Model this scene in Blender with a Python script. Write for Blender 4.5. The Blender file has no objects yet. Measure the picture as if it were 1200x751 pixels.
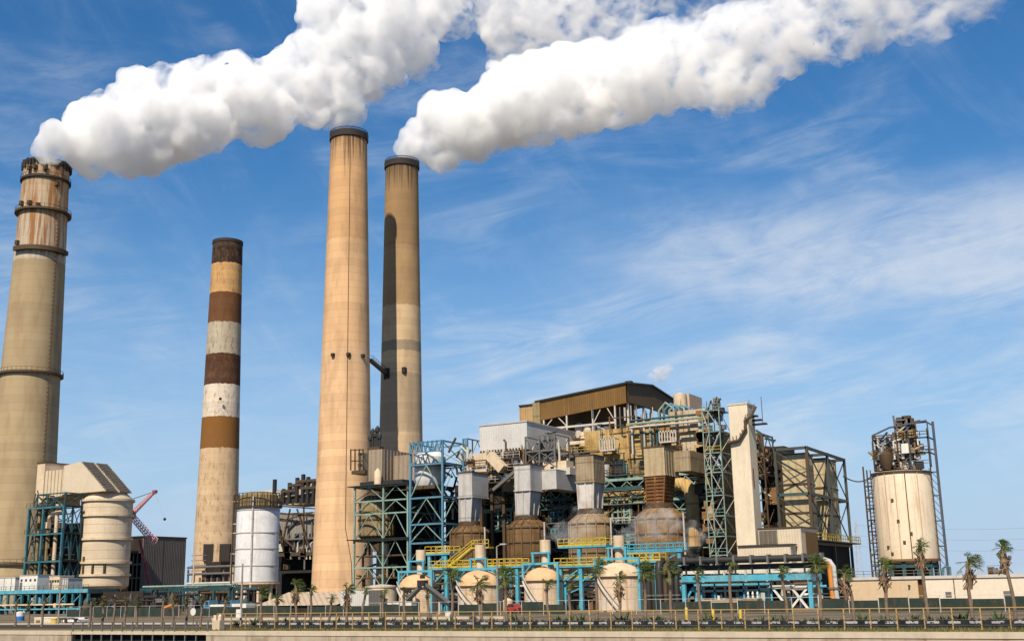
import bpy, bmesh, math, random
from mathutils import Vector, Matrix
R = math.radians
S = bpy.context.scene
COL = S.collection
rnd = random.Random(7)

# ------------------------------------------------------------------ camera
# site axes: +X runs along the plant's long facade, +Y into the plant, Z up
F_PX = 1340.0
YAW, PITCH, ROLL, EYE = R(30), R(13.2), R(-1.1), Vector((0, 0, 3.5))
_h = Vector((-math.sin(YAW), math.cos(YAW), 0))
_r0 = Vector((math.cos(YAW), math.sin(YAW), 0))
FWD = _h * math.cos(PITCH) + Vector((0, 0, 1)) * math.sin(PITCH)
_u0 = _r0.cross(FWD)
RGT = _r0 * math.cos(ROLL) + _u0 * math.sin(ROLL)
UPV = _u0 * math.cos(ROLL) - _r0 * math.sin(ROLL)
cd = bpy.data.cameras.new('camera')
cam = bpy.data.objects.new('camera', cd)
COL.objects.link(cam)
cam.matrix_world = Matrix(((RGT.x, UPV.x, -FWD.x, EYE.x), (RGT.y, UPV.y, -FWD.y, EYE.y), (RGT.z, UPV.z, -FWD.z, EYE.z), (0, 0, 0, 1)))
cd.sensor_width = 36
cd.lens = 36 * F_PX / 1200
cd.clip_start, cd.clip_end = 0.5, 30000
S.camera = cam


def ray(px, py):
    return FWD * F_PX + RGT * (px - 600) + UPV * (375.5 - py)
def at_v(px, py, v):
    d = ray(px, py); return EYE + d * (v / d.y)
def at_u(px, py, u):
    d = ray(px, py); return EYE + d * (u / d.x)
def at_d(px, py, dist):
    d = ray(px, py); return EYE + d * (dist / math.hypot(d.x, d.y))
def ux(px, v, py=690):
    return at_v(px, py, v).x
def zz(px, py, v):
    return at_v(px, py, v).z
def pxm(px, v):
    """metres per photo pixel at column px on the plane y = v"""
    return at_v(px, 600, v).dot(FWD) / F_PX

# ------------------------------------------------------------------ scene helpers
def tag(o, label=None, cat=None, group=None, kind=None):
    for k, x in (('label', label), ('category', cat), ('group', group), ('kind', kind)):
        if x: o[k] = x
    return o
def thing(name, label, cat, loc=(0, 0, 0), group=None):
    o = bpy.data.objects.new(name, None)
    o.empty_display_size = 0.5
    COL.objects.link(o)
    o.location = loc
    return tag(o, label, cat, group)
def dup(root, loc, label, group=None):
    def cp(o, par):
        c = o.copy(); COL.objects.link(c)
        if par is not None: c.parent = par
        for ch in o.children: cp(ch, c)
        return c
    c = cp(root, None)
    c.location = loc
    c['label'] = label
    if group: c['group'] = group
    return c

def wloc(o):
    p = Vector((0, 0, 0))
    while o is not None:
        p = p + o.location; o = o.parent
    return p

class MB:
    def __init__(s):
        s.v, s.f = [], []
    def add(s, vs, fs):
        n = len(s.v)
        s.v += [tuple(p) for p in vs]
        s.f += [tuple(i + n for i in f) for f in fs]
        return s
    def box(s, x0, x1, y0, y1, z0, z1):
        vs = [(x, y, z) for z in (z0, z1) for y in (y0, y1) for x in (x0, x1)]
        return s.add(vs, [(0, 2, 3, 1), (4, 5, 7, 6), (0, 1, 5, 4), (2, 6, 7, 3), (0, 4, 6, 2), (1, 3, 7, 5)])
    def taper(s, b, zb, t, zt):
        """b, t = (x0, x1, y0, y1) rectangles at zb and zt"""
        vs = [(x, y, zb) for y in b[2:] for x in b[:2]] + [(x, y, zt) for y in t[2:] for x in t[:2]]
        return s.add(vs, [(0, 2, 3, 1), (4, 5, 7, 6), (0, 1, 5, 4), (2, 6, 7, 3), (0, 4, 6, 2), (1, 3, 7, 5)])
    def bar(s, p, q, w, h=None, up=None):
        p, q = Vector(p), Vector(q)
        h = h or w
        d = (q - p)
        if d.length < 1e-5: return s
        d.normalize()
        up = Vector(up) if up else (Vector((0, 0, 1)) if abs(d.z) < 0.95 else Vector((0, 1, 0)))
        a = d.cross(up).normalized(); b = a.cross(d).normalized()
        vs = []
        for c in (p, q):
            for i, j in ((-1, -1), (1, -1), (1, 1), (-1, 1)):
                vs.append(c + a * (i * w / 2) + b * (j * h / 2))
        return s.add(vs, [(3, 2, 1, 0), (4, 5, 6, 7), (0, 1, 5, 4), (1, 2, 6, 5), (2, 3, 7, 6), (3, 0, 4, 7)])
    def path(s, pts, r, n=8, cap=True):
        pts = [Vector(p) for p in pts]
        m = len(pts); vs = []; fs = []
        prev = None
        for i, p in enumerate(pts):
            d = (pts[min(i + 1, m - 1)] - pts[max(i - 1, 0)]).normalized()
            if prev is None:
                up = Vector((0, 0, 1)) if abs(d.z) < 0.9 else Vector((0, 1, 0))
                a = d.cross(up).normalized()
            else:
                a = (prev - d * prev.dot(d)).normalized()
            prev = a
            b = d.cross(a)
            rr = r[i] if isinstance(r, (list, tuple)) else r
            for k in range(n):
                t = 2 * math.pi * k / n
                vs.append(p + a * (math.cos(t) * rr) + b * (math.sin(t) * rr))
        for i in range(m - 1):
            for k in range(n):
                fs.append((i * n + k, i * n + (k + 1) % n, (i + 1) * n + (k + 1) % n, (i + 1) * n + k))
        if cap:
            fs.append(tuple(range(n - 1, -1, -1))); fs.append(tuple((m - 1) * n + k for k in range(n)))
        return s.add(vs, fs)
    def lathe(s, cx, cy, prof, n=32, cap=True, a0=0.0, a1=None):
        """prof = [(r, z), ...]"""
        full = a1 is None
        a1 = a0 + 2 * math.pi if full else a1
        m = n if full else n + 1
        vs = []; fs = []
        for r, z in prof:
            for k in range(m):
                t = a0 + (a1 - a0) * k / n
                vs.append((cx + math.cos(t) * r, cy + math.sin(t) * r, z))
        for i in range(len(prof) - 1):
            for k in range(n):
                k2 = (k + 1) % m if full else k + 1
                fs.append((i * m + k, i * m + k2, (i + 1) * m + k2, (i + 1) * m + k))
        if cap and full:
            fs.append(tuple(range(m - 1, -1, -1)))
            fs.append(tuple((len(prof) - 1) * m + k for k in range(m)))
        return s.add(vs, fs)
    def ring(s, cx, cy, r0, r1, z0, z1, n=32):
        return s.lathe(cx, cy, [(r0, z0), (r1, z0), (r1, z1), (r0, z1), (r0, z0)], n, cap=False)
    def build(s, name, mat, parent=None, loc=None, smooth=False, label=None):
        """ONE mesh object; geometry is given in site coordinates, its origin goes to the parent's base (or loc)"""
        me = bpy.data.meshes.new(name)
        o = bpy.data.objects.new(name, me)
        base = wloc(parent) if parent is not None else Vector(loc if loc is not None else (0, 0, 0))
        me.from_pydata([(x - base.x, y - base.y, z - base.z) for x, y, z in s.v], [], s.f)
        me.update()
        if smooth:
            me.polygons.foreach_set('use_smooth', [True] * len(me.polygons))
            try: me.set_sharp_from_angle(angle=R(40))
            except Exception: pass
        if mat: me.materials.append(mat)
        COL.objects.link(o)
        if parent is not None: o.parent = parent
        else: o.location = base
        if label: o['label'] = label
        return o

# ------------------------------------------------------------------ materials
MATS = {}
class NT:
    def __init__(s, name):
        s.m = bpy.data.materials.new(name); s.m.use_nodes = True
        s.t = s.m.node_tree; s.t.nodes.clear()
        s.out = s.n('ShaderNodeOutputMaterial')
    def n(s, t, **kw):
        x = s.t.nodes.new(t)
        for k, v in kw.items():
            if k.startswith('i_'):
                x.inputs[k[2:].replace('_', ' ')].default_value = v
            else: setattr(x, k, v)
        return x
    def l(s, a, b): s.t.links.new(a, b)
    def math(s, op, a, b=None, c=None):
        x = s.n('ShaderNodeMath', operation=op)
        for i, q in enumerate((a, b, c)):
            if q is None: continue
            if isinstance(q, (int, float)): x.inputs[i].default_value = q
            else: s.l(q, x.inputs[i])
        return x.outputs[0]
    def mix(s, fac, a, b, blend='MIX'):
        x = s.n('ShaderNodeMix', data_type='RGBA', blend_type=blend)
        for i, q in ((0, fac), (6, a), (7, b)):
            if isinstance(q, (int, float)): x.inputs[i].default_value = q
            elif isinstance(q, (tuple, list)): x.inputs[i].default_value = (*q[:3], 1)
            else: s.l(q, x.inputs[i])
        return x.outputs[2]
    def pos(s, scale=(1, 1, 1), obj=False):
        src = s.n('ShaderNodeTexCoord').outputs['Object'] if obj else s.n('ShaderNodeNewGeometry').outputs['Position']
        mp = s.n('ShaderNodeMapping'); mp.inputs['Scale'].default_value = scale
        s.l(src, mp.inputs['Vector'])
        return mp.outputs[0]
    def noise(s, scale=(1, 1, 1), detail=4, rough=0.6, obj=False):
        x = s.n('ShaderNodeTexNoise'); x.inputs['Scale'].default_value = 1
        x.inputs['Detail'].default_value = detail; x.inputs['Roughness'].default_value = rough
        s.l(s.pos(scale, obj), x.inputs['Vector'])
        return x.outputs['Fac']
    def step(s, val, a, b):
        x = s.n('ShaderNodeMapRange', interpolation_type='SMOOTHSTEP')
        x.inputs['From Min'].default_value = a; x.inputs['From Max'].default_value = b
        s.l(val, x.inputs['Value'])
        return x.outputs[0]
    def bsdf(s, col, rough=0.8, metal=0.0, bump=None, bstr=0.3, bdist=0.05):
        b = s.n('ShaderNodeBsdfPrincipled')
        b.inputs['Roughness'].default_value = rough; b.inputs['Metallic'].default_value = metal
        b.inputs['Specular IOR Level'].default_value = 0.3
        if isinstance(col, (tuple, list)): b.inputs['Base Color'].default_value = (*col[:3], 1)
        else: s.l(col, b.inputs['Base Color'])
        if bump is not None:
            bp = s.n('ShaderNodeBump'); bp.inputs['Strength'].default_value = bstr; bp.inputs['Distance'].default_value = bdist
            s.l(bump, bp.inputs['Height']); s.l(bp.outputs[0], b.inputs['Normal'])
        s.l(b.outputs[0], s.out.inputs['Surface'])
        return s.m

def weathered(name, base, dirt, amount=0.5, dscale=0.35, streak=0.5, scol=None, rough=0.75, rib=None, seam=None, spots=None):
    """painted or raw sheet with blotches, run-down streaks, optional ribs (period, m), seams (period z) and rust spots"""
    t = NT(name)
    c = t.mix(t.math('MULTIPLY', t.step(t.noise((dscale, dscale, dscale), 6), 0.42, 0.72), amount), base, dirt)
    fine = t.noise((2.3, 2.3, 1.7), 3)
    c = t.mix(t.math('MULTIPLY', t.step(fine, 0.35, 0.75), 0.25), c, tuple(x * 0.6 for x in base))
    if streak:
        st = t.step(t.noise((1.3, 1.3, 0.07), 5, 0.65), 0.5, 0.72)
        c = t.mix(t.math('MULTIPLY', st, streak), c, scol or dirt)
    if spots:
        sp = t.step(t.noise((0.5, 0.5, 0.9), 8, 0.75), 0.60, 0.66)
        c = t.mix(sp, c, spots)
    bump = fine
    if seam:
        z = t.n('ShaderNodeSeparateXYZ'); t.l(t.pos(), z.inputs[0])
        fr = t.math('FRACT', t.math('MULTIPLY', z.outputs[2], 1.0 / seam))
        ln = t.math('LESS_THAN', fr, 0.07)
        c = t.mix(t.math('MULTIPLY', ln, 0.45), c, tuple(x * 0.45 for x in dirt))
    if rib:
        z = t.n('ShaderNodeSeparateXYZ'); t.l(t.pos(), z.inputs[0])
        w = t.math('SINE', t.math('MULTIPLY', t.math('ADD', z.outputs[0], z.outputs[1]), 2 * math.pi / rib))
        bump = t.math('ADD', fine, t.math('MULTIPLY', w, 1.0))
        return t.bsdf(c, rough, 0, bump, 0.6, rib * 0.12)
    return t.bsdf(c, rough, 0, bump, 0.25, 0.04)

def plain(name, col, rough=0.6, metal=0.0, var=0.35):
    t = NT(name)
    n = t.noise((0.9, 0.9, 0.5), 5)
    c = t.mix(t.math('MULTIPLY', t.step(n, 0.4, 0.75), var), col, tuple(x * 0.45 for x in col))
    return t.bsdf(c, rough, metal)

def painted(name, col, rust=0.45, rough=0.6, fade=(0.35, 0.36, 0.34)):
    """old painted steel: faded patches, grime, rust breaking through"""
    t = NT(name)
    c = t.mix(t.math('MULTIPLY', t.step(t.noise((0.35, 0.35, 0.25), 4), 0.45, 0.7), 0.3), col, fade)
    c = t.mix(t.math('MULTIPLY', t.step(t.noise((1.1, 1.1, 0.5), 5, 0.7), 0.40, 0.75), 0.45), c, tuple(x * 0.4 for x in col))
    c = t.mix(t.math('MULTIPLY', t.step(t.noise((1.3, 1.3, 0.6), 7, 0.78), 0.50, 0.62), rust), c, (0.13, 0.06, 0.025))
    return t.bsdf(c, rough)

# ------------------------------------------------------------------ light
SUN_AZ, SUN_EL = R(11), R(47)     # azimuth measured from -Y (in front of the facade) towards +X
sdir = Vector((math.sin(SUN_AZ) * math.cos(SUN_EL), -math.cos(SUN_AZ) * math.cos(SUN_EL), math.sin(SUN_EL)))
sl = bpy.data.lights.new('sun', 'SUN'); sl.energy = 5.0; sl.angle = R(0.53); sl.color = (1.0, 0.885, 0.71)
so = bpy.data.objects.new('sun', sl); COL.objects.link(so)
so.rotation_euler = sdir.to_track_quat('Z', 'Y').to_euler(); so.location = sdir * 900

W = bpy.data.worlds.new('World'); S.world = W; W.use_nodes = True
wt = W.node_tree; wt.nodes.clear()
def build_world():
    t = NT.__new__(NT); t.t = wt
    out = t.n('ShaderNodeOutputWorld'); bg = t.n('ShaderNodeBackground'); bg.inputs['Strength'].default_value = 0.084
    sky = t.n('ShaderNodeTexSky', sky_type='NISHITA', sun_disc=False, sun_elevation=SUN_EL, sun_rotation=math.atan2(sdir.x, sdir.y))
    sky.altitude = 0; sky.air_density = 1.15; sky.dust_density = 0.0; sky.ozone_density = 4.0
    hs = t.n('ShaderNodeHueSaturation'); hs.inputs['Saturation'].default_value = 1.30; hs.inputs['Value'].default_value = 1.08; hs.inputs['Hue'].default_value = 0.502
    t.l(sky.outputs[0], hs.inputs['Color'])
    gen = t.n('ShaderNodeTexCoord').outputs['Generated']
    sp = t.n('ShaderNodeSeparateXYZ'); t.l(gen, sp.inputs[0])
    # heading and height of the view direction, in radians; heading 0 lies along the view of the plant
    X = t.math('ADD', t.math('MULTIPLY', sp.outputs[0], _r0.x), t.math('MULTIPLY', sp.outputs[1], _r0.y))
    Y = t.math('ADD', t.math('MULTIPLY', sp.outputs[0], _h.x), t.math('MULTIPLY', sp.outputs[1], _h.y))
    az = t.math('ARCTAN2', X, Y); el = t.math('ARCSINE', sp.outputs[2])
    cb = t.n('ShaderNodeCombineXYZ'); t.l(az, cb.inputs[0]); t.l(el, cb.inputs[1])
    def layer(rot, scale, detail, lo, hi, loc=(0, 0, 0), rough=0.6, dist=0.0):
        mp = t.n('ShaderNodeMapping', vector_type='TEXTURE'); mp.inputs['Rotation'].default_value = (0, 0, rot); mp.inputs['Location'].default_value = loc
        mp.inputs['Scale'].default_value = tuple(1 / q for q in scale)
        t.l(cb.outputs[0], mp.inputs[0])
        nz = t.n('ShaderNodeTexNoise'); nz.inputs['Scale'].default_value = 1; nz.inputs['Detail'].default_value = detail; nz.inputs['Roughness'].default_value = rough; nz.inputs['Distortion'].default_value = dist
        t.l(mp.outputs[0], nz.inputs['Vector'])
        return t.step(nz.outputs['Fac'], lo, hi)
    def bump(v, c, w):
        d = t.math('ABSOLUTE', t.math('SUBTRACT', v, c))
        x = t.n('ShaderNodeMapRange', interpolation_type='SMOOTHERSTEP'); x.inputs['From Min'].default_value = w; x.inputs['From Max'].default_value = 0.0
        t.l(d, x.inputs['Value']); return x.outputs[0]
    # whitening of the air towards the horizon
    hz = t.n('ShaderNodeMapRange', interpolation_type='SMOOTHSTEP'); hz.inputs['From Min'].default_value = 0.36; hz.inputs['From Max'].default_value = -0.02
    t.l(el, hz.inputs['Value'])
    c0 = t.mix(t.math('MULTIPLY', hz.outputs[0], 0.9), hs.outputs[0], (3.5, 5.1, 7.5))
    big = layer(R(4), (4.0, 9.0, 1), 4, 0.40, 0.70, (3.3, 1.7, 0), 0.55, 0.6)
    fib = layer(R(8), (7.0, 34.0, 1), 9, 0.32, 0.78, (0.4, 0.2, 0), 0.66, 0.8)
    fib2 = layer(R(-52), (6.0, 26.0, 1), 8, 0.40, 0.80, (2.4, 5.2, 0), 0.62, 0.6)
    puff = layer(R(6), (9.0, 16.0, 1), 9, 0.36, 0.70, (1.1, 8.2, 0), 0.62, 0.4)
    tilt = t.math('SUBTRACT', el, t.math('MULTIPLY', az, -0.03))
    bank = t.math('MULTIPLY', bump(tilt, 0.280, 0.085), bump(az, 0.36, 0.42))
    bank = t.math('MULTIPLY', bank, t.math('ADD', t.math('MULTIPLY', t.math('ADD', puff, fib), 0.58), 0.27))
    low = t.math('MULTIPLY', bump(el, 0.15, 0.14), t.math('MULTIPLY', fib, t.math('ADD', t.math('MULTIPLY', big, 0.75), 0.2)))
    veil = t.math('MULTIPLY', t.math('MULTIPLY', big, fib), 0.5)
    vert = t.math('MULTIPLY', t.math('MULTIPLY', fib2, puff), 0.17)
    m = t.math('ADD', t.math('ADD', t.math('MULTIPLY', bank, 0.92), t.math('MULTIPLY', low, 1.0)), t.math('ADD', veil, vert))
    m = t.math('MULTIPLY', t.math('TANH', m), 0.92)
    c = t.mix(m, c0, (6.9, 7.4, 8.1))
    t.l(c, bg.inputs['Color']); t.l(bg.outputs[0], out.inputs['Surface'])
build_world()
S.view_settings.view_transform = 'Standard'; S.view_settings.look = 'None'
S.view_settings.exposure = 0.32; S.view_settings.gamma = 1.0
S.render.engine = 'CYCLES'
cy = S.cycles
cy.max_bounces = 14; cy.diffuse_bounces = 3; cy.glossy_bounces = 2; cy.transmission_bounces = 2; cy.transparent_max_bounces = 16; cy.volume_bounces = 12
cy.use_denoising = True; cy.sample_clamp_indirect = 4.0
cy.caustics_reflective = False; cy.caustics_refractive = False
# ------------------------------------------------------------------ palette
CREAM = weathered('cream_paint', (0.62, 0.50, 0.35), (0.42, 0.26, 0.12), 0.45, 0.35, 0.45, (0.34, 0.18, 0.07))
CREAMPANEL = weathered('cream_cladding', (0.61, 0.51, 0.37), (0.44, 0.33, 0.2), 0.35, 0.2, 0.3, rib=0.45)
TANWALL = weathered('tan_sheet_siding', (0.50, 0.34, 0.135), (0.20, 0.095, 0.026), 0.85, 0.25, 0.85, (0.25, 0.105, 0.025), rib=0.5, seam=6.0)
BROWNWALL = weathered('brown_sheet_siding', (0.165, 0.088, 0.024), (0.085, 0.042, 0.014), 0.6, 0.12, 0.6, (0.26, 0.125, 0.022), rib=0.5)
DARKWALL = weathered('dark_siding_and_shade', (0.032, 0.023, 0.016), (0.012, 0.010, 0.008), 0.6, 0.3, 0.5, (0.07, 0.035, 0.014), rib=0.6)  # dark siding; on back walls its near-black colour stands in for recess shade
GREYWALL = weathered('grey_sheet_siding', (0.115, 0.107, 0.10), (0.075, 0.066, 0.06), 0.5, 0.1, 0.4, rib=0.6)
OLIVE = weathered('olive_casing', (0.27, 0.205, 0.10), (0.13, 0.08, 0.035), 0.6, 0.25, 0.5, (0.20, 0.11, 0.04), rib=1.1, seam=5)
TANKCREAM = weathered('tank_plate', (0.63, 0.50, 0.36), (0.40, 0.25, 0.12), 0.5, 0.5, 0.75, (0.38, 0.20, 0.08), seam=1.7, spots=(0.40, 0.22, 0.09))
GALV = weathered('galvanised_duct', (0.47, 0.45, 0.43), (0.30, 0.27, 0.24), 0.5, 0.35, 0.55, (0.25, 0.19, 0.14), seam=4.2)
GALVRUST = weathered('stained_duct', (0.33, 0.26, 0.165), (0.17, 0.11, 0.055), 0.65, 0.4, 0.7, (0.22, 0.105, 0.03), rib=0.6, seam=3.2)
PATCHDUCT = weathered('peeling_duct', (0.60, 0.56, 0.52), (0.26, 0.16, 0.08), 0.7, 0.3, 0.6, (0.24, 0.13, 0.06))
RUST = weathered('rusted_steel', (0.22, 0.115, 0.05), (0.09, 0.05, 0.03), 0.6, 0.5, 0.6, (0.32, 0.16, 0.06), seam=1.6)
RUSTRED = weathered('red_rust_steel', (0.17, 0.072, 0.022), (0.08, 0.03, 0.014), 0.6, 0.8, 0.6, (0.42, 0.22, 0.09))
HOPPER = weathered('brown_hopper_plate', (0.135, 0.076, 0.03), (0.055, 0.03, 0.014), 0.7, 0.5, 0.7, (0.34, 0.18, 0.06), seam=1.9)
WHITEBOX = weathered('white_sheet_cladding', (0.56, 0.54, 0.51), (0.40, 0.36, 0.31), 0.35, 0.2, 0.4, rib=0.4)
WHITE = weathered('white_paint', (0.68, 0.66, 0.61), (0.40, 0.34, 0.27), 0.4, 0.4, 0.4, seam=None)
SILOWHITE = weathered('white_silo_plate', (0.64, 0.64, 0.64), (0.42, 0.39, 0.35), 0.5, 0.4, 0.5, (0.42, 0.34, 0.27), spots=None)
SILOTAN = weathered('cream_silo_plate', (0.70, 0.59, 0.44), (0.5, 0.36, 0.22), 0.35, 0.2, 0.45, (0.34, 0.17, 0.07))
TEAL = painted('teal_steel', (0.025, 0.15, 0.19))
TEALD = painted('dark_teal_steel', (0.02, 0.075, 0.085), fade=(.1,.16,.15))
GREENST = painted('pale_green_steel', (0.22, 0.34, 0.29), .5, fade=(.42, .44, .36))
CYAN = painted('cyan_paint', (0.075, 0.36, 0.47), .3, .5)
BLUEST = painted('blue_steel', (0.07, 0.22, 0.33), .4)
YELLOW = painted('yellow_paint', (0.55, 0.38, 0.03), .5)
STEEL = plain('grey_steel', (0.17, 0.16, 0.15), 0.5, 0.3)
LTSTEEL = plain('light_steel', (0.50, 0.46, 0.40), 0.6)
DKSTEEL = plain('black_steel', (0.03, 0.028, 0.026), 0.5)
BRSTEEL = plain('brown_steel', (0.08, 0.05, 0.026), 0.65)
BLACK = plain('recess_shade_black', (0.008, 0.008, 0.008), 0.9)  # near-black colour carries the deep shade of recesses and openings
ORANGE = plain('orange_pipe', (0.55, 0.20, 0.03), 0.5)
REDP = painted('red_paint', (0.30, 0.035, 0.045), .4)
PINK = plain('faded_red_paint', (0.62, 0.34, 0.36), 0.5)
GLASS = plain('dark_glass', (0.02, 0.03, 0.04), 0.15, 0, 0.1)
CONC = weathered('pale_concrete', (0.54, 0.43, 0.31), (0.32, 0.25, 0.18), 0.5, 0.5, 0.3)
BLUEB = plain('blue_plastic', (0.03, 0.16, 0.45), 0.4)
GREENMESH = painted('green_screen', (0.018, 0.034, 0.028), .4, .85, (0.04, 0.05, 0.045))
WOODPOLE = plain('weathered_pole', (0.30, 0.25, 0.20), 0.8)
LAMP = plain('lamp_housing', (0.4, 0.38, 0.35), 0.5)

# ------------------------------------------------------------------ ground, water, sea wall
def ground_mat():
    t = NT('sandy_ground')
    a = t.step(t.noise((0.12, 0.12, 0.1), 6), 0.4, 0.65)
    c = t.mix(a, (0.17, 0.125, 0.075), (0.085, 0.064, 0.036))
    c = t.mix(t.math('MULTIPLY', t.step(t.noise((0.9, 0.9, 0.9), 5), 0.5, 0.7), 0.6), c, (0.12, 0.11, 0.06))
    return t.bsdf(c, 0.95, 0, t.noise((3, 3, 3), 4), 0.4, 0.05)
tag(MB().box(-9000, 9000, 84.9, 12000, -4.0, 0.0).build('ground', ground_mat()), kind='structure')
def water_mat():
    t = NT('harbour_water')
    return t.bsdf((0.02, 0.05, 0.05), 0.08, 0, t.noise((0.8, 1.4, 1), 4), 0.5, 0.15)
tag(MB().add([(-9000, -3000, -3.2), (9000, -3000, -3.2), (9000, 84.8, -3.2), (-9000, 84.8, -3.2)], [(0, 1, 2, 3)]).build('water', water_mat()), kind='structure')
GRASS = plain('dry_grass', (0.13, 0.12, 0.04), 0.95, var=0.6)
MULCH = plain('dark_mulch', (0.045, 0.03, 0.022), 0.95, var=0.6)
SANDROAD = weathered('pale_road', (0.46, 0.39, 0.30), (0.33, 0.27, 0.2), 0.5, 0.2, 0)
def strip(name, y0, y1, z, mat, x0=-260, x1=40):
    return tag(MB().box(x0, x1, y0, y1, z - 0.3, z).build(name, mat, loc=(x0, y0, z)), kind='structure')
strip('grass_strip', 86.0, 92.2, 0.02, GRASS)
strip('planting_bed', 92.2, 104.2, 0.03, MULCH)
strip('service_road', 107.0, 112.5, 0.012, SANDROAD)
SEAW = weathered('stained_seawall', (0.42, 0.34, 0.25), (0.18, 0.13, 0.08), 0.6, 0.5, 0.7, (0.20, 0.10, 0.05))
UGAP0, UGAP1 = ux(92, 85, 745), ux(250, 85, 745)
wall_t = thing('seawall', 'pale concrete seawall with a rusty cap along the water, either side of the outfall', 'seawall', (-60, 85, -3.2))
for x0, x1 in ((UGAP1, 60), (-300, UGAP0)):
    MB().box(x0, x1, 84.05, 84.88, -3.6, -0.36).build('wall_face', SEAW, wall_t)
    MB().box(x0, x1, 84.0, 86.0, -0.30, 0.06).build('cap', CONC, wall_t)
out_t = thing('outfall_deck', 'dark outfall deck with a grey pipe railing set into the seawall', 'footbridge', ((UGAP0 + UGAP1) / 2, 84.5, -0.4))
MB().box(UGAP0, UGAP1, 84.1, 86.0, -0.25, 0.04).build('deck', CONC, out_t)
MB().box(UGAP0, UGAP1, 84.6, 84.89, -3.6, -0.26).build('opening', BLACK, out_t)
nb = 13
for i in range(nb + 1):
    x = UGAP0 + (UGAP1 - UGAP0) * i / nb
    MB().box(x - .06, x + .06, 84.15, 84.27, -3.4, 1.0).build('railing_post', STEEL, out_t)
for z in (0.5, 0.97):
    MB().bar((UGAP0, 84.21, z), (UGAP1, 84.21, z), 0.06).build('rail', STEEL, out_t)

# ------------------------------------------------------------------ structural helpers
def fbox(mb, px0, px1, py0, py1, v, dep):
    m = (px0 + px1) / 2; my = (py0 + py1) / 2
    x0, x1 = ux(px0, v, my), ux(px1, v, my)
    z0, z1 = zz(m, py1, v), zz(m, py0, v)
    mb.box(x0, x1, v, v + dep, z0, z1)
    return x0, x1, z0, z1
def truss_frame(root, xs, ys, zs, mat, cw=0.45, bw=0.35, dw=0.2, pat='K', faces='flr', skip=(), matb=None, mid=False):
    """open steel frame: each column, beam and brace is a part of its own"""
    matb = matb or mat
    cw, bw, dw = cw * .62, bw * .58, dw * .6
    nx, ny = len(xs), len(ys)
    used = set()
    def col(x, y):
        if (x, y) in used: return
        used.add((x, y))
        MB().box(x - cw / 2, x + cw / 2, y - cw / 2, y + cw / 2, zs[0], zs[-1]).build('column', mat, root)
    def brace(p, q): MB().bar(p, q, dw).build('brace', matb, root)
    lines = []
    if 'f' in faces: lines.append([(x, ys[0]) for x in xs])
    if 'k' in faces: lines.append([(x, ys[-1]) for x in xs])
    if 'l' in faces: lines.append([(xs[0], y) for y in ys])
    if 'r' in faces: lines.append([(xs[-1], y) for y in ys])
    for li, ln in enumerate(lines):
        for p in ln: col(*p)
        for i in range(len(ln) - 1):
            (xa, ya), (xb, yb) = ln[i], ln[i + 1]
            d = Vector((xb - xa, yb - ya, 0)).normalized() * (cw / 2)
            for k, z in enumerate(zs):
                if k == 0: continue
                MB().bar((xa + d.x, ya + d.y, z - bw / 2 - .01 * (li % 2)), (xb - d.x, yb - d.y, z - bw / 2 - .01 * (li % 2)), bw * 0.8, bw).build('beam', mat, root)
                if (li, i, k) in skip: continue
                z0, z1 = zs[k - 1], z - bw
                pk = pat[(k - 1) % len(pat)]
                A0, B0 = (xa, ya, z0), (xb, yb, z0); A1, B1 = (xa, ya, z1), (xb, yb, z1)
                M1 = ((xa + xb) / 2, (ya + yb) / 2, z1); M0 = ((xa + xb) / 2, (ya + yb) / 2, z0)
                if pk == 'K': brace(A0, M1); brace(B0, M1)
                elif pk == 'V': brace(A1, M0); brace(B1, M0)
                elif pk == 'X': brace(A0, B1); brace(B0, A1)
                elif pk == '/': brace(A0, B1)
                elif pk == '\\': brace(A1, B0)
def railing(root, pts, mat, h=1.1, step=1.6, name='railing_frame', w=0.07):
    mb = MB()
    for a, b in zip(pts, pts[1:]):
        a, b = Vector(a), Vector(b); n = max(1, int((b - a).length / step))
        for i in range(n + 1):
            p = a.lerp(b, i / n); mb.bar(p, p + Vector((0, 0, h)), w)
        for q in (0.5, 1.0):
            mb.bar(a + Vector((0, 0, h * q)), b + Vector((0, 0, h * q)), w)
    return mb.build(name, mat, root)
def deck_of(root, x0, x1, y0, y1, z, mat, rmat=None, t=0.2, sides='flr', name='platform'):
    d = MB().box(x0, x1, y0, y1, z - t, z).build(name, mat, root)
    if rmat:
        if 'f' in sides: railing(root, [(x0, y0 + .05, z), (x1, y0 + .05, z)], rmat)
        if 'l' in sides: railing(root, [(x0 + .05, y0, z), (x0 + .05, y1, z)], rmat)
        if 'r' in sides: railing(root, [(x1 - .05, y0, z), (x1 - .05, y1, z)], rmat)
    return d
def ladder(root, p, h, mat, out=(0, -1), cage=True):
    p = Vector(p); o = Vector((out[0], out[1], 0)); s = Vector((-out[1], out[0], 0)) * 0.3
    mb = MB()
    mb.bar(p - s, p - s + Vector((0, 0, h)), 0.09); mb.bar(p + s, p + s + Vector((0, 0, h)), 0.09)
    k = 0
    while k < h:
        mb.bar(p - s + Vector((0, 0, k)), p + s + Vector((0, 0, k)), 0.06)
        if cage and int(k / 0.9) % 2 == 0:
            q = [p - s * 1.4 + Vector((0, 0, k)), p - s * 1.4 + o * 0.8 + Vector((0, 0, k)), p + s * 1.4 + o * 0.8 + Vector((0, 0, k)), p + s * 1.4 + Vector((0, 0, k))]
            for a, b in zip(q, q[1:]): mb.bar(a, b, 0.07)
        k += 0.9
    mb.build('ladder_frame', mat, root)
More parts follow.
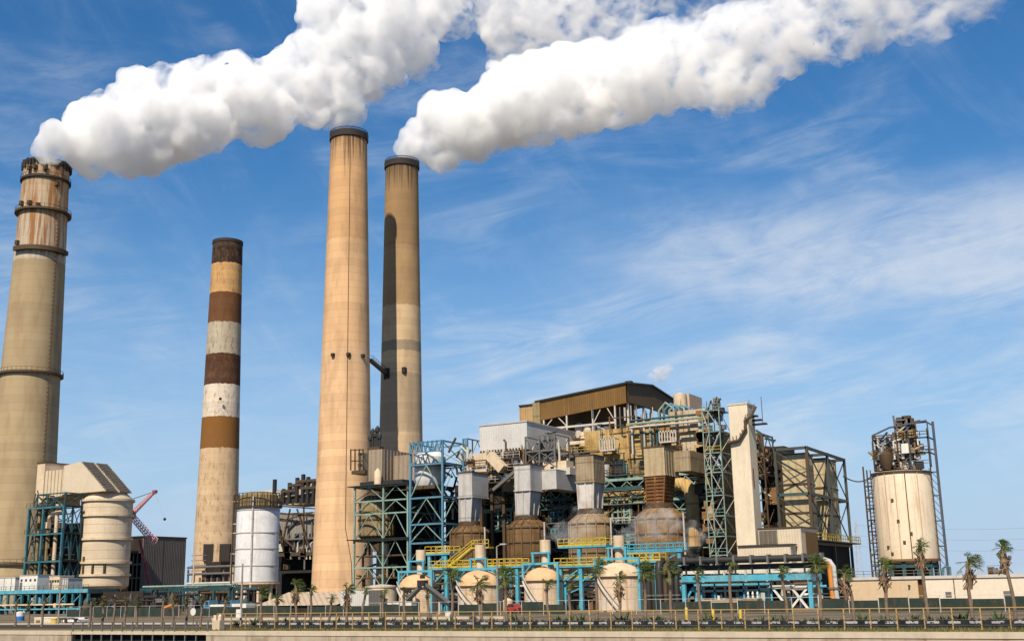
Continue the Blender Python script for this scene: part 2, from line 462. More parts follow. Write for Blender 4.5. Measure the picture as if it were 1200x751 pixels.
def window(root, x0, x1, y, z0, z1, fm, nx=3, nz=1, out=-0.12):
    """window in a wall facing -Y: a frame part with its pane"""
    mb = MB(); w = 0.18
    for i in range(nx + 1):
        x = x0 + (x1 - x0) * i / nx
        mb.box(x - w / 2, x + w / 2, y + out, y + 0.05, z0, z1)
    for j in range(nz + 1):
        z = z0 + (z1 - z0) * j / nz
        mb.box(x0 - w, x1 + w, y + out - .01, y + 0.05, z - w / 2, z + w / 2)
    f = mb.build('window_frame', fm, root)
    MB().box(x0, x1, y - 0.03, y + 0.02, z0, z1).build('pane', GLASS, root).parent = root
    return f

# ------------------------------------------------------------------ chimneys
def stack_mat(name, stops, soot=0.7, rust=0.0, lift=2.3, top=149.0, sootc=(0.03, 0.022, 0.016), rustz=112.0, seed=0.0, lite=1.0):
    t = NT(name)
    sep = t.n('ShaderNodeSeparateXYZ'); t.l(t.n('ShaderNodeTexCoord').outputs['Object'], sep.inputs[0])
    z = sep.outputs[2]
    rp = t.n('ShaderNodeValToRGB'); rp.color_ramp.interpolation = 'CONSTANT'
    el = rp.color_ramp.elements
    for i, (zz_, c) in enumerate(stops):
        e = el[i] if i < 2 else el.new(0.99)
        e.position = max(0, min(1, zz_ / top)); e.color = (*c, 1)
    # ragged paint edges
    zr = t.math('ADD', z, t.math('MULTIPLY', t.math('SUBTRACT', t.noise((0.5, 0.5, 0.5), 6, 0.7), 0.5), 2.4))
    t.l(t.math('DIVIDE', zr, top), rp.inputs[0])
    c = rp.outputs[0]
    # concrete lifts: each pour its own tone
    wn = t.n('ShaderNodeTexWhiteNoise', noise_dimensions='1D'); t.l(t.math('FLOOR', t.math('ADD', t.math('DIVIDE', z, lift), seed)), wn.inputs[1])
    c = t.mix(t.math('MULTIPLY', wn.outputs[0], 0.30), c, (0.18, 0.12, 0.075), 'MULTIPLY') if False else t.mix(t.math('MULTIPLY', wn.outputs[0], 0.20), c, (0.14, 0.10, 0.07))
    seam = t.math('LESS_THAN', t.math('FRACT', t.math('DIVIDE', z, lift)), 0.06)
    c = t.mix(t.math('MULTIPLY', seam, 0.22), c, (0.12, 0.08, 0.05))
    c = t.mix(t.math('MULTIPLY', t.step(t.noise((0.22, 0.22, 0.05), 7, 0.65), 0.42, 0.68), 0.38 * lite), c, (0.20, 0.12, 0.06))
    if lite < 1: c = t.mix(t.math('MULTIPLY', t.step(t.noise((0.6, 0.6, 0.22), 8, 0.75), 0.51, 0.64), 0.6), c, (0.17, 0.072, 0.018))
    st = t.step(t.noise((0.9, 0.9, 0.035), 5, 0.7), 0.45, 0.62)
    if soot:
        hi = t.step(t.math('ADD', z, t.math('MULTIPLY', t.noise((1.3, 1.3, 0.02), 4, 0.7), 44.0)), top + 13.0, top + 24.0)
        c = t.mix(t.math('MULTIPLY', hi, soot), c, sootc)
        c = t.mix(t.math('MULTIPLY', t.step(z, top - 14, top - 2), soot * 0.25), c, (0.10, 0.05, 0.025))
    if rust:
        hi = t.math('MULTIPLY', t.step(z, rustz - 6, rustz + 1), t.math('MULTIPLY', st, rust))
        c = t.mix(hi, c, (0.26, 0.11, 0.035))
    return t.bsdf(c, 0.9, 0, t.noise((1.2, 1.2, 1.2), 4), 0.2, 0.05)

def chimney_base(px, py, h):
    d = ray(px, py); t = (h - EYE.z) / d.z; p = EYE + d * t
    return p.x, p.y, t
def make_chimney(px, py, wtop, wbot, mat, label, rims=(), h=149.0, ladder_a=None):
    x, y, t = chimney_base(px, py, h)
    r0, r1 = wbot / 2 * t, wtop / 2 * t
    root = thing('chimney', label, 'chimney', (x, y, 0))
    n = 16
    prof = [(r0 + (r1 - r0) * (i / n) ** 0.9, h * i / n) for i in range(n + 1)]
    prof += [(r1 - 0.7, h), (r1 - 0.7, h - 6)]
    MB().lathe(x, y, prof, 64, cap=False).build('shaft', mat, root, smooth=True)
    MB().lathe(x, y, [(0.01, h - 6), (r1 - 0.7, h - 6)], 48, cap=False).build('flue', BLACK, root)
    rad = lambda z: r0 + (r1 - r0) * (z / h) ** 0.9
    return root, x, y, rad
DKRIM = plain('sooty_rim', (0.035, 0.028, 0.024), 0.8)

# ringed chimney beside the absorber
SM4 = stack_mat('olive_concrete', [(0, (0.40, 0.305, 0.175)), (62, (0.39, 0.295, 0.17)), (90, (0.37, 0.28, 0.16)), (113.5, (0.50, 0.42, 0.32)), (127, (0.49, 0.39, 0.27))], 0.35, 0.95, 2.6, rustz=118, sootc=(0.20, 0.09, 0.03))
cA, xA, yA, rA = make_chimney(55, 197, 50, 78, SM4, 'olive concrete chimney ringed by rusty galleries, smoking at its top')
dA = math.hypot(xA, yA)
def zA(py, px=50): return at_d(px, py, dA).z
for i, (py, w, drip) in enumerate(((193, 0.45, 1), (213, 0.7, 0), (251, 1.3, 1), (440, 1.0, 0), (660, 0.8, 0))):
    z = zA(py); r = rA(z)
    g = MB().ring(xA, yA, r - 0.02, r + w, z - 0.7, z, 48).build('gallery', DKRIM if i < 2 else BRSTEEL, cA)
    if w > 0.6:
        mb = MB()
        for k in range(40):
            a = 2 * math.pi * k / 40
            p = Vector((xA + math.cos(a) * (r + w - .1), yA + math.sin(a) * (r + w - .1), z))
            mb.bar(p, p + Vector((0, 0, 1.1)), 0.08)
        mb.ring(xA, yA, r + w - .14, r + w - .06, z + 1.02, z + 1.12, 40)
        mb.build('railing_frame', BRSTEEL, g).location = (0, 0, 0)
# half gallery on the lee side, brackets and pods
z = zA(299); r = rA(z)
MB().lathe(xA, yA, [(r, z - 0.6), (r + 1.4, z - 0.6), (r + 1.4, z + 0.9), (r, z + 0.9)], 20, False, R(-100), R(30)).build('half_gallery', BRSTEEL, cA)
for a, py in ((-70, 247), (-95, 246), (-50, 250), (-10, 222), (-65, 205), (-40, 206), (-80, 206), (5, 300), (-95, 292)):
    z = zA(py); r = rA(z) + 0.5; q = Vector((xA + math.cos(R(a)) * r, yA + math.sin(R(a)) * r, z))
    MB().box(q.x - .6, q.x + .6, q.y - .6, q.y + .6, z - .6, z + 0.9).build('sensor_box', BRSTEEL, cA)
mb = MB()
for k in range(36):
    a = 2 * math.pi * k / 36
    p = Vector((xA + math.cos(a) * (rA(149) + .25), yA + math.sin(a) * (rA(149) + .25), 148.5))
    mb.box(p.x - .4, p.x + .4, p.y - .4, p.y + .4, 148.2 - (k % 3) * 0.5, 149.7 + (k % 2) * 0.5)
mb.build('crown_trim', DKRIM, cA)
az = R(-3)
for k in range(1):
    mb = MB()
    for j in range(0, 96):
        z0 = 2 + j * 1.4; r = rA(z0) + 0.05
        p = Vector((xA + math.cos(az) * r, yA + math.sin(az) * r, z0)); q = Vector((xA + math.cos(az) * (r + .9), yA + math.sin(az) * (r + .9), z0))
        mb.bar(p, q, 0.22, 0.25); mb.bar(q - Vector((0, 0, .3)), q + Vector((0, 0, 1.4)), 0.12)
    mb.build('ladder_frame', BRSTEEL, cA)

# banded chimney
br, wh, dk, gr_ = (0.17, 0.065, 0.018), (0.60, 0.53, 0.43), (0.055, 0.022, 0.014), (0.40, 0.37, 0.30)
HB = 186.0
x_, y_, t_ = chimney_base(267, 284, HB); dB = math.hypot(x_, y_)
zB = lambda py: at_d(262, py, dB).z
SMB = stack_mat('banded_paint', [(0, (0.56, 0.40, 0.245)), (zB(528), (0.20, 0.083, 0.012)), (zB(491), (0.66, 0.57, 0.46)), (zB(454), (0.055, 0.019, 0.009)), (zB(418), (0.44, 0.385, 0.29)), (zB(382), (0.11, 0.040, 0.011)), (zB(347), (0.52, 0.30, 0.12)), (zB(313), (0.018, 0.009, 0.007))], 0.0, 0.0, 2.6, lite=0.5, top=HB)
cB, xB, yB, rB = make_chimney(267, 284, 34, 50, SMB, 'tall chimney painted in brown and white bands', h=HB)
z = HB; MB().ring(xB, yB, rB(z) - .05, rB(z) + 0.3, z - 1.5, z + 0.2, 40).build('rim', DKRIM, cB)
for (px, py) in ((257, 467),):
    q = at_v(px, py, yB - rB(70)); MB().box(q.x - .5, q.x + .5, yB - rB(q.z) - .3, yB - rB(q.z) + .6, q.z - .6, q.z + .6).build('hatch', DKRIM, cB)
for px in (244, 263):       # tall dark breeching openings at the base
    zc0, zc1 = zB(658), zB(638)
    q0 = at_d(px - 6, 648, dB - rB(20)); q1 = at_d(px + 6, 648, dB - rB(20))
    d = _h * -1.2
    MB().add([q0 + Vector((0, 0, zc0 - q0.z)), q1 + Vector((0, 0, zc0 - q1.z)), q1 + Vector((0, 0, zc1 - q1.z)), q0 + Vector((0, 0, zc1 - q0.z)),
              *[p + _h * 3 for p in (q0 + Vector((0, 0, zc0 - q0.z)), q1 + Vector((0, 0, zc0 - q1.z)), q1 + Vector((0, 0, zc1 - q1.z)), q0 + Vector((0, 0, zc1 - q0.z)))]],
             [(0, 1, 2, 3), (0, 4, 5, 1), (3, 2, 6, 7), (0, 3, 7, 4), (1, 5, 6, 2)]).build('breeching_opening', DKRIM, cB)

# twin chimneys
SMC = stack_mat('peach_concrete', [(0, (0.74, 0.475, 0.265)), (40, (0.72, 0.455, 0.25)), (78, (0.67, 0.41, 0.215)), (112, (0.60, 0.35, 0.165))], 0.9, 0.0, 2.4)
cC, xC, yC, rC = make_chimney(409, 160, 42, 67, SMC, 'tallest chimney, bare peach concrete with a thin wire down its face')
SMD = stack_mat('tan_concrete_shadow_top', [(0, (0.52, 0.385, 0.245)), (26, (0.56, 0.41, 0.255)), (54, (0.43, 0.325, 0.21)), (73.5, (0.60, 0.43, 0.255)), (81, (0.30, 0.24, 0.165)), (84.5, (0.58, 0.415, 0.24)), (97, (0.38, 0.245, 0.12)), (118, (0.31, 0.195, 0.09))], 0.9, 0.0, 2.2, seed=9)  # darker upper stops are a cast shadow painted into the concrete colour
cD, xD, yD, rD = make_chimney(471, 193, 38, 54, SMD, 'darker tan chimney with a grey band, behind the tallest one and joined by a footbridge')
for c, x, y, r in ((cC, xC, yC, rC), (cD, xD, yD, rD)):
    MB().ring(x, y, r(149) - .05, r(149) + 0.45, 147.2, 149.3, 48).build('rim', DKRIM, c)
    mb = MB()
    for k in range(60):
        a = 2 * math.pi * k / 60
        p = Vector((x + math.cos(a) * (r(149) + .25), y + math.sin(a) * (r(149) + .25), 149.3)); mb.bar(p, p + Vector((0, 0, .8)), 0.1)
    mb.ring(x, y, r(149) + .2, r(149) + .3, 149.9, 150.1, 48); mb.build('railing_frame', DKRIM, c)
# thin cable on the tallest chimney
ang = lambda x, y: math.atan2(-y, -x)
a = ang(xC, yC) + R(4)
mb = MB(); mb.path([(xC + math.cos(a) * (rC(z) + .08), yC + math.sin(a) * (rC(z) + .08), z) for z in (22, 40, 70, 100, 125, 148)], 0.09, 5)
mb.path([(xC + math.cos(a + R(b)) * (rC(z) + .08), yC + math.sin(a + R(b)) * (rC(z) + .08), z) for b, z in ((0, 22), (5, 18), (12, 12), (14, 3))], 0.09, 5)
mb.build('lightning_cable', BRSTEEL, cC)
for dz, da in ((0, 6), (0, -30), (0, 42)):
    z = at_d(404, 421, math.hypot(xC, yC)).z; b = ang(xC, yC) + R(da)
    q = Vector((xC + math.cos(b) * (rC(z) + .3), yC + math.sin(b) * (rC(z) + .3), z)); MB().box(q.x - .5, q.x + .5, q.y - .5, q.y + .5, z - .5, z + .5).build('obstruction_light', DKRIM, cC)
z = at_d(475, 438, math.hypot(xD, yD)).z; b = ang(xD, yD) + R(8)
q = Vector((xD + math.cos(b) * (rD(z) + .2), yD + math.sin(b) * (rD(z) + .2), z)); MB().box(q.x - .6, q.x + .6, q.y - .6, q.y + .6, z - .9, z + .9).build('access_door', DKRIM, cD)
# bridge between the twins
zb = z - 0.6
t = thing('footbridge', 'dark steel footbridge slung between the two peach chimneys', 'footbridge', (xC, (yC + yD) / 2, zb))
b0, b1 = (xC + 4.2, yC + 5.2, zb), (xD + 1, yD - 6.4, zb - 0.3)
b0 = (xC + rC(zb) * .82, yC + rC(zb) * .6, zb + .4); b1 = (xD - 1.0, yD - rD(zb) + 0.1, zb - 0.4)
MB().bar(b0, b1, 1.3, 0.9).build('girder', DKSTEEL, t)
railing(t, [(b0[0] + .6, b0[1], b0[2] + .4), (b1[0] + .6, b1[1], b1[2] + .4)], DKSTEEL, 1.2, 2.5)
MB().box(b1[0] - 1.2, b1[0] + 1.2, b1[1] - .2, b1[1] + 1, b1[2] - 1.6, b1[2] + 2.0).build('door_box', DKRIM, t)
# ================================================================== the scrubber end (absorber, teal frame, dark hall, crane)
V = 202
uc = ux(120.5, V); rad = 28.0 * pxm(121, V)
za = lambda py: zz(121, py, V - rad)
ab = thing('absorber_vessel', 'huge cream absorber vessel with hoop rings and a louvred hood', 'process vessel', (uc, V, 0))
MB().lathe(uc, V, [(rad * .55, za(700)), (rad * .97, za(687)), (rad, za(686)), (rad, za(584)), (rad * .98, za(582)), (rad * .74, za(575)), (0.1, za(574.5))], 64).build('vessel_shell', weathered('absorber_cream', (0.58, 0.47, 0.33), (0.38, 0.28, 0.18), 0.45, 0.2, 0.35, (0.33, 0.21, 0.12), seam=2.1), ab, smooth=True)
for py in (584, 602, 630, 658, 673):
    MB().ring(uc, V, rad - .05, rad + .45, za(py) - .3, za(py) + .25, 64).build('hoop_ring', CREAM, ab)
for a in (-118, -92, -66, -40):
    p = Vector((uc + math.cos(R(a)) * (rad + .1), V + math.sin(R(a)) * (rad + .1), 0))
    MB().box(p.x - .25, p.x + .25, p.y - .2, p.y + .2, za(672), za(659 if a != -92 else 651)).build('stiffener', BRSTEEL, ab)
for a in range(0, 360, 30):
    p = Vector((uc + math.cos(R(a)) * rad * .85, V + math.sin(R(a)) * rad * .85, 0))
    MB().box(p.x - .5, p.x + .5, p.y - .5, p.y + .5, 0, za(690)).build('leg', BRSTEEL, ab)
hv0, hv1 = V - 6, V + 3
x0, x1 = ux(93, hv0, 545), ux(122, hv0, 575)
z1, z0 = zz(93, 541, hv0), zz(110, 576, hv0)
hx = ux(74, hv0, 560)
MB().add([(hx, hv0, z0), (x1, hv0, z0), (x0, hv0, z1), (hx, hv0, z1 - .6), (hx, hv1, z0), (x1, hv1, z0), (x0, hv1, z1), (hx, hv1, z1 - .6)],
         [(0, 1, 2, 3), (7, 6, 5, 4), (0, 3, 7, 4), (3, 2, 6, 7), (1, 5, 6, 2), (0, 4, 5, 1)]).build('hood', CREAMPANEL, ab)
mb = MB()
sd = Vector((x1 - x0, 0, z0 - z1)); nrm = Vector((-sd.z, 0, sd.x)).normalized()
for k in range(18):
    c = Vector((x0, 0, z1)) + sd * ((k + .5) / 18) + nrm * 0.18
    for ya, yb in ((hv0 + .5, (hv0 + hv1) / 2 - .35), ((hv0 + hv1) / 2 + .35, hv1 - .5)):
        mb.box(c.x - .22, c.x + .22, ya, yb, c.z - .14, c.z + .14)
mb.build('louver_slats', weathered('louvre_grey', (0.30, 0.25, 0.20), (0.15, 0.12, 0.09), .5, .5, .3), ab)
# duct from the chimney
xd0, xd1 = ux(52, V - 6, 560), hx + .05
dt = thing('flue_duct', 'cream flue duct running from the ringed chimney to the absorber hood', 'duct', (xd0, V, z0))
MB().box(xd0, xd1, V - 6, V + 5, z0 - .5, z1 - 1.5).build('duct_body', CREAMPANEL, dt)
xe = ux(43, V - 6.4, 560)
MB().box(xe, xd0 + .4, V - 6.4, V + 5.4, z0 - 2, z1 + .6).build('end_box', CREAM, dt)
for k in range(5):
    x = xd0 + 1.5 + (xd1 - xd0 - 2) * k / 4
    MB().box(x - .12, x + .12, V - 6.25, V - 6.0, z0 - .5, z1 - 1.5).build('stiffener', CREAM, dt)
MB().box(xe - .1, xd0 + .5, V - 6.6, V + 5.5, z1 + .6, z1 + .9).build('cap', BRSTEEL, dt)

# teal frame in front of it
Vt = 190
xs = [ux(31, Vt, 640), ux(48, Vt, 640), ux(72, Vt, 640)]
yb = at_u(93, 640, xs[-1]).y
zs = [0, zz(50, 688, Vt), zz(50, 657, Vt), zz(50, 625, Vt), zz(50, 594, Vt)]
tf = thing('steel_frame', 'teal steel frame carrying olive pipes in front of the cream absorber', 'steel frame', (xs[0], Vt, 0))
truss_frame(tf, xs, [Vt, (Vt + yb) / 2, yb], zs, TEAL, 0.75, 0.7, 0.3, ['-', '-', '-', '-'], 'f')
truss_frame(tf, [xs[0], xs[-1]], [Vt + .3, (Vt + yb) / 2, yb], zs, TEALD, 0.6, 0.5, 0.28, ['X', 'X', 'K', 'X'], 'rkl', matb=TEAL)
for z in zs[1:]:
    MB().box(xs[0] - .6, xs[-1] + .6, Vt + .5, yb - .4, z + .02, z + .12).build('floor_grating', DKSTEEL, tf)
    railing(tf, [(xs[0] - .5, Vt - .5, z), (xs[-1] + .5, Vt - .5, z)], TEALD, 1.1, 1.5)
truss_frame(tf, [xs[0] + 1.5, xs[1], xs[-1] - 1], [Vt + 1, Vt + 6], [zs[-1], zz(50, 578, Vt)], TEALD, .5, .5, .3, ['X'], 'flr')
for y in (610, 641, 671, 602, 634):
    z = zz(50, y, Vt); MB().box(xs[0], xs[-1], Vt + 2.6, Vt + 3, z - .25, z).build('cross_beam', rnd.choice((TEALD, TEAL, DKSTEEL)), tf)
    MB().bar((xs[0], Vt + 2, z), (xs[1], Vt + 2, z + 3.5), .2).build('brace', TEALD, tf)
for i in range(36):
    px = rnd.uniform(33, 71); x = ux(px, Vt + 2.5, 640); z = zz(px, rnd.uniform(590, 680), Vt); m = rnd.choice((DKSTEEL, TEALD, BRSTEEL, OLIVE, STEEL))
    MB().path([(x, Vt + 3, z), (x + rnd.uniform(-2, 2), Vt + 3, z + rnd.uniform(.5, 3)), (x + rnd.uniform(-2, 2), Vt + 3, z + rnd.uniform(3, 4))], .15, 6).build('conduit', m, tf)
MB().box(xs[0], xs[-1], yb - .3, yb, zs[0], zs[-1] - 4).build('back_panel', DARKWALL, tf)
for px, py0, py1, r in ((42, 588, 686, .55), (53, 606, 686, .6), (62, 590, 686, .5), (37, 655, 686, .45)):
    x = ux(px, Vt + 1.2, 640)
    MB().path([(x, Vt + 1.8, zz(px, py1, Vt)), (x, Vt + 1.8, zz(px, py0, Vt))], r, 10).build('pipe', OLIVE if px != 62 else CREAM, tf, smooth=True)
x = ux(53, Vt + 1.2, 640)
MB().path([(x, Vt + 1.8, zz(50, 607, Vt)), (x + .8, Vt + 1.8, zz(50, 603, Vt)), (ux(60, Vt), Vt + 1.8, zz(50, 599, Vt))], .55, 10).build('pipe', CREAM, tf, smooth=True)
for i in range(10):
    px = rnd.uniform(34, 70); py = rnd.choice((652, 620, 650, 683))
    x = ux(px, Vt, py); z = zz(px, py, Vt) + .3
    MB().box(x - .5, x + .5, Vt + .8, Vt + 2, z, z + rnd.uniform(.8, 1.8)).build('valve_box', rnd.choice((BRSTEEL, CREAM, DKSTEEL)), tf)

# equipment deck in front, with white cabins
Vd = 176
zd = zz(60, 691, Vd)
dk = thing('pipe_deck', 'teal equipment deck on many legs below the white cabins', 'platform', (ux(-10, Vd), Vd, 0))
xd0, xd1 = ux(-14, Vd), ux(104, Vd)
MB().box(xd0, xd1, Vd, Vd + 8, zd - .9, zd).build('deck_slab', TEALD, dk)
MB().box(xd0, xd1, Vd - .3, Vd - .02, zd - .7, zd + .1).build('edge_beam', CYAN, dk)
for k in range(15):
    x = xd0 + (xd1 - xd0) * k / 14
    MB().box(x - .25, x + .25, Vd - .2, Vd + .3, 0, zd - .9).build('leg', TEAL, dk)
    if k % 2 == 0 and k < 14:
        x2 = xd0 + (xd1 - xd0) * (k + 1) / 14
        MB().bar((x, Vd + .05, 2.3), (x2, Vd + .05, zd - 1), .18).build('brace', CYAN, dk)
zl = zz(60, 707, Vd)
MB().box(xd0, xd1 - 4, Vd - .5, Vd - .25, zl - .3, zl).build('pipe_shelf', CREAM, dk)
MB().box(xd0, xd1 - 2, Vd - .5, Vd - .25, zl - 1.3, zl - 1.0).build('pipe_shelf', CYAN, dk)
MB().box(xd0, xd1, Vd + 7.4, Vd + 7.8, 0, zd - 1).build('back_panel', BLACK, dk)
railing(dk, [(xd0, Vd - .1, zd), (xd1, Vd - .1, zd)], TEALD, 1.0, 1.6)
for k in range(12):
    x = xd0 + 2 + k * 2.6; z = rnd.choice((zl, zl - 1.0, 0.0)); h = rnd.uniform(.6, 1.5)
    MB().lathe(x, Vd + .9, [(.45, z), (.45, z + h), (.2, z + h + .3)], 10).build('valve', rnd.choice((CREAM, STEEL, BLUEST, GREENST)), dk, smooth=True)
for px0, px1, py0, lab, m in ((-8, 17, 677, 'plain white cabin at the end of the teal deck', WHITE), (22, 43, 674, 'white cabin with small dark vents, second along the teal deck', WHITE), (57, 69, 675, 'rust-stained white cabin under the teal frame', CREAM), (71, 79, 678, 'grey electrical cabinet next to the stained cabin', GALV)):
    x0, x1 = ux(px0, Vd + 1), ux(px1, Vd + 1); zt = zz((px0 + px1) / 2, py0, Vd + 1)
    c = thing('equipment_cabin', lab, 'cabin', ((x0 + x1) / 2, Vd + 3, zd))
    MB().box(x0, x1, Vd + 1, Vd + 5, zd, zt).build('cabin_shell', m, c)
    MB().box(x0 - .1, x1 + .1, Vd + .9, Vd + 5.1, zt, zt + .15).build('roof', GALV, c)
    if m is not GALV and px0 > 0:
        for k in range(4):
            x = x0 + (x1 - x0) * (k + .5) / 4
            MB().box(x - .3, x + .3, Vd + .93, Vd + .99, zt - 1.3, zt - .8).build('vent', DKSTEEL, c)
        MB().box(x0 + .3, x0 + 1.1, Vd + .92, Vd + .985, zd + .05, zd + 1.9).build('door', STEEL, c)
    else:
        for k in range(3):
            x = x0 + (x1 - x0) * (k + .5) / 3
            MB().box(x - .06, x + .06, Vd + .94, Vd + .99, zd + .1, zt - .1).build('panel_seam', STEEL, c)

# dark hall
Vh = 225
x0, x1 = ux(140, Vh), ux(168, Vh, 640); y1 = at_u(217.5, 650, x1).y
zt = zz(168, 629, Vh)
hl = thing('dark_hall', 'dark windowless hall between the absorber and the banded chimney', 'building', ((x0 + x1) / 2, (Vh + y1) / 2, 0))
MB().box(x1 - .4, x1, Vh, y1, 0, zt).build('side_wall', GREYWALL, hl)
MB().box(x0, x1 - .4, Vh + .05, Vh + .4, zz(160, 648, Vh), zt).build('front_wall', DARKWALL, hl)
MB().box(x0, x0 + .4, Vh + .4, y1, 0, zt - .1).build('end_wall', DARKWALL, hl)
MB().box(x0, x1 - .4, y1 - .4, y1 - .05, 0, zt - .1).build('back_wall', DARKWALL, hl)
MB().box(x0 - .3, x1 + .15, Vh - .2, y1 + .2, zt, zt + .35).build('roof', DKSTEEL, hl)
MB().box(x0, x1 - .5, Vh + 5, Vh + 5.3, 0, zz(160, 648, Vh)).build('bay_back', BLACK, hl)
for z in (zz(160, 660, Vh), zz(160, 676, Vh)):
    MB().box(x0, x1 - .5, Vh, Vh + .5, z - .4, z).build('bay_beam', TEALD if z > 12 else BRSTEEL, hl)
for k in range(5):
    x = x0 + 1 + (x1 - x0 - 2) * k / 4
    MB().box(x - .25, x + .25, Vh + .5, Vh + 1, 0, zz(160, 648, Vh)).build('column', DKSTEEL, hl)
mb = MB()
for k in range(5): mb.box(x1 + .005, x1 + .06, Vh + .6 + k * 3.2, Vh + .75 + k * 3.2, 0.2, zt - .2)
mb.build('seam_trim', GREYWALL, hl)
# lattice crane
Vc = 214
cr = thing('lattice_crane', 'faded red lattice-boom crane working beside the dark hall', 'crane', (ux(177, Vc), Vc, 0))
def lattice(name, p, q, w0, w1, n, mat):
    p, q = Vector(p), Vector(q); d = (q - p).normalized(); a = d.cross(Vector((0, 1, 0))).normalized(); b = Vector((0, 1, 0))
    mb = MB(); prev = None
    for i in range(n + 1):
        c = p.lerp(q, i / n); w = (w0 + (w1 - w0) * i / n) / 2
        cur = [c + a * w + b * w, c + a * w - b * w, c - a * w - b * w, c - a * w + b * w]
        for k in range(4): mb.bar(cur[k], cur[(k + 1) % 4], 0.13)
        if prev:
            for k in range(4):
                mb.bar(prev[k], cur[k], 0.14); mb.bar(prev[k], cur[(k + 1) % 4], 0.08)
        prev = cur
    return mb.build(name, mat, cr)
P = lambda x, y, v=Vc: at_v(x, y, v)
lattice('boom_lattice', P(181, 634), P(153, 603), 1.5, 1.1, 11, PINK)
lattice('jib_lattice', P(153, 603), P(181, 576), 1.0, 0.5, 14, PINK)
MB().box(P(153, 603).x - 1.1, P(153, 603).x + 1.1, Vc - .9, Vc + .9, P(153, 603).z - .9, P(153, 603).z + 1.0).build('head_block', CREAM, cr)
MB().bar(P(177, 697), P(163, 632), .3).build('mast', REDP, cr)
MB().bar(P(178.5, 697), P(164.5, 632), .3).build('mast', REDP, cr)
MB().bar(P(158, 601), P(145, 588), .25).build('gantry_strut', STEEL, cr)
MB().bar(P(145, 588), P(180, 576), .16).build('pendant_line', STEEL, cr)
MB().path([P(181, 575), P(193, 607), ], .06, 4).build('hoist_line', STEEL, cr)
MB().lathe(P(193, 608).x, Vc, [(.05, P(193, 610).z), (.4, P(193, 608.5).z), (.4, P(193, 607.5).z), (.05, P(193, 606).z)], 10).build('hook_block', DKSTEEL, cr)
MB().box(P(181, 576).x - .5, P(181, 576).x + .7, Vc - .4, Vc + .4, P(181, 576).z - .4, P(181, 576).z + .4).build('tip_sheave', REDP, cr)
x = P(178, 700).x
MB().box(x - 2.2, x + 2.6, Vc - 1.6, Vc + 1.6, 1.2, 3.2).build('upper_works', REDP, cr)
MB().box(x - 3, x + 3, Vc - 2.2, Vc - 1.2, 0, 1.1).build('crawler_track', DKSTEEL, cr)
MB().box(x - 3, x + 3, Vc + 1.2, Vc + 2.2, 0, 1.1).build('crawler_track', DKSTEEL, cr)

# teal gantry over the yard in front of the hall
Vg = 190
zg = zz(215, 688, Vg)
gn = thing('pipe_gantry', 'dark teal pipe gantry low across the yard before the dark hall', 'pipe rack', (ux(165, Vg), Vg, 0))
xa, xb = ux(164, Vg), ux(268, Vg)
MB().box(xa, xb, Vg, Vg + .5, zg - .9, zg).build('beam', TEALD, gn)
MB().box(xa, xb, Vg + 3, Vg + 3.5, zg - .9, zg).build('beam', TEALD, gn)
mb = MB()
for k in range(40):
    x = xa + (xb - xa) * k / 39; mb.bar((x, Vg - .03, zg - .9), (x + .9, Vg - .03, zg), .12)
mb.build('lattice_web', TEALD, gn)
for k in range(7):
    x = xa + (xb - xa) * k / 6
    MB().box(x - .25, x + .25, Vg, Vg + .4, 0, zg - .9).build('leg', TEALD, gn)
for k in range(4):
    MB().path([(xa, Vg + .9 + k * .6, zg + .35), (xb, Vg + .9 + k * .6, zg + .35)], .22, 8).build('pipe', rnd.choice((STEEL, GREENST, CREAM)), gn, smooth=True)

# low concrete works at the foot of the banded chimney
Vl = 262
lw = thing('low_works', 'grey concrete works with pipework at the foot of the banded chimney', 'building', (ux(245, Vl), Vl, 0))
for px0, px1, py0, m, d in ((219, 236, 668, BRSTEEL, 8), (236, 262, 663, CONC, 10), (262, 290, 672, GREYWALL, 9), (240, 258, 650, DARKWALL, 14)):
    xx0, xx1 = ux(px0, Vl), ux(px1, Vl)
    MB().box(xx0, xx1 - .1, Vl + 14 - d, Vl + d + 6, 0, zz((px0 + px1) / 2, py0 + (8 if m is DARKWALL else 0), Vl)).build('block', m, lw)
for k in range(10):
    x = ux(219 + k * 7, Vl - 2)
    MB().box(x - .25, x + .25, Vl - 2, Vl - 1.6, 0, zz(250, 666 + (k % 3) * 5, Vl)).build('column', STEEL, lw)
for py in (672, 683, 694, 664):
    MB().path([(ux(219, Vl - 2.6), Vl - 2.6, zz(250, py, Vl)), (ux(285, Vl - 2.6), Vl - 2.6, zz(250, py, Vl))], .35, 8).build('pipe', rnd.choice((LTSTEEL, STEEL, BRSTEEL)), lw, smooth=True)
for px in (226, 270, 275):
    MB().path([(ux(px, Vl - 3), Vl - 3, 0), (ux(px, Vl - 3), Vl - 3, zz(px, 648, Vl))], .22, 6).build('pipe', LTSTEEL, lw)
for k in range(4):
    z = zz(222, 650 + k * 6, Vl); MB().box(ux(214, Vl), ux(232, Vl), Vl + 3, Vl + 3.3, z - .2, z).build('catwalk', STEEL, lw)

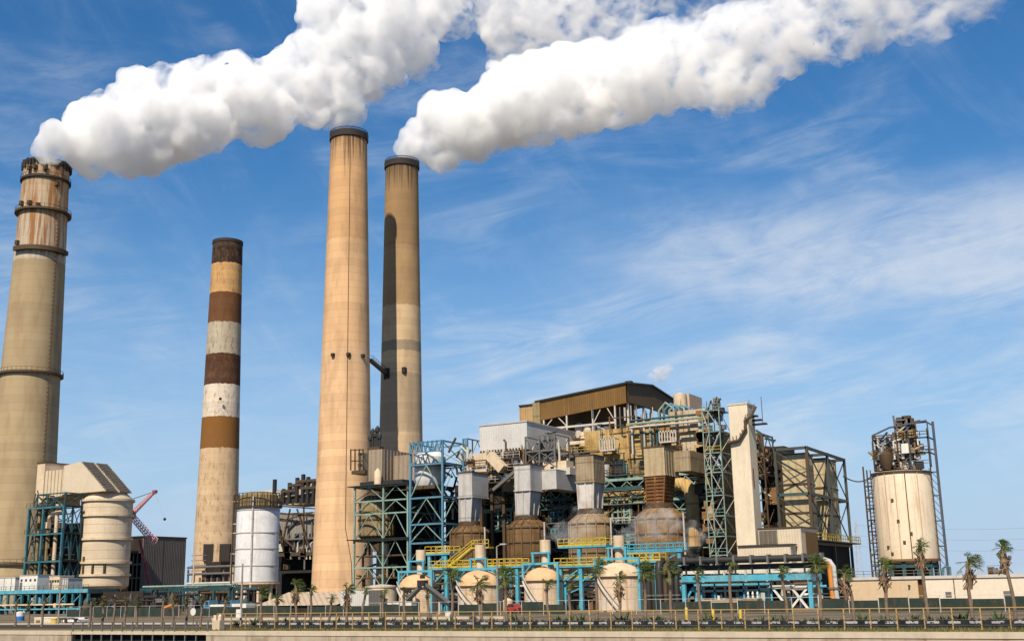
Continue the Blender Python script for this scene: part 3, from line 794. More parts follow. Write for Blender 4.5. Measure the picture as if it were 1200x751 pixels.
# white ribbed silo
Vs = 215
uc = ux(300, Vs); rad = 24.5 * pxm(300, Vs); zs_ = lambda py: zz(300, py, Vs - rad)
ws = thing('white_silo', 'white banded silo on legs beside the tallest chimney', 'silo', (uc, Vs, 0))
MB().lathe(uc, Vs, [(rad * .6, zs_(689)), (rad, zs_(682)), (rad, zs_(593)), (rad * .99, zs_(592.5)), (.1, zs_(591))], 48).build('silo_shell', SILOWHITE, ws, smooth=True)
for py in (596, 623, 642, 662, 681):
    MB().ring(uc, Vs, rad - .05, rad + .12, zs_(py) - .14, zs_(py) + .14, 48).build('hoop_ring', LTSTEEL, ws)
MB().lathe(uc, Vs, [(rad * .9, zs_(591)), (rad * .9, zs_(578)), (rad * .5, zs_(574)), (.1, zs_(573))], 24).build('head_house', OLIVE, ws)
MB().lathe(uc, Vs, [(rad + .6, zs_(593)), (rad + .6, zs_(592))], 32).build('top_deck', BRSTEEL, ws)
mb = MB()
for k in range(28):
    a = 2 * math.pi * k / 28; p = Vector((uc + math.cos(a) * (rad + .5), Vs + math.sin(a) * (rad + .5), zs_(592)))
    mb.bar(p, p + Vector((0, 0, 3.2)), .16)
for h in (1.1, 3.1): mb.ring(uc, Vs, rad + .42, rad + .58, zs_(592) + h, zs_(592) + h + .15, 28)
mb.build('railing_frame', BRSTEEL, ws)
a = R(-62); MB().path([(uc + math.cos(a) * (rad + .2), Vs + math.sin(a) * (rad + .2), zs_(690)), (uc + math.cos(a) * (rad + .2), Vs + math.sin(a) * (rad + .2), zs_(580))], .22, 8).build('downpipe', GALV, ws)
for a in range(0, 360, 40):
    p = (uc + math.cos(R(a)) * rad * .9, Vs + math.sin(R(a)) * rad * .9)
    MB().box(p[0] - .3, p[0] + .3, p[1] - .3, p[1] + .3, 0, zs_(682)).build('leg', CREAM, ws)
MB().lathe(uc, Vs, [(rad + .5, zs_(684)), (rad + .5, zs_(682.5))], 24).build('skirt_deck', CREAM, ws)
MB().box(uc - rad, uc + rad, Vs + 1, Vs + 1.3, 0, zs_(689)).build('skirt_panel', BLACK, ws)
for py in (583, 610, 621, 646):
    z = zs_(py); MB().box(uc - rad - 2.6, uc - rad + .4, Vs - 1, Vs + 1, z - .2, z).build('side_platform', LTSTEEL, ws)
MB().box(uc - rad - 2.4, uc - rad - 2.1, Vs - 1, Vs - .7, 0, zs_(575)).build('column', BRSTEEL, ws)

# boiler block behind the tallest chimney
Vb = 292
bb = thing('boiler_block', 'brown and grey boiler block with rooftop trusses behind the white silo', 'building', (ux(330, Vb), Vb + 15, 0))
bx = lambda p: ux(p, Vb, 620); bz = lambda y, p=335: zz(p, y, Vb)
def blk(name, p0, p1, y0, y1, v, d, m):
    return MB().box(ux(p0, v, 620), ux(p1, v, 620), v, v + d, zz((p0 + p1) / 2, y1, v), zz((p0 + p1) / 2, y0, v)).build(name, m, bb)
blk('wall', 326, 384, 600, 650, Vb, 16, weathered('mid_grey_wall', (0.25, 0.23, 0.20), (0.14, 0.11, 0.08), .5, .2, .5, rib=1.2))
blk('upper_wall', 330, 384, 583, 590, Vb + 2, 12, CREAM)
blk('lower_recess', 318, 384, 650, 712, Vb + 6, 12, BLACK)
blk('floor_slab', 316, 384, 647, 651, Vb - 1, 16, BRSTEEL)
blk('floor_slab', 316, 384, 668, 671, Vb - 1, 10, DKSTEEL)
blk('floor_slab', 316, 384, 630, 632, Vb - 1.5, 10, STEEL)
p0, p1 = (ux(300, Vb), zz(300, 588, Vb)), (ux(384, Vb), zz(384, 566, Vb))
MB().add([(p0[0], Vb, p0[1]), (p1[0], Vb, p1[1] - 2), (p1[0], Vb, p1[1] + .6), (p0[0], Vb, p0[1] + 2.6), (p0[0], Vb + 9, p0[1]), (p1[0], Vb + 9, p1[1] - 2), (p1[0], Vb + 9, p1[1] + .6), (p0[0], Vb + 9, p0[1] + 2.6)],
         [(0, 1, 2, 3), (7, 6, 5, 4), (3, 2, 6, 7), (0, 4, 5, 1), (0, 3, 7, 4), (1, 5, 6, 2)]).build('sloping_gallery', weathered('gallery_grey', (0.40, 0.37, 0.31), (0.22, 0.17, 0.11), .5, .3, .5), bb)
blk('roof_house', 304, 318, 574, 583, Vb + 4, 8, GALV)
for k, (px, py) in enumerate(((318, 562), (329, 573), (336, 566), (345, 560), (352, 556), (358, 559), (365, 563), (371, 558))):
    x = ux(px, Vb - .5); MB().box(x - .5, x + .5, Vb - .8, Vb + .2, zz(px, 590, Vb), zz(px, py, Vb)).build('roof_post', DKSTEEL, bb)
for px0, px1, py in ((336, 352, 567), (345, 372, 562), (328, 345, 574), (352, 372, 570)):
    MB().box(ux(px0, Vb), ux(px1, Vb), Vb - .9, Vb + 4, zz((px0 + px1) / 2, py + 3, Vb), zz((px0 + px1) / 2, py, Vb)).build('roof_walkway', BRSTEEL, bb)
for a, b in (((322, 598), (332, 645)), ((340, 596), (330, 640)), ((348, 596), (362, 640)), ((356, 592), (356, 648)), ((370, 590), (370, 705)), ((330, 610), (366, 600)), ((318, 592), (372, 596)), ((326, 625), (345, 642)), ((322, 600), (372, 606))):
    MB().bar(at_v(*a, Vb - 2), at_v(*b, Vb - 2), .42).build('brace', BRSTEEL, bb)
for px in (344, 361):
    MB().box(ux(px, Vb), ux(px + 9, Vb), Vb - .12, Vb - .02, zz(px, 640, Vb), zz(px, 625, Vb)).build('window', GLASS, bb)
for i in range(26):
    px = rnd.uniform(322, 370); py = rnd.choice((646, 667, 630, 690, 655)); x = ux(px, Vb - 1); z = zz(px, py, Vb - 1); s = rnd.uniform(.5, 1.6)
    if rnd.random() < .5: MB().box(x - s, x + s, Vb - 1, Vb, z, z + rnd.uniform(.8, 2.6)).build('equipment_box', rnd.choice((STEEL, BRSTEEL, LTSTEEL, DKSTEEL)), bb)
    else: MB().path([(x, Vb - .5, z), (x, Vb - .5, z + rnd.uniform(2, 5)), (x + rnd.uniform(-4, 4), Vb - .5, z + 5.5)], .3, 8).build('pipe', rnd.choice((LTSTEEL, STEEL, BRSTEEL)), bb)

# yard sheds
Vy = 150
def gable_shed(px0, px1, pye, pyr, v, d, wm, rm, label):
    x0, x1 = ux(px0, v), ux(px1, v); ze, zr = zz((px0 + px1) / 2, pye, v), zz((px0 + px1) / 2, pyr, v)
    r = thing('yard_shed', label, 'shed', ((x0 + x1) / 2, v, 0)); ym = v + d / 2
    MB().add([(x0, v, 0), (x1, v, 0), (x1, v, ze), (x0, v, ze), (x0, v + d, 0), (x1, v + d, 0), (x1, v + d, ze), (x0, v + d, ze), (x0, ym, zr), (x1, ym, zr)],
             [(0, 1, 2, 3), (5, 4, 7, 6), (0, 3, 8, 7, 4), (1, 5, 6, 9, 2)]).build('wall', wm, r)
    MB().add([(x0 - .3, v - .4, ze), (x1 + .3, v - .4, ze), (x1 + .3, ym, zr + .1), (x0 - .3, ym, zr + .1), (x0 - .3, v + d + .4, ze), (x1 + .3, v + d + .4, ze)], [(0, 1, 2, 3), (3, 2, 5, 4)]).build('roof', rm, r)
    return r, x0, x1, ze, zr
gable_shed(303, 394, 709, 694, Vy, 16, DARKWALL, weathered('tan_shed_roof', (0.47, 0.36, 0.25), (0.3, 0.2, .13), .3, .3, .2, rib=1.2), 'long tan-roofed shed at the foot of the tallest chimney')
ht = thing('storage_tank', 'squat tan tank behind the grey wall, near the twin chimney foot', 'tank', (ux(447, 165), 165, 0))
xx = ux(447, 165); MB().lathe(xx, 165, [(20 * .135, 0), (20 * .135, zz(447, 686, 163)), (.1, zz(447, 684, 163))], 32).build('tank_shell', CREAM, ht, smooth=True)
MB().ring(xx, 165, 2.7, 2.85, zz(447, 688, 163), zz(447, 686, 163), 32).build('rim', LTSTEEL, ht)
gw = thing('screen_wall', 'pale grey sheet wall with a darker gate below the green steel frame', 'wall', (ux(420, 145), 145, 0))
fbm = MB(); fbox(fbm, 399, 432, 692, 718, 145, .3); fbm.build('sheet_panel', WHITEBOX, gw)
fbm = MB(); fbox(fbm, 432, 447, 691, 718, 145.05, .3); fbm.build('gate', GREYWALL, gw)
for i, (p0, p1, lab) in enumerate(((450, 459, 'first small white cabinet after the grey gate, by the domed tank'), (460, 468, 'second small white cabinet after the grey gate, with a grey door'), (469, 482, 'wide white cabinet in front of the domed tank with the valves'))):
    c = thing('white_cabinet', lab, 'cabinet', (ux(p0, 147), 147, 0), 'white cabinets along the yard')
    fbm = MB(); x0, x1, z0, z1 = fbox(fbm, p0, p1, 705, 719, 147, 1.4); fbm.build('cabinet_body', WHITE, c)
    MB().box(x0 + .25, (x0 + x1) / 2 - .05, 146.93, 146.99, .4, z1 - .2).build('door', GALV, c)
    MB().box(x0 - .06, x1 + .06, 146.9, 148.5, z1, z1 + .08).build('roof', LTSTEEL, c)
# ================================================================== the boiler house and the four drying trains
VF = 206
zf = lambda y, p=720, v=VF: zz(p, y, v)
bh = thing('boiler_house', 'rust-streaked tan boiler house with open steel floors and a brown roof penthouse', 'building', (ux(690, VF), VF, 0))
def part(name, p0, p1, y0, y1, v, d, m, pz=None):
    """slab facing the camera side: photo columns p0..p1 and rows y0..y1 measured at column pz on the plane y = v"""
    c = (p0 + p1) / 2 if pz is None else pz
    return MB().box(ux(p0, v, 600), ux(p1, v, 600), v, v + d, zz(c, y1, v), zz(c, y0, v)).build(name, m, bh)
xL, xR = ux(545, VF + 20), ux(862, VF + 20)
MB().box(xL, xR, VF + 16, VF + 16.5, 0, zf(545)).build('back_wall', DARKWALL, bh)  # shade deep behind the floors is put into this wall's colour
# floors receding into the dark
for i, y in enumerate((690, 668, 640, 612, 588, 562)):
    z = zf(y, 720)
    MB().box(ux(545, VF), ux(856, VF), VF + .4, VF + 16, z - .45, z).build('floor_slab', BRSTEEL, bh)
    MB().box(ux(545, VF), ux(846, VF), VF - .1, VF + .3, z - .75, z + .1).build('edge_beam', (TEALD, GREENST, BRSTEEL)[i % 3], bh)
# columns of the steel frame
for k in range(13):
    x = ux(548, VF) + (ux(846, VF) - ux(548, VF)) * k / 12
    MB().box(x - .35, x + .35, VF - .05, VF + .6, 0, zf(545)).build('column', (TEALD, BRSTEEL, GREENST)[k % 3], bh)
    MB().box(x - .3, x + .3, VF + 8, VF + 8.6, 0, zf(545)).build('column', BRSTEEL, bh)
# upper tan walls in bays
part('tan_wall', 688, 738, 503, 545, VF + 1, 14, TANWALL, 713)
part('tan_wall', 738, 790, 493, 535, VF + .3, 8, TANWALL, 764)
part('tan_wall', 790, 831, 480, 528, VF + .8, 3, weathered('pale_tan_siding', (0.52, 0.41, 0.26), (0.30, 0.17, 0.07), 0.5, 0.2, 0.65, (0.30, 0.15, 0.05), rib=0.8), 810)
part('tan_wall', 828, 833, 478, 530, VF, 1.2, WHITEBOX, 830)
part('olive_wall', 654, 690, 549, 568, VF + .6, 8, OLIVE, 672)
part('olive_wall', 738, 756, 537, 560, VF + .6, 8, OLIVE, 747)
part('olive_wall', 576, 606, 549, 575, VF + 1, 8, OLIVE, 590)
part('tan_band', 700, 760, 574, 585, VF - .4, 2, TANWALL, 730)
part('tan_band', 792, 830, 548, 562, VF + .3, 2, TANWALL, 811)
part('brown_band', 630, 680, 540, 550, VF + .4, 8, CREAMPANEL, 655)
part('rust_wall', 655, 700, 600, 640, VF + 6, 1, RUST, 680)
part('rust_wall', 700, 760, 588, 640, VF + 7, 1, BROWNWALL, 730)
part('rust_wall', 788, 830, 575, 650, VF + 4, 1, TANWALL, 810)
part('rust_wall', 575, 605, 598, 640, VF + 5, 1, BROWNWALL, 590)
# row of dark windows between the pipes
for p0, p1, y0, y1 in ((722, 737, 538, 560), (800, 820, 535, 556), (668, 676, 522, 532)):
    x0, x1 = ux(p0, VF), ux(p1, VF); z0, z1 = zz((p0 + p1) / 2, y1, VF), zz((p0 + p1) / 2, y0, VF)
    MB().box(x0, x1, VF + .25, VF + .55, z0, z1).build('wall_panel', BRSTEEL, bh)
    window(bh, x0, x1, VF + .2, z0, z1, BRSTEEL, 3, 3)
# teal lattice windows deep in the recesses
for p0, p1, y0, y1 in ((723, 744, 585, 614), (650, 664, 600, 626), (580, 603, 598, 622), (806, 826, 560, 600)):
    x0, x1 = ux(p0, VF), ux(p1, VF); z0, z1 = zz((p0 + p1) / 2, y1, VF), zz((p0 + p1) / 2, y0, VF)
    mb = MB()
    for i in range(4):
        x = x0 + (x1 - x0) * i / 3; mb.box(x - .16, x + .16, VF - .9, VF - .6, z0, z1)
    for i in range(5):
        z = z0 + (z1 - z0) * i / 4; mb.box(x0, x1, VF - .92, VF - .62, z - .14, z + .14)
    mb.bar((x0, VF - .7, z0), (x1, VF - .7, z0 + (z1 - z0) / 2), .2); mb.bar((x1, VF - .7, z0 + (z1 - z0) / 2), (x0, VF - .7, z1), .2)
    mb.build('lattice_frame', GREENST if p0 in (723, 580) else TEAL, bh)
# girders: pale green plate girders with bracing below
for p0, p1, y, m in ((700, 760, 561, GREENST), (634, 676, 572, GREENST), (570, 606, 578, TEALD), (792, 848, 553, GREENST), (792, 848, 582, GREENST), (796, 846, 606, GREENST), (792, 846, 628, GREENST), (636, 676, 584, TEALD), (700, 758, 571, TEALD)):
    c = (p0 + p1) / 2; x0, x1 = ux(p0, VF - 2), ux(p1, VF - 2); z = zz(c, y, VF - 2)
    MB().box(x0, x1, VF - 2.2, VF - 1.8, z - .35, z + .15).build('girder', m, bh)
    mb = MB(); n = 3
    for i in range(n):
        a = x0 + (x1 - x0) * i / n; b = x0 + (x1 - x0) * (i + 1) / n
        mb.bar((a, VF - 2, z - .5), ((a + b) / 2, VF - 2, z - 2.0), .13); mb.bar(((a + b) / 2, VF - 2, z - 2.0), (b, VF - 2, z - .5), .13)
    mb.box(x0, x1, VF - 2.1, VF - 1.9, z - 2.15, z - 1.98)
    mb.build('girder_lattice', m, bh)
# balconies on the tan walls
for p0, p1, y0, y1 in ((711, 729, 513, 528), (783, 803, 504, 518)):
    x0, x1 = ux(p0, VF - 1), ux(p1, VF - 1); z0, z1 = zz((p0 + p1) / 2, y1, VF - 1), zz((p0 + p1) / 2, y0, VF - 1)
    b = MB().box(x0, x1, VF - 1.8, VF + .28, z0, z0 + .25).build('balcony', LTSTEEL, bh)
    mb = MB()
    for i in range(7):
        x = x0 + (x1 - x0) * i / 6; mb.box(x - .1, x + .1, VF - 1.8, VF - 1.6, z0 + .25, z1)
    mb.box(x0, x1, VF - 1.8, VF - 1.6, z1 - .25, z1)
    mb.box(x0, x0 + .2, VF - 1.6, VF + .25, z1 - .25, z1); mb.box(x1 - .2, x1, VF - 1.6, VF + .25, z1 - .25, z1)
    g = mb.build('railing_frame', LTSTEEL, b)
# galleries of pipes along the top of the wall
for k, (y, m) in enumerate(((490, TEALD), (494, GREENST), (498, LTSTEEL))):
    a = at_v(738, y + 3, VF - 1 - k * .5); b = at_v(824, y + 3, VF - 1 - k * .5)
    MB().path([a, (b.x, a.y, a.z)], .2, 8).build('pipe', m, bh, smooth=True)
for px, y0, y1, m, r in ((752, 500, 527, BRSTEEL, .3), (755, 500, 527, LTSTEEL, .22), (770, 497, 530, TEALD, .25), (762, 498, 522, GREENST, .2), (710, 545, 570, GALV, .9), (716, 548, 574, BRSTEEL, .4), (780, 536, 560, LTSTEEL, .3), (820, 485, 528, LTSTEEL, .25), (690, 530, 575, STEEL, .4), (641, 545, 572, BRSTEEL, .35), (665, 515, 548, LTSTEEL, .25), (826, 490, 640, GREENST, .3), (741, 500, 533, LTSTEEL, .2), (793, 483, 530, BRSTEEL, .2)):
    x = ux(px, VF - .8, (y0 + y1) / 2)
    MB().path([(x, VF - .8, zz(px, y1, VF)), (x, VF - .8, zz(px, y0, VF))], r, 10).build('pipe', m, bh, smooth=True)
# penthouse with a deep brown fascia over open trusses
VP = 218
xc = ux(733, VP, 448); xl = ux(632, VP, 470); xl0 = ux(607, VP, 480)
zt = zz(733, 448, VP); zb = zz(733, 472, VP)
yb = at_u(791, 465, xc).y
yr = (VP + yb) / 2
DL = 1.9        # the long eave dips towards its far end
def slab(name, m, u0, u1, v0, v1, za0, za1, zb0, zb1):
    return MB().add([(u0, v0, za0), (u1, v0, za1), (u1, v0, zb1), (u0, v0, zb0), (u0, v1, za0), (u1, v1, za1), (u1, v1, zb1), (u0, v1, zb0)],
                    [(0, 1, 2, 3), (5, 4, 7, 6), (0, 3, 7, 4), (1, 5, 6, 2), (3, 2, 6, 7), (0, 4, 5, 1)]).build(name, m, bh)
slab('fascia', BROWNWALL, xl, xc, VP, VP + .5, zb - DL, zb, zt - DL, zt)
zs0 = zz(733, 492, VP)
DS = DL + .4
MB().box(xl0, xl - 1.6, VP + .6, VP + 9, zs0 - 4, zt - .3 - DS).build('stub_wall', weathered('pale_brown_siding', (0.42, 0.27, 0.12), (0.22, 0.12, 0.05), 0.5, 0.3, 0.7, rib=0.6), bh)
MB().box(xl - 1.6, xl + .2, VP - .3, VP + 2, zs0 - 4, zt - .3 - DL).build('stub_pier', OLIVE, bh)
MB().box(xl0, xl - .2, VP + .3, VP + 9, zt - .28 - DS, zt - DS).build('stub_roof', DKSTEEL, bh)
zr = zt + 1.2
MB().add([(xc, VP + .02, zb + .3), (xc, yb, zb + .3), (xc, yb, zt - .4), (xc, yr, zr), (xc, VP + .02, zt), (xc - .5, VP + .52, zb + .3), (xc - .5, yb, zb + .3), (xc - .5, yb, zt - .4), (xc - .5, yr, zr), (xc - .5, VP + .52, zt)],
         [(0, 1, 2, 3, 4), (9, 8, 7, 6, 5), (0, 5, 6, 1)]).build('gable_fascia', weathered('gable_brown', (0.125, 0.08, 0.038), (0.07, 0.042, 0.02), .5, .1, .6, rib=0.5), bh)
mb = MB().add([(xl - 1, VP - .4, zt + .05 - DL), (xc + .4, VP - .4, zt + .05), (xc + .4, yr, zr + .3), (xl - 1, yr, zr + .3 - DL), (xl - 1, yb, zt - .2 - DL), (xc + .4, yb, zt - .2),
               (xl - 1, VP - .4, zt - .3 - DL), (xc + .4, VP - .4, zt - .3), (xl - 1, yb, zt - .5 - DL), (xc + .4, yb, zt - .5), (xl - 1, yr, zr - .05 - DL), (xc + .4, yr, zr - .05)],
              [(0, 1, 2, 3), (3, 2, 5, 4), (6, 7, 1, 0), (8, 4, 5, 9), (1, 7, 11, 2), (2, 11, 9, 5), (0, 3, 10, 6), (3, 4, 8, 10), (6, 10, 11, 7), (10, 8, 9, 11)])
mb.build('penthouse_roof', DKSTEEL, bh)
zdk = zz(720, 520, VP)
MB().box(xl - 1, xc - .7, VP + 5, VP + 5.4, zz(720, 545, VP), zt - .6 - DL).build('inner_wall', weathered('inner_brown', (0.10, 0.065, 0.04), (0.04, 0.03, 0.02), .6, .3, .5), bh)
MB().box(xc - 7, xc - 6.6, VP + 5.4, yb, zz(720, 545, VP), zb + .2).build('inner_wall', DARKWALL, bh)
for px in (637, 664, 694.5, 721):
    x = ux(px, VP, 500); MB().box(x - .15, x + .15, VP + .05, VP + .4, zz(720, 535, VP), zb - DL * (xc - x) / (xc - xl)).build('column', LTSTEEL, bh)
xs_ = [ux(p, VP, 500) for p in (637, 664, 694.5, 721)]
zbm = zz(721, 494, VP)
MB().box(xs_[0] + 2, xs_[-1], VP, VP + .5, zbm - .3, zbm + .1).build('tie_beam', LTSTEEL, bh)
MB().box(xs_[1], xs_[-1] - 2, VP, VP + .5, zz(710, 515, VP) - .4, zz(710, 515, VP) + .3).build('tie_beam', CREAM, bh)
MB().box(xs_[1], xs_[-1] - 4, VP + 3, VP + 3.6, zz(710, 507, VP) - 1, zz(710, 507, VP) + .3).build('tie_beam', BRSTEEL, bh)
for a, b in ((0, 1), (1, 0), (2, 3), (3, 2)):
    m = (xs_[a] + xs_[b]) / 2 + (0.8 if a < b else -.8) * -1
    MB().bar((xs_[a], VP + .3, zbm), (m, VP + .3, zb - .2 - DL * (xc - m) / (xc - xl)), .17).build('brace', LTSTEEL, bh)
MB().bar((xs_[2], VP + .3, zbm), (xs_[3], VP + .3, zz(721, 510, VP)), .17).build('brace', LTSTEEL, bh)
for i in range(14):
    px = rnd.uniform(640, 718); x = ux(px, VP + 4); z = zz(px, rnd.uniform(505, 522), VP + 4); s = rnd.uniform(.5, 1.6)
    MB().lathe(x, VP + 4, [(s, z - 1), (s, z + rnd.uniform(.6, 2)), (s * .4, z + 2.4)], 10).build('machine', rnd.choice((STEEL, LTSTEEL, BRSTEEL, CREAM, RUST)), bh)
for k in range(5):
    q = at_u(737 + k * 9, 478, xc); MB().box(xc - .5, xc - .1, q.y, q.y + .4, zz(733, 505, VP), zb + .2).build('column', LTSTEEL, bh)
q = at_u(758, 446, xc); MB().box(xc - 6, xc - 4.6, yr - .7, yr + .7, zr - 1, zr + 1.6).build('roof_vent', BRSTEEL, bh)
# equipment on the roof: tilted blue pipe bends, box house, clutter
for k in range(4):
    a = at_v(772 + k * 6, 494, VF + 2); MB().path([a, a + Vector((.2, 0, 2.2)), a + Vector((1.6, 0, 3.6 - k * .2)), a + Vector((3.2, 0, 2.4)), a + Vector((3.6, 0, .3))], .26, 8).build('pipe_bend', BLUEST if k % 2 else GREENST, bh, smooth=True)
part('roof_house', 798, 815, 461, 483, VF + 6, 7, weathered('pinkish_sheet', (0.50, 0.38, 0.28), (0.3, 0.2, .13), .4, .3, .4), 806)
a = at_v(797, 468, VF + 5); MB().lathe(a.x, a.y, [(.1, a.z - 1.5), (1.3, a.z - 1.5), (1.3, a.z + 1), (.1, a.z + 1.4)], 14).build('roof_drum', CREAM, bh, smooth=True)
for i in range(22):
    px = rnd.uniform(740, 850); x = ux(px, VF + 3); z = zz(px, 490, VF + 3) - .3
    MB().bar((x, VF + 3, z), (x, VF + 3, z + rnd.uniform(1, 3.2)), .14).build('vent_pipe', rnd.choice((STEEL, LTSTEEL, BRSTEEL)), bh)
# clutter of pipes, boxes and valves on the floors
for i in range(75):
    px = rnd.uniform(550, 845); y = rnd.choice((690, 668, 640, 612, 588)); v = VF + rnd.uniform(-1.2, 4)
    x = ux(px, v); z = zf(y, 720, VF) + .05; s = rnd.uniform(.3, 1.0); m = rnd.choice((STEEL, LTSTEEL, BRSTEEL, RUST, GREENST, OLIVE, DKSTEEL, CREAM, TANWALL))
    if i % 3 == 0: MB().box(x - s, x + s, v, v + 1.2, z, z + rnd.uniform(.8, 2.6)).build('equipment_box', m, bh)
    elif i % 3 == 1:
        h = rnd.uniform(1.5, 4); MB().path([(x, v, z), (x, v, z + h), (x + .7, v, z + h + .6), (x + rnd.uniform(2, 7), v, z + h + .7)], rnd.uniform(.15, .4), 8).build('pipe', m, bh, smooth=True)
    else: MB().lathe(x, v + 1, [(s, z), (s, z + 1.8), (s * .5, z + 2.3), (.1, z + 2.4)], 12).build('vessel', m, bh, smooth=True)
MIX = (BRSTEEL, BRSTEEL, BRSTEEL, RUST, RUST, TEALD, TEALD, TEAL, GREENST, STEEL, OLIVE, DKSTEEL, TANWALL, HOPPER, HOPPER)
for i in range(96):
    px = rnd.uniform(548, 846); y1 = rnd.uniform(560, 685); v = VF - rnd.uniform(.3, 1.6); x = ux(px, v, y1); z = zz(px, y1, v)
    MB().path([(x, v, z), (x, v, z + rnd.uniform(2.5, 9))], rnd.uniform(.07, .2), 6).build('conduit', rnd.choice(MIX), bh)
for i in range(96):
    px = rnd.uniform(548, 840); y1 = rnd.uniform(545, 685); v = VF - rnd.uniform(.3, 1.4); x = ux(px, v, y1); z = zz(px, y1, v)
    l = rnd.uniform(1.5, 6); MB().bar((x, v, z), (x + l, v, z + rnd.choice((0, 0, 0, l * .7, -l * .7))), rnd.uniform(.12, .26)).build('strut', rnd.choice(MIX), bh)
for i in range(60):
    px = rnd.uniform(690, 846); y1 = rnd.uniform(486, 545); v = VF - rnd.uniform(.2, 1.0); x = ux(px, v, y1); z = zz(px, y1, v)
    if i % 2: MB().path([(x, v, z), (x, v, z + rnd.uniform(1.5, 6))], rnd.uniform(.06, .15), 6).build('drain_pipe', rnd.choice(MIX), bh)
    else: l = rnd.uniform(1, 5); MB().bar((x, v, z), (x + l, v, z), rnd.uniform(.1, .22)).build('cable_tray', rnd.choice(MIX), bh)
for p0, p1, y in ((548, 600, 590), (572, 604, 563), (640, 672, 590), (636, 676, 565), (700, 756, 590), (700, 745, 613), (792, 846, 579), (792, 846, 603), (700, 758, 556), (655, 700, 530), (745, 800, 531), (800, 846, 527), (792, 846, 551), (700, 760, 637), (640, 676, 612)):
    x0, x1 = ux(p0, VF - 1.6, y), ux(p1, VF - 1.6, y); z = zz((p0 + p1) / 2, y, VF - 1.6)
    d = MB().box(x0, x1, VF - 1.7, VF - .15, z - .16, z).build('walkway', rnd.choice((BRSTEEL, TEALD, STEEL)), bh)
    railing(bh, [(x0, VF - 1.65, z), (x1, VF - 1.65, z)], rnd.choice((LTSTEEL, YELLOW, GREENST, STEEL, BRSTEEL)), 1.1, 1.3, w=.09)
for p0, p1, y0, y1, m in ((548, 562, 595, 640, RUST), (606, 618, 560, 590, OLIVE), (640, 655, 590, 612, TANWALL), (702, 720, 592, 612, TANWALL), (746, 758, 560, 573, RUST), (792, 804, 600, 622, TANWALL), (808, 826, 610, 640, RUST), (630, 640, 615, 640, OLIVE), (814, 846, 562, 574, TANWALL), (818, 846, 588, 600, RUST), (690, 702, 545, 566, GALVRUST), (756, 775, 537, 560, GALVRUST)):
    MB().box(ux(p0, VF + 1, 600), ux(p1, VF + 1, 600), VF + rnd.uniform(.5, 2), VF + 3.5, zz((p0 + p1) / 2, y1, VF + 1), zz((p0 + p1) / 2, y0, VF + 1)).build('casing_panel', m, bh)
# big bent duct at the right end
q0 = at_v(813, 640, VF - 4); q1 = at_v(811, 585, VF - 4)
MB().path([(q1.x, VF - 4, q0.z), (q1.x, VF - 4, q1.z), (q1.x - .3, VF - 4, q1.z + 1.6), (q1.x - 1.2, VF - 3.6, q1.z + 2.7), (q1.x - 2.8, VF - 3, q1.z + 3.1), (q1.x - 5, VF - 1, q1.z + 3.1)], 1.25, 14).build('bent_duct', TANWALL, bh, smooth=True)

# white box house and the cream plant left of the penthouse
VW = 200
x0, x1 = ux(562, VW, 515), ux(617.5, VW, 515); yb = at_u(686, 515, x1).y
zt, zb = zz(617, 494, VW), zz(617, 526, VW)
wb = thing('fan_house', 'pale grey box house on stilts left of the brown penthouse', 'building', ((x0 + x1) / 2, VW, 0))
MB().box(x0, x1, VW, yb, zb, zt).build('cladding', WHITEBOX, wb)
MB().box(x0 - .15, x1 + .15, VW - .15, yb + .1, zt, zt + .25).build('roof', GALV, wb)
MB().box(x1 - .3, x1 + .02, VW + 1, yb, zb - 3, zb - .02).build('skirt', BRSTEEL, wb)
for px in (565, 578, 592, 606, 617):
    x = ux(px, VW + .5); MB().box(x - .3, x + .3, VW + .3, VW + .9, 0, zb).build('leg', BRSTEEL, wb)
    MB().box(x - .3, x + .3, VW + 10, VW + 10.6, 0, zb).build('leg', BRSTEEL, wb)
for k in range(16):
    x = x0 + (x1 - x0) * (k + .5) / 16; MB().box(x - .15, x + .15, VW - .25, VW - .02, zb - rnd.uniform(.3, 1.3), zb + .4).build('hanger', BRSTEEL, wb)
ft = thing('steel_frame', 'small grey steel frame full of machinery below the pale box house', 'steel frame', (ux(620, 196), 196, zz(630, 540, 196)))
xs = [ux(616, 196, 520), ux(632, 196, 520), ux(650, 196, 520)]
zs = [zz(632, y, 196) for y in (542, 528, 510)]
truss_frame(ft, xs, [196, 202], zs, STEEL, .45, .35, .22, ['X', 'V'], 'flr')
MB().box(xs[0], xs[-1], 196.3, 201.8, zs[1], zs[1] + .2).build('platform', STEEL, ft)
for k in range(9):
    x = rnd.uniform(xs[0] + .5, xs[-1] - .5); z = rnd.choice(zs[:2]) + .2; s = rnd.uniform(.4, 1)
    MB().lathe(x, 198, [(s, z), (s, z + 1.5), (s * .3, z + 2)], 10).build('machine', rnd.choice((STEEL, DKSTEEL, LTSTEEL, BRSTEEL)), ft)
for k in range(6):
    x = rnd.uniform(xs[0], xs[-1]); MB().path([(x, 197, zs[0]), (x, 197, zs[2]), (x + rnd.uniform(-2, 3), 197, zs[2] + .6)], .2, 6).build('pipe', STEEL, ft)
cp = thing('dust_plant', 'cluttered cream hoppers and pipes under the pale box house', 'machinery', (ux(575, 198), 198, zz(575, 562, 198)))
zb_ = zz(575, 562, 198)
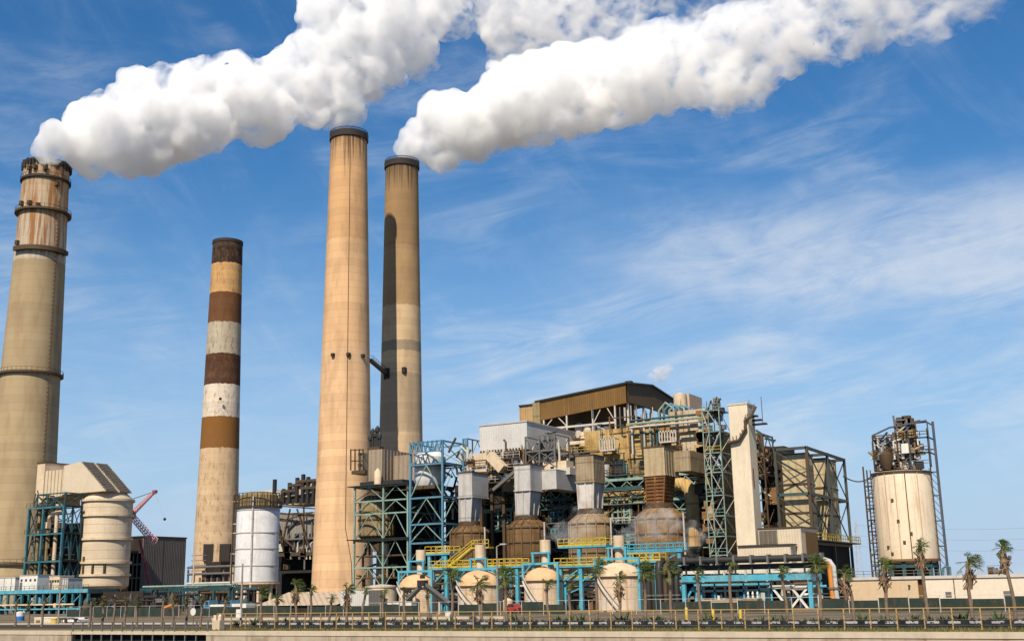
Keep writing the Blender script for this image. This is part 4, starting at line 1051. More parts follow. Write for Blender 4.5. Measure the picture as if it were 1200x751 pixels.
for p0, p1, y0, y1, v, m in ((553, 572, 531, 556, 198, CREAM), (574, 590, 540, 562, 199, OLIVE), (592, 604, 530, 545, 198, STEEL), (590, 612, 545, 575, 200, GALVRUST), (640, 668, 540, 552, 197, CREAM), (646, 672, 548, 556, 196.5, LTSTEEL), (548, 570, 553, 575, 199, GALVRUST), (640, 664, 556, 574, 199, GALVRUST)):
    MB().box(ux(p0, v), ux(p1, v), v, v + 3, zz((p0 + p1) / 2, y1, v), zz((p0 + p1) / 2, y0, v)).build('casing', m, cp)
MB().bar(at_v(574, 533, 196), at_v(590, 550, 196), 1.8).build('chute', CREAM, cp)
MB().bar(at_v(578, 574, 195.5), at_v(604, 552, 195.5), .6).build('brace', STEEL, cp)
for i in range(34):
    px = rnd.uniform(548, 672); x = ux(px, 197.4); z = zz(px, rnd.uniform(542, 572), 197.4)
    if i % 2: MB().path([(x, 197.4, z), (x, 197.4, z + rnd.uniform(2, 4.5)), (x + rnd.uniform(-1.5, 1.5), 197.4, z + 5)], rnd.uniform(.12, .3), 8).build('pipe', rnd.choice((LTSTEEL, STEEL, RUST, CREAM, BRSTEEL)), cp, smooth=True)
    else:
        s = rnd.uniform(.3, .8); MB().box(x - s, x + s, 197, 198, z, z + s * 2.2).build('junction_box', rnd.choice((LTSTEEL, STEEL, RUST, CREAM, BRSTEEL)), cp)
for y in (538, 552, 565):
    MB().box(ux(546, 196.6), ux(612, 196.6), 196.6, 197.0, zz(575, y, 197) - .2, zz(575, y, 197)).build('walkway', BRSTEEL, cp)
    railing(cp, [(ux(546, 196.6), 196.6, zz(575, y, 197)), (ux(612, 196.6), 196.6, zz(575, y, 197))], LTSTEEL, 1.1, 1.4)

# ------------------------------------------------------------------ four duct towers on round hoppers
VD = 190
def duct_tower(label, bxp, bzp, rdx, hz, hop, mats, rear=None, dome=True):
    """bxp = (left, corner) photo columns of the box front, bzp = rows (top, bottom); rdx = column where the right face ends;
    hz = rows (duct foot, collar, shoulder, floor); hop = (left, right) columns of the hopper"""
    mB, mT, mC, mH = mats
    cx = (hop[0] + hop[1]) / 2
    uc = ux(cx, VD, hz[2]); rad = (hop[1] - hop[0]) / 2 * pxm(cx, VD)
    root = thing('duct_tower', label, 'duct', (uc, VD, 0), 'duct towers on round hoppers')
    c0 = (bxp[0] + bxp[1]) / 2
    v0 = VD - rad * .55
    x0, x1 = ux(bxp[0], v0, bzp[0]), ux(bxp[1], v0, bzp[0])
    y1 = min(at_u(rdx, bzp[0], x1).y, VD + 14)
    zt, zm = zz(bxp[1], bzp[0], v0), zz(bxp[1], bzp[1], v0)
    MB().box(x0, x1, v0, y1, zm, zt).build('duct_box', mB, root)
    MB().box(x0 - .15, x1 + .15, v0 - .15, y1 + .1, zm - .25, zm).build('flange', mB, root)
    MB().box(x0 - .12, x1 + .12, v0 - .12, y1 + .1, zt, zt + .2).build('flange', mC, root)
    zl = zz(cx, hz[0], v0)
    w = (x1 - x0)
    xm = (x0 + x1) / 2
    d = min(y1 - v0, w * 1.15)
    MB().taper((uc - w * .40, uc + w * .40, VD - d * .42, VD + d * .42), zl, (x0 + .15, x1 - .15, v0 + .15, v0 + d), zm - .25).build('tapered_duct', mT, root)
    mb = MB()
    for q in (.0, .5, 1.0):
        mb.bar((uc - w * .4 + w * .8 * q, VD - d * .43, zl), (x0 + .15 + (w - .3) * q, v0 + .1, zm - .25), .22)
        mb.bar((uc + w * .405, VD - d * .42 + d * .84 * q, zl), (x1 - .12, v0 + .15 + (d - .15) * q, zm - .25), .22)
    mb.build('stiffener_ribs', mT, root)
    zc, zs, zf_ = zz(cx, hz[1], VD - rad), zz(cx, hz[2], VD - rad), zz(cx, hz[3], VD - rad)
    MB().lathe(uc, VD, [(w * .62, zl - .1), (w * .66, zl + .15), (w * .66, zc), (w * .60, zc - .01)], 32).build('collar', mC, root, smooth=True)
    MB().lathe(uc, VD, [(w * .60, zc), (rad * .98, zs), (rad, zs - .15), (rad, zf_), (rad * .55, zf_ - 4)], 40).build('hopper_shell', mH, root, smooth=True)
    for k in range(3):
        z = zs - .3 - (zs - zf_) * k / 2.6
        MB().ring(uc, VD, rad - .03, rad + .16, z - .16, z, 40).build('hoop_ring', mC, root)
    mb = MB()
    for k in range(14):
        a = 2 * math.pi * k / 14
        mb.bar((uc + math.cos(a) * (w * .6), VD + math.sin(a) * (w * .6), zc + .05), (uc + math.cos(a) * rad, VD + math.sin(a) * rad, zs + .1), .16)
        mb.bar((uc + math.cos(a) * (rad + .08), VD + math.sin(a) * (rad + .08), zs + .1), (uc + math.cos(a) * (rad + .08), VD + math.sin(a) * (rad + .08), zf_), .2)
    mb.build('rib_lattice', mH, root)
    for k in range(4):
        a = R(-45 + 90 * k); MB().box(uc + math.cos(a) * rad * .9 - .35, uc + math.cos(a) * rad * .9 + .35, VD + math.sin(a) * rad * .9 - .35, VD + math.sin(a) * rad * .9 + .35, 0, zf_).build('leg', BRSTEEL, root)
    x = uc + rad + .45
    MB().path([(x, VD - 1, zf_), (x, VD - 1, zs + .6)], .16, 6).build('downpipe', GALV, root)
    if rear:
        p0, p1, ya, yb_, m = rear
        xx = x1 + .02
        MB().box(xx, ux(p1, v0 + 6, ya), v0 + 4.5, VD + 14, zz((p0 + p1) / 2, yb_, v0 + 5), zz((p0 + p1) / 2, ya, v0 + 5)).build('rear_duct', m, root)
    return root
duct_tower('clean grey duct tower on a brown round hopper, beside the blue frame', (537, 553), (553, 581), 572, (611, 614, 621, 662), (528, 572), (GALV, GALV, BRSTEEL, HOPPER))
duct_tower('larger clean grey duct tower with a rear box, on a brown hopper', (602.5, 621), (544, 573), 638, (604, 607, 615, 660), (595, 641), (GALV, GALV, BRSTEEL, HOPPER), (640, 656, 550, 573, GALV))
duct_tower('stained duct tower with peeling white paint, on a pale-domed hopper', (674, 695), (533, 563), 708, (596, 600, 610, 655), (667, 718), (GALVRUST, PATCHDUCT, BRSTEEL, weathered('pale_dome_plate', (0.27, 0.185, 0.10), (0.13, 0.08, 0.04), .6, .4, .6, (0.42, .31, .18), seam=2)))
td = duct_tower('rust-red duct tower with a tan box, on the widest hopper', (754, 778), (523, 555), 794, (590, 593, 604, 650), (745, 802), (weathered('tan_duct_box', (0.42, 0.32, 0.19), (0.24, 0.14, 0.06), .5, .3, .6, rib=1.2), RUSTRED, BRSTEEL, weathered('rust_dome_plate', (0.21, 0.115, 0.036), (0.09, 0.048, 0.018), .7, .4, .7, (0.36, .20, .06), seam=2)), (796, 812, 528, 552, GALVRUST))
# ribs of the rusty duct
td_o = [c for c in td.children if c.name.startswith('tapered_duct')][0]
xa = [v.co for v in td_o.data.vertices]
base = wloc(td)
for k in range(8):
    f = (k + .5) / 8
    lo = [xa[i].lerp(xa[i + 4], f) + base for i in range(4)]
    xs0, xs1 = min(p.x for p in lo), max(p.x for p in lo); ys0, ys1 = min(p.y for p in lo), max(p.y for p in lo); z = lo[0].z
    MB().box(xs0 - .16, xs1 + .16, ys0 - .16, ys1 + .1, z - .12, z + .12).build('rib', RUSTRED, td)

# ------------------------------------------------------------------ green and blue steel towers
VT = 196
g1 = thing('steel_frame', 'pale green braced steel frame around an olive tank, beside the tallest chimney', 'steel frame', (ux(416, VT), VT, 0))
xs = [ux(415, VT, 650), ux(449, VT, 650), ux(478, VT, 650)]
zs = [0] + [zz(440, y, VT) for y in (690, 664, 632, 601, 586, 569)]
truss_frame(g1, xs, [VT, VT + 12], zs, GREENST, .6, .5, .22, ['-', 'K', 'K', 'K', 'K', 'K'], 'flr')
for i in (3, 6):
    MB().box(xs[0] - 1.5, xs[-1] + .5, VT - .8, VT + 12, zs[i] + .03, zs[i] + .2).build('platform', DKSTEEL, g1)
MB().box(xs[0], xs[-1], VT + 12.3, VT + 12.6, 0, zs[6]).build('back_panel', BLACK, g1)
for y in (650, 676): MB().box(xs[0], xs[-1], VT + .6, VT + 11.5, zz(440, y, VT) - .3, zz(440, y, VT)).build('floor_grating', BRSTEEL, g1)
for i in range(16):
    px = rnd.uniform(418, 475); x = ux(px, VT + 3); z = zz(px, rnd.choice((688, 664, 676, 650)), VT + 3)
    MB().path([(x, VT + 3, z), (x, VT + 3, z + 2), (x + rnd.uniform(-3, 3), VT + 3, z + 2.6)], .25, 8).build('pipe', rnd.choice((BRSTEEL, RUST, STEEL, OLIVE)), g1)
ot = thing('olive_tank', 'big olive tank caged inside the pale green steel frame', 'tank', (ux(441, VT + 6), VT + 6, zs[3] + .2))
MB().lathe(ux(441, VT + 6), VT + 6, [(3.0, zs[3] + .2), (4.0, zs[3] + 1), (4.0, zz(440, 585, VT)), (2.5, zz(440, 578, VT)), (.1, zz(440, 577, VT))], 32).build('tank_shell', OLIVE, ot, smooth=True)
MB().ring(ux(441, VT + 6), VT + 6, 3.95, 4.15, zz(440, 608, VT), zz(440, 606, VT), 32).build('hoop_ring', BRSTEEL, ot)
tb = thing('taupe_duct', 'taupe duct box on the roof of the pale green frame, below the darker chimney', 'duct', (ux(440, VT + 2), VT + 2, zs[6]))
x0, x1 = ux(432, VT + 2, 540), ux(448, VT + 2, 540); yb = at_u(480, 545, x1).y
TAUPE = weathered('taupe_sheet', (0.30, 0.235, 0.17), (0.19, 0.13, .08), .5, .2, .4, rib=1.2)
MB().box(x0, x1, VT + 2, min(yb, VT + 22), zz(440, 562, VT), zz(440, 525, VT)).build('duct_body', TAUPE, tb)
MB().box(x1 + .05, x1 + 5.5, VT + 6, VT + 12, zz(440, 562, VT), zz(455, 530, VT)).build('side_duct', TAUPE, tb)
MB().box(x0 - 1.5, x1 + 6, VT + 1, VT + 13, zs[6] + .22, zz(440, 563, VT)).build('base_frame', DKSTEEL, tb)
MB().lathe(ux(437, VT - 1), VT + .4, [(.8, zs[6] + .3), (.8, zz(437, 553, VT)), (.2, zz(437, 549, VT))], 12).build('drum', CREAM, tb, smooth=True)
pl = thing('lift_platform', 'caged platform with a grey cabinet clinging to the tallest chimney', 'platform', (ux(418, 262), 262, zz(418, 555, 262)))
VX = 262
MB().box(ux(410, VX), ux(426, VX), VX, VX + 6, zz(418, 555, VX), zz(418, 551, VX)).build('floor_plate', BRSTEEL, pl)
MB().box(ux(415, VX), ux(421, VX), VX + 1, VX + 5, zz(418, 551, VX), zz(418, 530, VX)).build('cabinet', GALVRUST, pl)
for px in (411, 416, 421, 425.5): MB().bar(at_v(px, 551, VX), at_v(px, 526, VX), .3).build('post', BRSTEEL, pl)
for y in (527, 540): MB().bar(at_v(411, y, VX), at_v(425.5, y, VX), .3).build('rail', BRSTEEL, pl)
vt = thing('vent_cluster', 'dark cluster of vent pipes between the twin chimneys', 'vent pipes', (ux(437, 240), 240, zz(437, 527, 240)))
for px, y in ((434, 512), (437, 505), (440, 508), (442.5, 502), (445, 510)):
    a, b = at_v(px, 530, 240), at_v(px, y, 240); MB().path([(b.x, 240, a.z), b], .35, 8).build('pipe', DKSTEEL, vt)
    MB().lathe(b.x, 240, [(.7, b.z - .8), (.7, b.z), (.1, b.z + .8)], 8).build('cowl', DKSTEEL, vt)
MB().box(ux(432, 240), ux(446, 240), 239, 241, zz(438, 527, 240) - 26, zz(438, 524, 240)).build('support_frame', BRSTEEL, vt)

VU = 194
g2 = thing('steel_frame', 'tall blue and green braced steel tower left of the duct towers', 'steel frame', (ux(482, VU), VU, 0))
xs = [ux(481, VU, 640), ux(519, VU, 640)]
zs = [zz(500, y, VU) for y in (690, 635, 613, 582, 543, 517)]
zs[0] = 0
truss_frame(g2, xs, [VU, VU + 9], zs, BLUEST, .65, .55, .26, ['-', 'K', 'K', 'K', 'X'], 'flrk', matb=GREENST)
zs2 = [zz(533, y, VU + 3) for y in (640, 612, 545, 512)]
zs2[0] = 0
truss_frame(g2, [xs[-1] + 1.2, ux(548, VU + 6, 560)], [VU + 6, VU + 14], zs2, BLUEST, .5, .4, .22, ['-', 'X', 'K'], 'fr', matb=GREENST)
for i in (1, 2, 3, 4): MB().box(xs[0], xs[1], VU + .5, VU + 8.6, zs[i] + .03, zs[i] + .15).build('platform', DKSTEEL, g2)
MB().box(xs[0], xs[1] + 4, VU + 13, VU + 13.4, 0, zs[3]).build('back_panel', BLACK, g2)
mb = MB(); n = 7
for i in range(n):
    a = xs[0] + (xs[1] - xs[0]) * i / n; b = xs[0] + (xs[1] - xs[0]) * (i + 1) / n
    mb.bar((a, VU - .4, zs[5]), ((a + b) / 2, VU - .4, zs[5] - 2.2), .2); mb.bar(((a + b) / 2, VU - .4, zs[5] - 2.2), (b, VU - .4, zs[5]), .2)
mb.bar((xs[0], VU - .4, zs[5] - 2.2), (xs[1], VU - .4, zs[5] - 2.2), .25); mb.build('roof_lattice', BLUEST, g2)
for i in range(22):
    px = rnd.uniform(525, 551); x = ux(px, VU + 9); z = zz(px, rnd.uniform(520, 610), VU + 9)
    MB().path([(x, VU + 9, z), (x + rnd.uniform(-2, 2), VU + 9, z + rnd.uniform(1, 3))], .25, 6).build('pipe', rnd.choice((STEEL, LTSTEEL, BRSTEEL)), g2)
wt_ = thing('pale_tank', 'pale tank half hidden inside the blue steel tower', 'tank', (ux(505, VU + 5), VU + 5, zs[3] + 2))
x = ux(505, VU + 5.5, 550)
MB().lathe(x, VU + 5, [(2.8, zz(505, 570, VU + 5)), (3.4, zz(505, 562, VU + 5)), (3.4, zz(505, 536, VU + 5)), (2.4, zz(505, 530, VU + 5)), (.1, zz(505, 528, VU + 5))], 28).build('tank_shell', SILOWHITE, wt_, smooth=True)
MB().box(x - 3.6, x + 3.6, VU + 1.6, VU + 8.5, zz(505, 574, VU + 5), zz(505, 570, VU + 5)).build('cradle', BRSTEEL, wt_)

# ------------------------------------------------------------------ domed tanks at the front
VK = 159
def domed(label, cx, w, pyt, pys, stack, rusty):
    uc = ux(cx, VK, 700); r = w / 2 * pxm(cx, VK); zs = zz(cx, pys, VK - r); zt = zz(cx, pyt, VK - r * .4)
    root = thing('domed_tank', label, 'tank', (uc, VK, 0), 'domed tanks in a row')
    MB().lathe(uc, VK, [(r, 0), (r, zs)], 48, cap=False).build('shell', TANKCREAM, root, smooth=True)
    prof = [(r * 1.01, zs)] + [(r * math.cos(t), zs + (zt - zs) * math.sin(t)) for t in (R(12), R(25), R(38), R(50), R(62), R(75), R(86))]
    MB().lathe(uc, VK, prof, 48).build('dome', weathered('dome_rust' + str(cx), (0.60, 0.40, 0.22) if rusty else (0.62, 0.48, 0.33), (0.42, 0.2, 0.06), .6 if rusty else .4, .35, .3), root, smooth=True)
    MB().ring(uc, VK, r - .02, r + .16, zs - .2, zs + .05, 48).build('rim', BRSTEEL, root)
    p0, p1, yt, yb = stack
    sx = ux((p0 + p1) / 2, VK + .5, (yt + yb) / 2); sr = (p1 - p0) / 2 * pxm(cx, VK)
    zt2 = zz((p0 + p1) / 2, yt, VK); zm = zz(cx, (yt * .45 + yb * .55), VK)
    MB().lathe(sx, VK + .5, [(sr * .8, zt - .8), (sr * .8, zm), (sr, zm + .05), (sr, zt2), (sr * .85, zt2), (sr * .85, zt2 - .5)], 24).build('vent_stack', CREAM, root, smooth=True)
    MB().path([(uc + math.cos(R(-128 + k * 5)) * (r + .45), VK + math.sin(R(-128 + k * 5)) * (r + .45), zs * (1 - k / 12)) for k in range(13)], .16, 6).build('stair_stringer', LTSTEEL, root)
    MB().path([(uc + math.cos(R(-128 + k * 5)) * (r + .5), VK + math.sin(R(-128 + k * 5)) * (r + .5), zs * (1 - k / 12) + 1) for k in range(13)], .06, 5).build('handrail', LTSTEEL, root)
    MB().box(uc - r * .35, uc - r * .2, VK - r - .12, VK - r * .9, .2, 2.0).build('manhole', LTSTEEL, root)
    return uc, r, zs
domed_list = [domed('domed tank at the row end with valve wheels on its side', 490, 44, 672, 688, (487.5, 499, 644, 674), True),
              domed('clean-walled domed tank with an orange rusty dome, second in the row', 563, 52, 667, 686, (556.5, 569, 638, 668), True),
              domed('domed tank with a brown rust streak down its wall', 637, 44, 664, 680, (633, 645.5, 632, 664), True),
              domed('widest domed tank, pale dome, with a stair against its wall', 727, 53, 658, 675, (719, 732, 627, 660), False)]
# cyan pipe hoops over each tank
for (uc, r, zs), lab, pt in zip(domed_list, ('cyan pipe hoop over the valve-fronted domed tank', 'cyan pipe hoop over the orange-domed second tank', 'cyan pipe hoop over the rust-streaked tank', 'cyan pipe hoop over the widest domed tank'), (667, 666, 663, 656)):
    t = thing('pipe_hoop', lab, 'pipe frame', (uc, VK - r - .8, 0), 'cyan pipe hoops')
    zh = zs + 2.4
    for sx in (-1, 1):
        MB().box(uc + sx * (r + .1) - .17, uc + sx * (r + .1) + .17, VK - 1.0, VK - .66, zs + .2 if sx < 0 else 0, zh).build('post', CYAN, t)
    MB().box(uc - r - .27, uc + r + .27, VK - 1.0, VK - .66, zh, zh + .34).build('beam', CYAN, t)
    MB().box(uc - 1.6, uc - 1.3, VK - .6, VK - .3, zh - .6, zh + 1.7).build('post', CYAN, t)
    MB().box(uc + 1.2, uc + 1.5, VK - .6, VK - .3, zh - .6, zh + 1.7).build('post', CYAN, t)
    MB().box(uc - 1.7, uc + 1.6, VK - .62, VK - .28, zh + 1.7, zh + 1.95).build('beam', CYAN, t)
    MB().bar((uc - r, VK - .83, zh - 1.3), (uc - r + 1.3, VK - .83, zh), .18).build('brace', CYAN, t)
# valve wheels and the inclined conveyor at the first tank
uc, r, zs = domed_list[0]
vv = thing('valve_board', 'cream panel of dark valve wheels in front of the first domed tank', 'machinery', (uc + .8, VK - r - 1, 0))
MB().box(uc - .5, uc + 2.3, VK - r - 1, VK - r - .7, 0, zs - .4).build('panel', CREAM, vv)
for dx, z in ((.4, 1.6), (1.0, 2.6), (1.6, 1.7), (.8, 3.5), (1.4, 3.7)):
    MB().path([(uc + dx, VK - r - 1.05, z), (uc + dx, VK - r - 1.3, z)], .28, 10).build('valve_wheel', DKSTEEL, vv)
cv = thing('conveyor', 'peaked steel conveyor leaning over the first domed tank', 'conveyor', (ux(493, 150), 150, 0))
pk = at_v(495, 683, 150)
for (a, b) in (((476, 703), (494, 684)), ((527, 706), (497, 683))):
    MB().bar(at_v(*a, 150), at_v(*b, 150), .5, .4).build('conveyor_boom', STEEL, cv)
    MB().bar(at_v(*a, 149.6) + Vector((0, 0, -.5)), at_v(*b, 149.6) + Vector((0, 0, -.5)), .3).build('drive_shaft', DKSTEEL, cv)
MB().box(pk.x - .6, pk.x + .7, 149.4, 150.6, pk.z - .45, pk.z + .45).build('head_drive', DKSTEEL, cv)
MB().lathe(pk.x, 150, [(.05, pk.z + .7), (.4, pk.z + .7), (.4, pk.z + 1.2), (.05, pk.z + 1.3)], 10).build('motor', DKSTEEL, cv)
for px in (482, 515): a = at_v(px, 698, 150); MB().box(a.x - .15, a.x + .15, 149.9, 150.2, 0, a.z).build('leg', LTSTEEL, cv)

# yellow-railed walkways on cyan legs
def walkway(label, p0, p1, py, v, d, legs, rm=YELLOW):
    x0, x1 = ux(p0, v), ux(p1, v); z = zz((p0 + p1) / 2, py, v)
    t = thing('walkway', label, 'walkway', ((x0 + x1) / 2, v, 0), 'yellow-railed walkways')
    MB().box(x0, x1, v, v + d, z - .3, z).build('deck', CYAN, t)
    railing(t, [(x0, v + .06, z), (x1, v + .06, z)], rm, 1.2, 1.1, w=.11)
    railing(t, [(x0, v + d - .06, z), (x1, v + d - .06, z)], rm, 1.2, 1.1, w=.11)
    MB().box(x0, x1, v - .02, v + .04, z, z + .28).build('toe_board', rm, t)
    for p in legs:
        x = ux(p, v + .3); MB().box(x - .28, x + .28, v + .2, v + .75, 0, z - .3).build('leg', CYAN, t)
    for a, b in zip(legs, legs[1:]):
        MB().bar((ux(a, v + .3), v + .45, z - 2.6), (ux(b, v + .3), v + .45, z - .4), .2).build('brace', CYAN, t)
    return t
walkway('long yellow-railed walkway behind the first two domed tanks', 503, 612, 664, 168, 2.5, (507, 523, 578, 606))
walkway('yellow-railed walkway between the rust-streaked and widest tanks', 650, 712, 662, 168, 2.5, (657, 681, 705))
walkway('high yellow-railed platform on one thick cyan post below the peeling duct tower', 655, 712, 639, 172, 4, (680,))
walkway('yellow-railed walkway behind the widest domed tank', 728, 775, 657, 168, 2.5, (735, 770))
walkway('yellow-railed landing at the head of the stair, left of the clean grey duct', 498, 527, 648, 172, 3.5, (503, 522))
walkway('low yellow-railed walkway under the high platform', 654, 705, 677, 169, 2, (662, 700))
walkway('bright cyan-decked walkway below the rust-red duct tower', 732, 802, 645, 178, 2, (740, 765, 798), CYAN)
st = thing('stair', 'yellow stair climbing from the long walkway to the upper landing', 'stair', (ux(540, 170), 170, 0))
a, b = at_v(553, 641, 170), at_v(525, 664, 170)
for dv in (0, 1.2): MB().bar(b + Vector((0, dv, 0)), a + Vector((0, dv, 0)), .16, .35).build('stringer', YELLOW, st)
mb = MB()
for k in range(14):
    p = b.lerp(a, k / 14); mb.box(p.x - .25, p.x + .25, 170.1, 171.1, p.z - .04, p.z + .04)
mb.build('tread_slats', YELLOW, st)
for dv in (0, 1.2):
    MB().bar(b + Vector((0, dv, 1.1)), a + Vector((0, dv, 1.1)), .12).build('handrail', YELLOW, st)
MB().box(a.x - .3, a.x + 3.5, 169.9, 171.5, a.z - .25, a.z).build('landing', YELLOW, st)
railing(st, [(a.x, 169.95, a.z), (a.x + 3.4, 169.95, a.z)], YELLOW, 1.2, 1.0, w=.11)
# pipe racks and clutter under the walkways
pr = thing('low_pipework', 'dark tangle of low pipes, pumps and vessels behind the domed tanks', 'machinery', (ux(640, 176), 176, 0))
for y in (706, 700, 694, 688, 681, 674):
    v = 176 + rnd.uniform(-2, 2)
    MB().path([(ux(480, v), v, zz(640, y, v)), (ux(800, v), v, zz(640, y, v))], rnd.uniform(.14, .35), 8).build('pipe', rnd.choice((BRSTEEL, STEEL, LTSTEEL, RUST, GREENST)), pr, smooth=True)
for i in range(70):
    px = rnd.uniform(482, 800); v = rnd.uniform(171, 182); x = ux(px, v); s = rnd.uniform(.3, .9); h = rnd.uniform(1, 5)
    m = rnd.choice((BRSTEEL, STEEL, LTSTEEL, RUST, OLIVE, CREAM, DKSTEEL, GREENST, CYAN))
    if i % 3 == 0: MB().lathe(x, v, [(s, 0), (s, h * .8), (s * .4, h), (.1, h + .1)], 12).build('vessel', m, pr, smooth=True)
    elif i % 3 == 1: MB().path([(x, v, 0), (x, v, h + 1), (x + .5, v, h + 1.5), (x + rnd.uniform(1, 5), v, h + 1.5)], rnd.uniform(.12, .3), 8).build('pipe', m, pr, smooth=True)
    else: MB().box(x - s, x + s, v, v + s * 2, 0, h * .6).build('equipment_box', m, pr)
MB().box(ux(480, 185), ux(800, 185), 185, 185.3, 0, zz(640, 660, 185)).build('back_screen', DARKWALL, pr)
# ================================================================== lift tower end of the plant
VS_ = 193
sf = thing('stair_tower', 'pale green open stair tower against the white lift tower', 'stair tower', (ux(836, VS_), VS_, 0))
xs = [ux(827, VS_, 560), ux(834, VS_, 560), ux(847, VS_, 560)]
zs = [0] + [zz(836, y, VS_) for y in (650, 628, 604, 580, 553, 530, 505, 480)]
truss_frame(sf, xs, [VS_, VS_ + 6], zs, GREENST, .26, .26, .15, ['X', '/', '\\', '/', '\\', 'X', '/', '\\'], 'flr', matb=LTSTEEL)
for i in range(1, 9):
    MB().box(xs[0], xs[2], VS_ + .3, VS_ + 5.8, zs[i] + .02, zs[i] + .12).build('landing', STEEL, sf)
    railing(sf, [(xs[0], VS_ - .1, zs[i]), (xs[2], VS_ - .1, zs[i])], YELLOW if i in (6,) else GREENST, 1.1, 1.2)
    if i < 8:
        a, b = (xs[1], VS_ + 1.2, zs[i]), (xs[2] - .3, VS_ + 1.2, zs[i + 1])
        if i % 2: a, b = (xs[2] - .3, VS_ + 2.6, zs[i]), (xs[1], VS_ + 2.6, zs[i + 1])
        MB().bar(a, b, 1.0, .25).build('stair_flight', STEEL, sf)
for i in range(24):
    x = rnd.uniform(xs[0], xs[2]); z = zs[7] + rnd.uniform(-3, 5.5)
    if i % 2: MB().path([(x, VS_ + 2, z), (x + rnd.uniform(-1.5, 1.5), VS_ + 2, z + rnd.uniform(1, 2.6))], .16, 6).build('pipe', rnd.choice((STEEL, DKSTEEL, BRSTEEL, TEALD)), sf)
    else: MB().box(x - .4, x + .4, VS_ + 2, VS_ + 3, z, z + rnd.uniform(.5, 1.2)).build('equipment_box', rnd.choice((STEEL, DKSTEEL, BRSTEEL, OLIVE)), sf)
for px, y in ((828, 470), (836, 466), (843, 472)): a = at_v(px, 482, VS_); MB().bar(a, at_v(px, y, VS_), .12).build('mast', STEEL, sf)

for i in range(40):
    px = rnd.uniform(826, 848); x = ux(px, VS_ + 7); z = zz(px, rnd.uniform(484, 640), VS_ + 7)
    MB().box(x - rnd.uniform(.3, 1.2), x + rnd.uniform(.3, 1.2), VS_ + 6.5, VS_ + 8, z, z + rnd.uniform(.4, 2.4)).build('casing_panel', rnd.choice((OLIVE, TANWALL, DKSTEEL, BRSTEEL, RUST, TANWALL)), sf)
MB().box(xs[0], xs[2] + .5, VS_ + 9, VS_ + 9.3, 0, zs[8] - 3).build('back_panel', TANWALL, sf)

VL = 188
LIFTM = weathered('lift_cladding', (0.68, 0.58, 0.43), (0.52, 0.42, 0.29), 0.4, 0.1, 0.25, (0.42, 0.30, 0.18), rib=None)
x0, x1 = ux(862.5, VL, 620), ux(885, VL, 620); yb = at_u(893.5, 627, x1).y
zt = zz(878, 473, VL)
lt = thing('lift_tower', 'tall plain cream lift tower with a dark pipe slung across it', 'tower', ((x0 + x1) / 2, (VL + yb) / 2, 0))
MB().box(x0, x1, VL, yb, 0, zt).build('tower_shell', LIFTM, lt)
MB().box(x0 - .1, x1 + .1, VL - .1, yb + .1, zt, zt + .25).build('cap', CREAM, lt)
pts = [at_v(853, 519, VL - .5), at_v(864, 514, VL - .5), at_v(871, 504, VL - .5), at_v(879.5, 500, VL - .5)]
pts = [(x0 - .4, VL - .5, pts[0].z), (pts[0].x + 2, VL - .5, pts[0].z + .3), (pts[1].x + 1.6, VL - .5, pts[1].z + 1.6), (x1 - .4, VL - .5, pts[2].z + 1.6), (x1 + .6, VL - .3, pts[2].z + 2.2), (x1 + .6, yb - 1, pts[2].z + 4.2)]
MB().path(pts, .27, 8).build('cable_tray', BRSTEEL, lt)
mb = MB()
for a, b in zip(pts, pts[1:]):
    a, b = Vector(a), Vector(b)
    for q in (.2, .5, .8):
        p = a.lerp(b, q); mb.bar(p, p + Vector((0, 0, .9)), .15)
mb.build('bracket_trim', STEEL, lt)
for y, dx in ((484, .9), (489, 1.6), (494, 2.4)):
    z = zz(885, y, VL); MB().box(x1 + .02, x1 + dx, VL + 2, yb - .5, z - .25, z).build('bracket_platform', DKSTEEL, lt)
MB().bar((x1 + 1.6, VL + 3, zt - 3), (x1 + 1.6, VL + 3, zt + 1.5), .12).build('antenna', STEEL, lt)
MB().bar((x1 - .6, VL + 3, zt), (x1 - .6, VL + 3, zt + 1.2), .1).build('antenna', STEEL, lt)
MB().box(x1 + .01, x1 + .06, VL + .6, VL + 1.1, zz(883, 570, VL), zz(883, 548, VL)).build('rust_panel', RUST, lt)
an = thing('lift_annex', 'stepped cream annex with a big louvre at the foot of the lift tower', 'building', (ux(915, 182), 182, 0))
Vn = 183
x0n, x1n = ux(889, Vn, 630), ux(939, Vn, 630); zt_ = zz(935, 618, Vn)
MB().box(x0n, x1n, Vn, Vn + 9, 0, zt_).build('upper_block', CREAMPANEL, an)
MB().box(x0n - .1, x1n + .15, Vn - .15, Vn + 9.1, zt_, zt_ + .2).build('upper_roof', BRSTEEL, an)
MB().box(x1n + .01, x1n + .12, Vn + 2.2, Vn + 9, 1, zt_ - .6).build('side_shutter', BROWNWALL, an)
lo = MB(); xa, xb_ = ux(894.5, Vn), ux(915, Vn); za_, zb_ = zz(905, 637, Vn), zz(905, 621, Vn)
MB().box(xa, xb_, Vn - .02, Vn + .1, za_, zb_).build('louver_back', BLACK, an)
for k in range(14): z = za_ + (zb_ - za_) * (k + .5) / 14; lo.box(xa, xb_, Vn - .16, Vn - .03, z - .05, z + .05)
for k in range(5): x = xa + (xb_ - xa) * k / 4; lo.box(x - .06, x + .06, Vn - .2, Vn - .01, za_, zb_)
lo.build('louver_slats', weathered('louvre_brown', (0.20, 0.17, 0.13), (.1, .08, .06), .4, .4, .3), an)
Vn2 = 180
x0m, x1m = ux(865, Vn2, 645), ux(926.5, Vn2, 645); zm = zz(926, 638, Vn2)
MB().box(x0m, x1m, Vn2, Vn - .05, 0, zm).build('lower_block', CREAMPANEL, an)
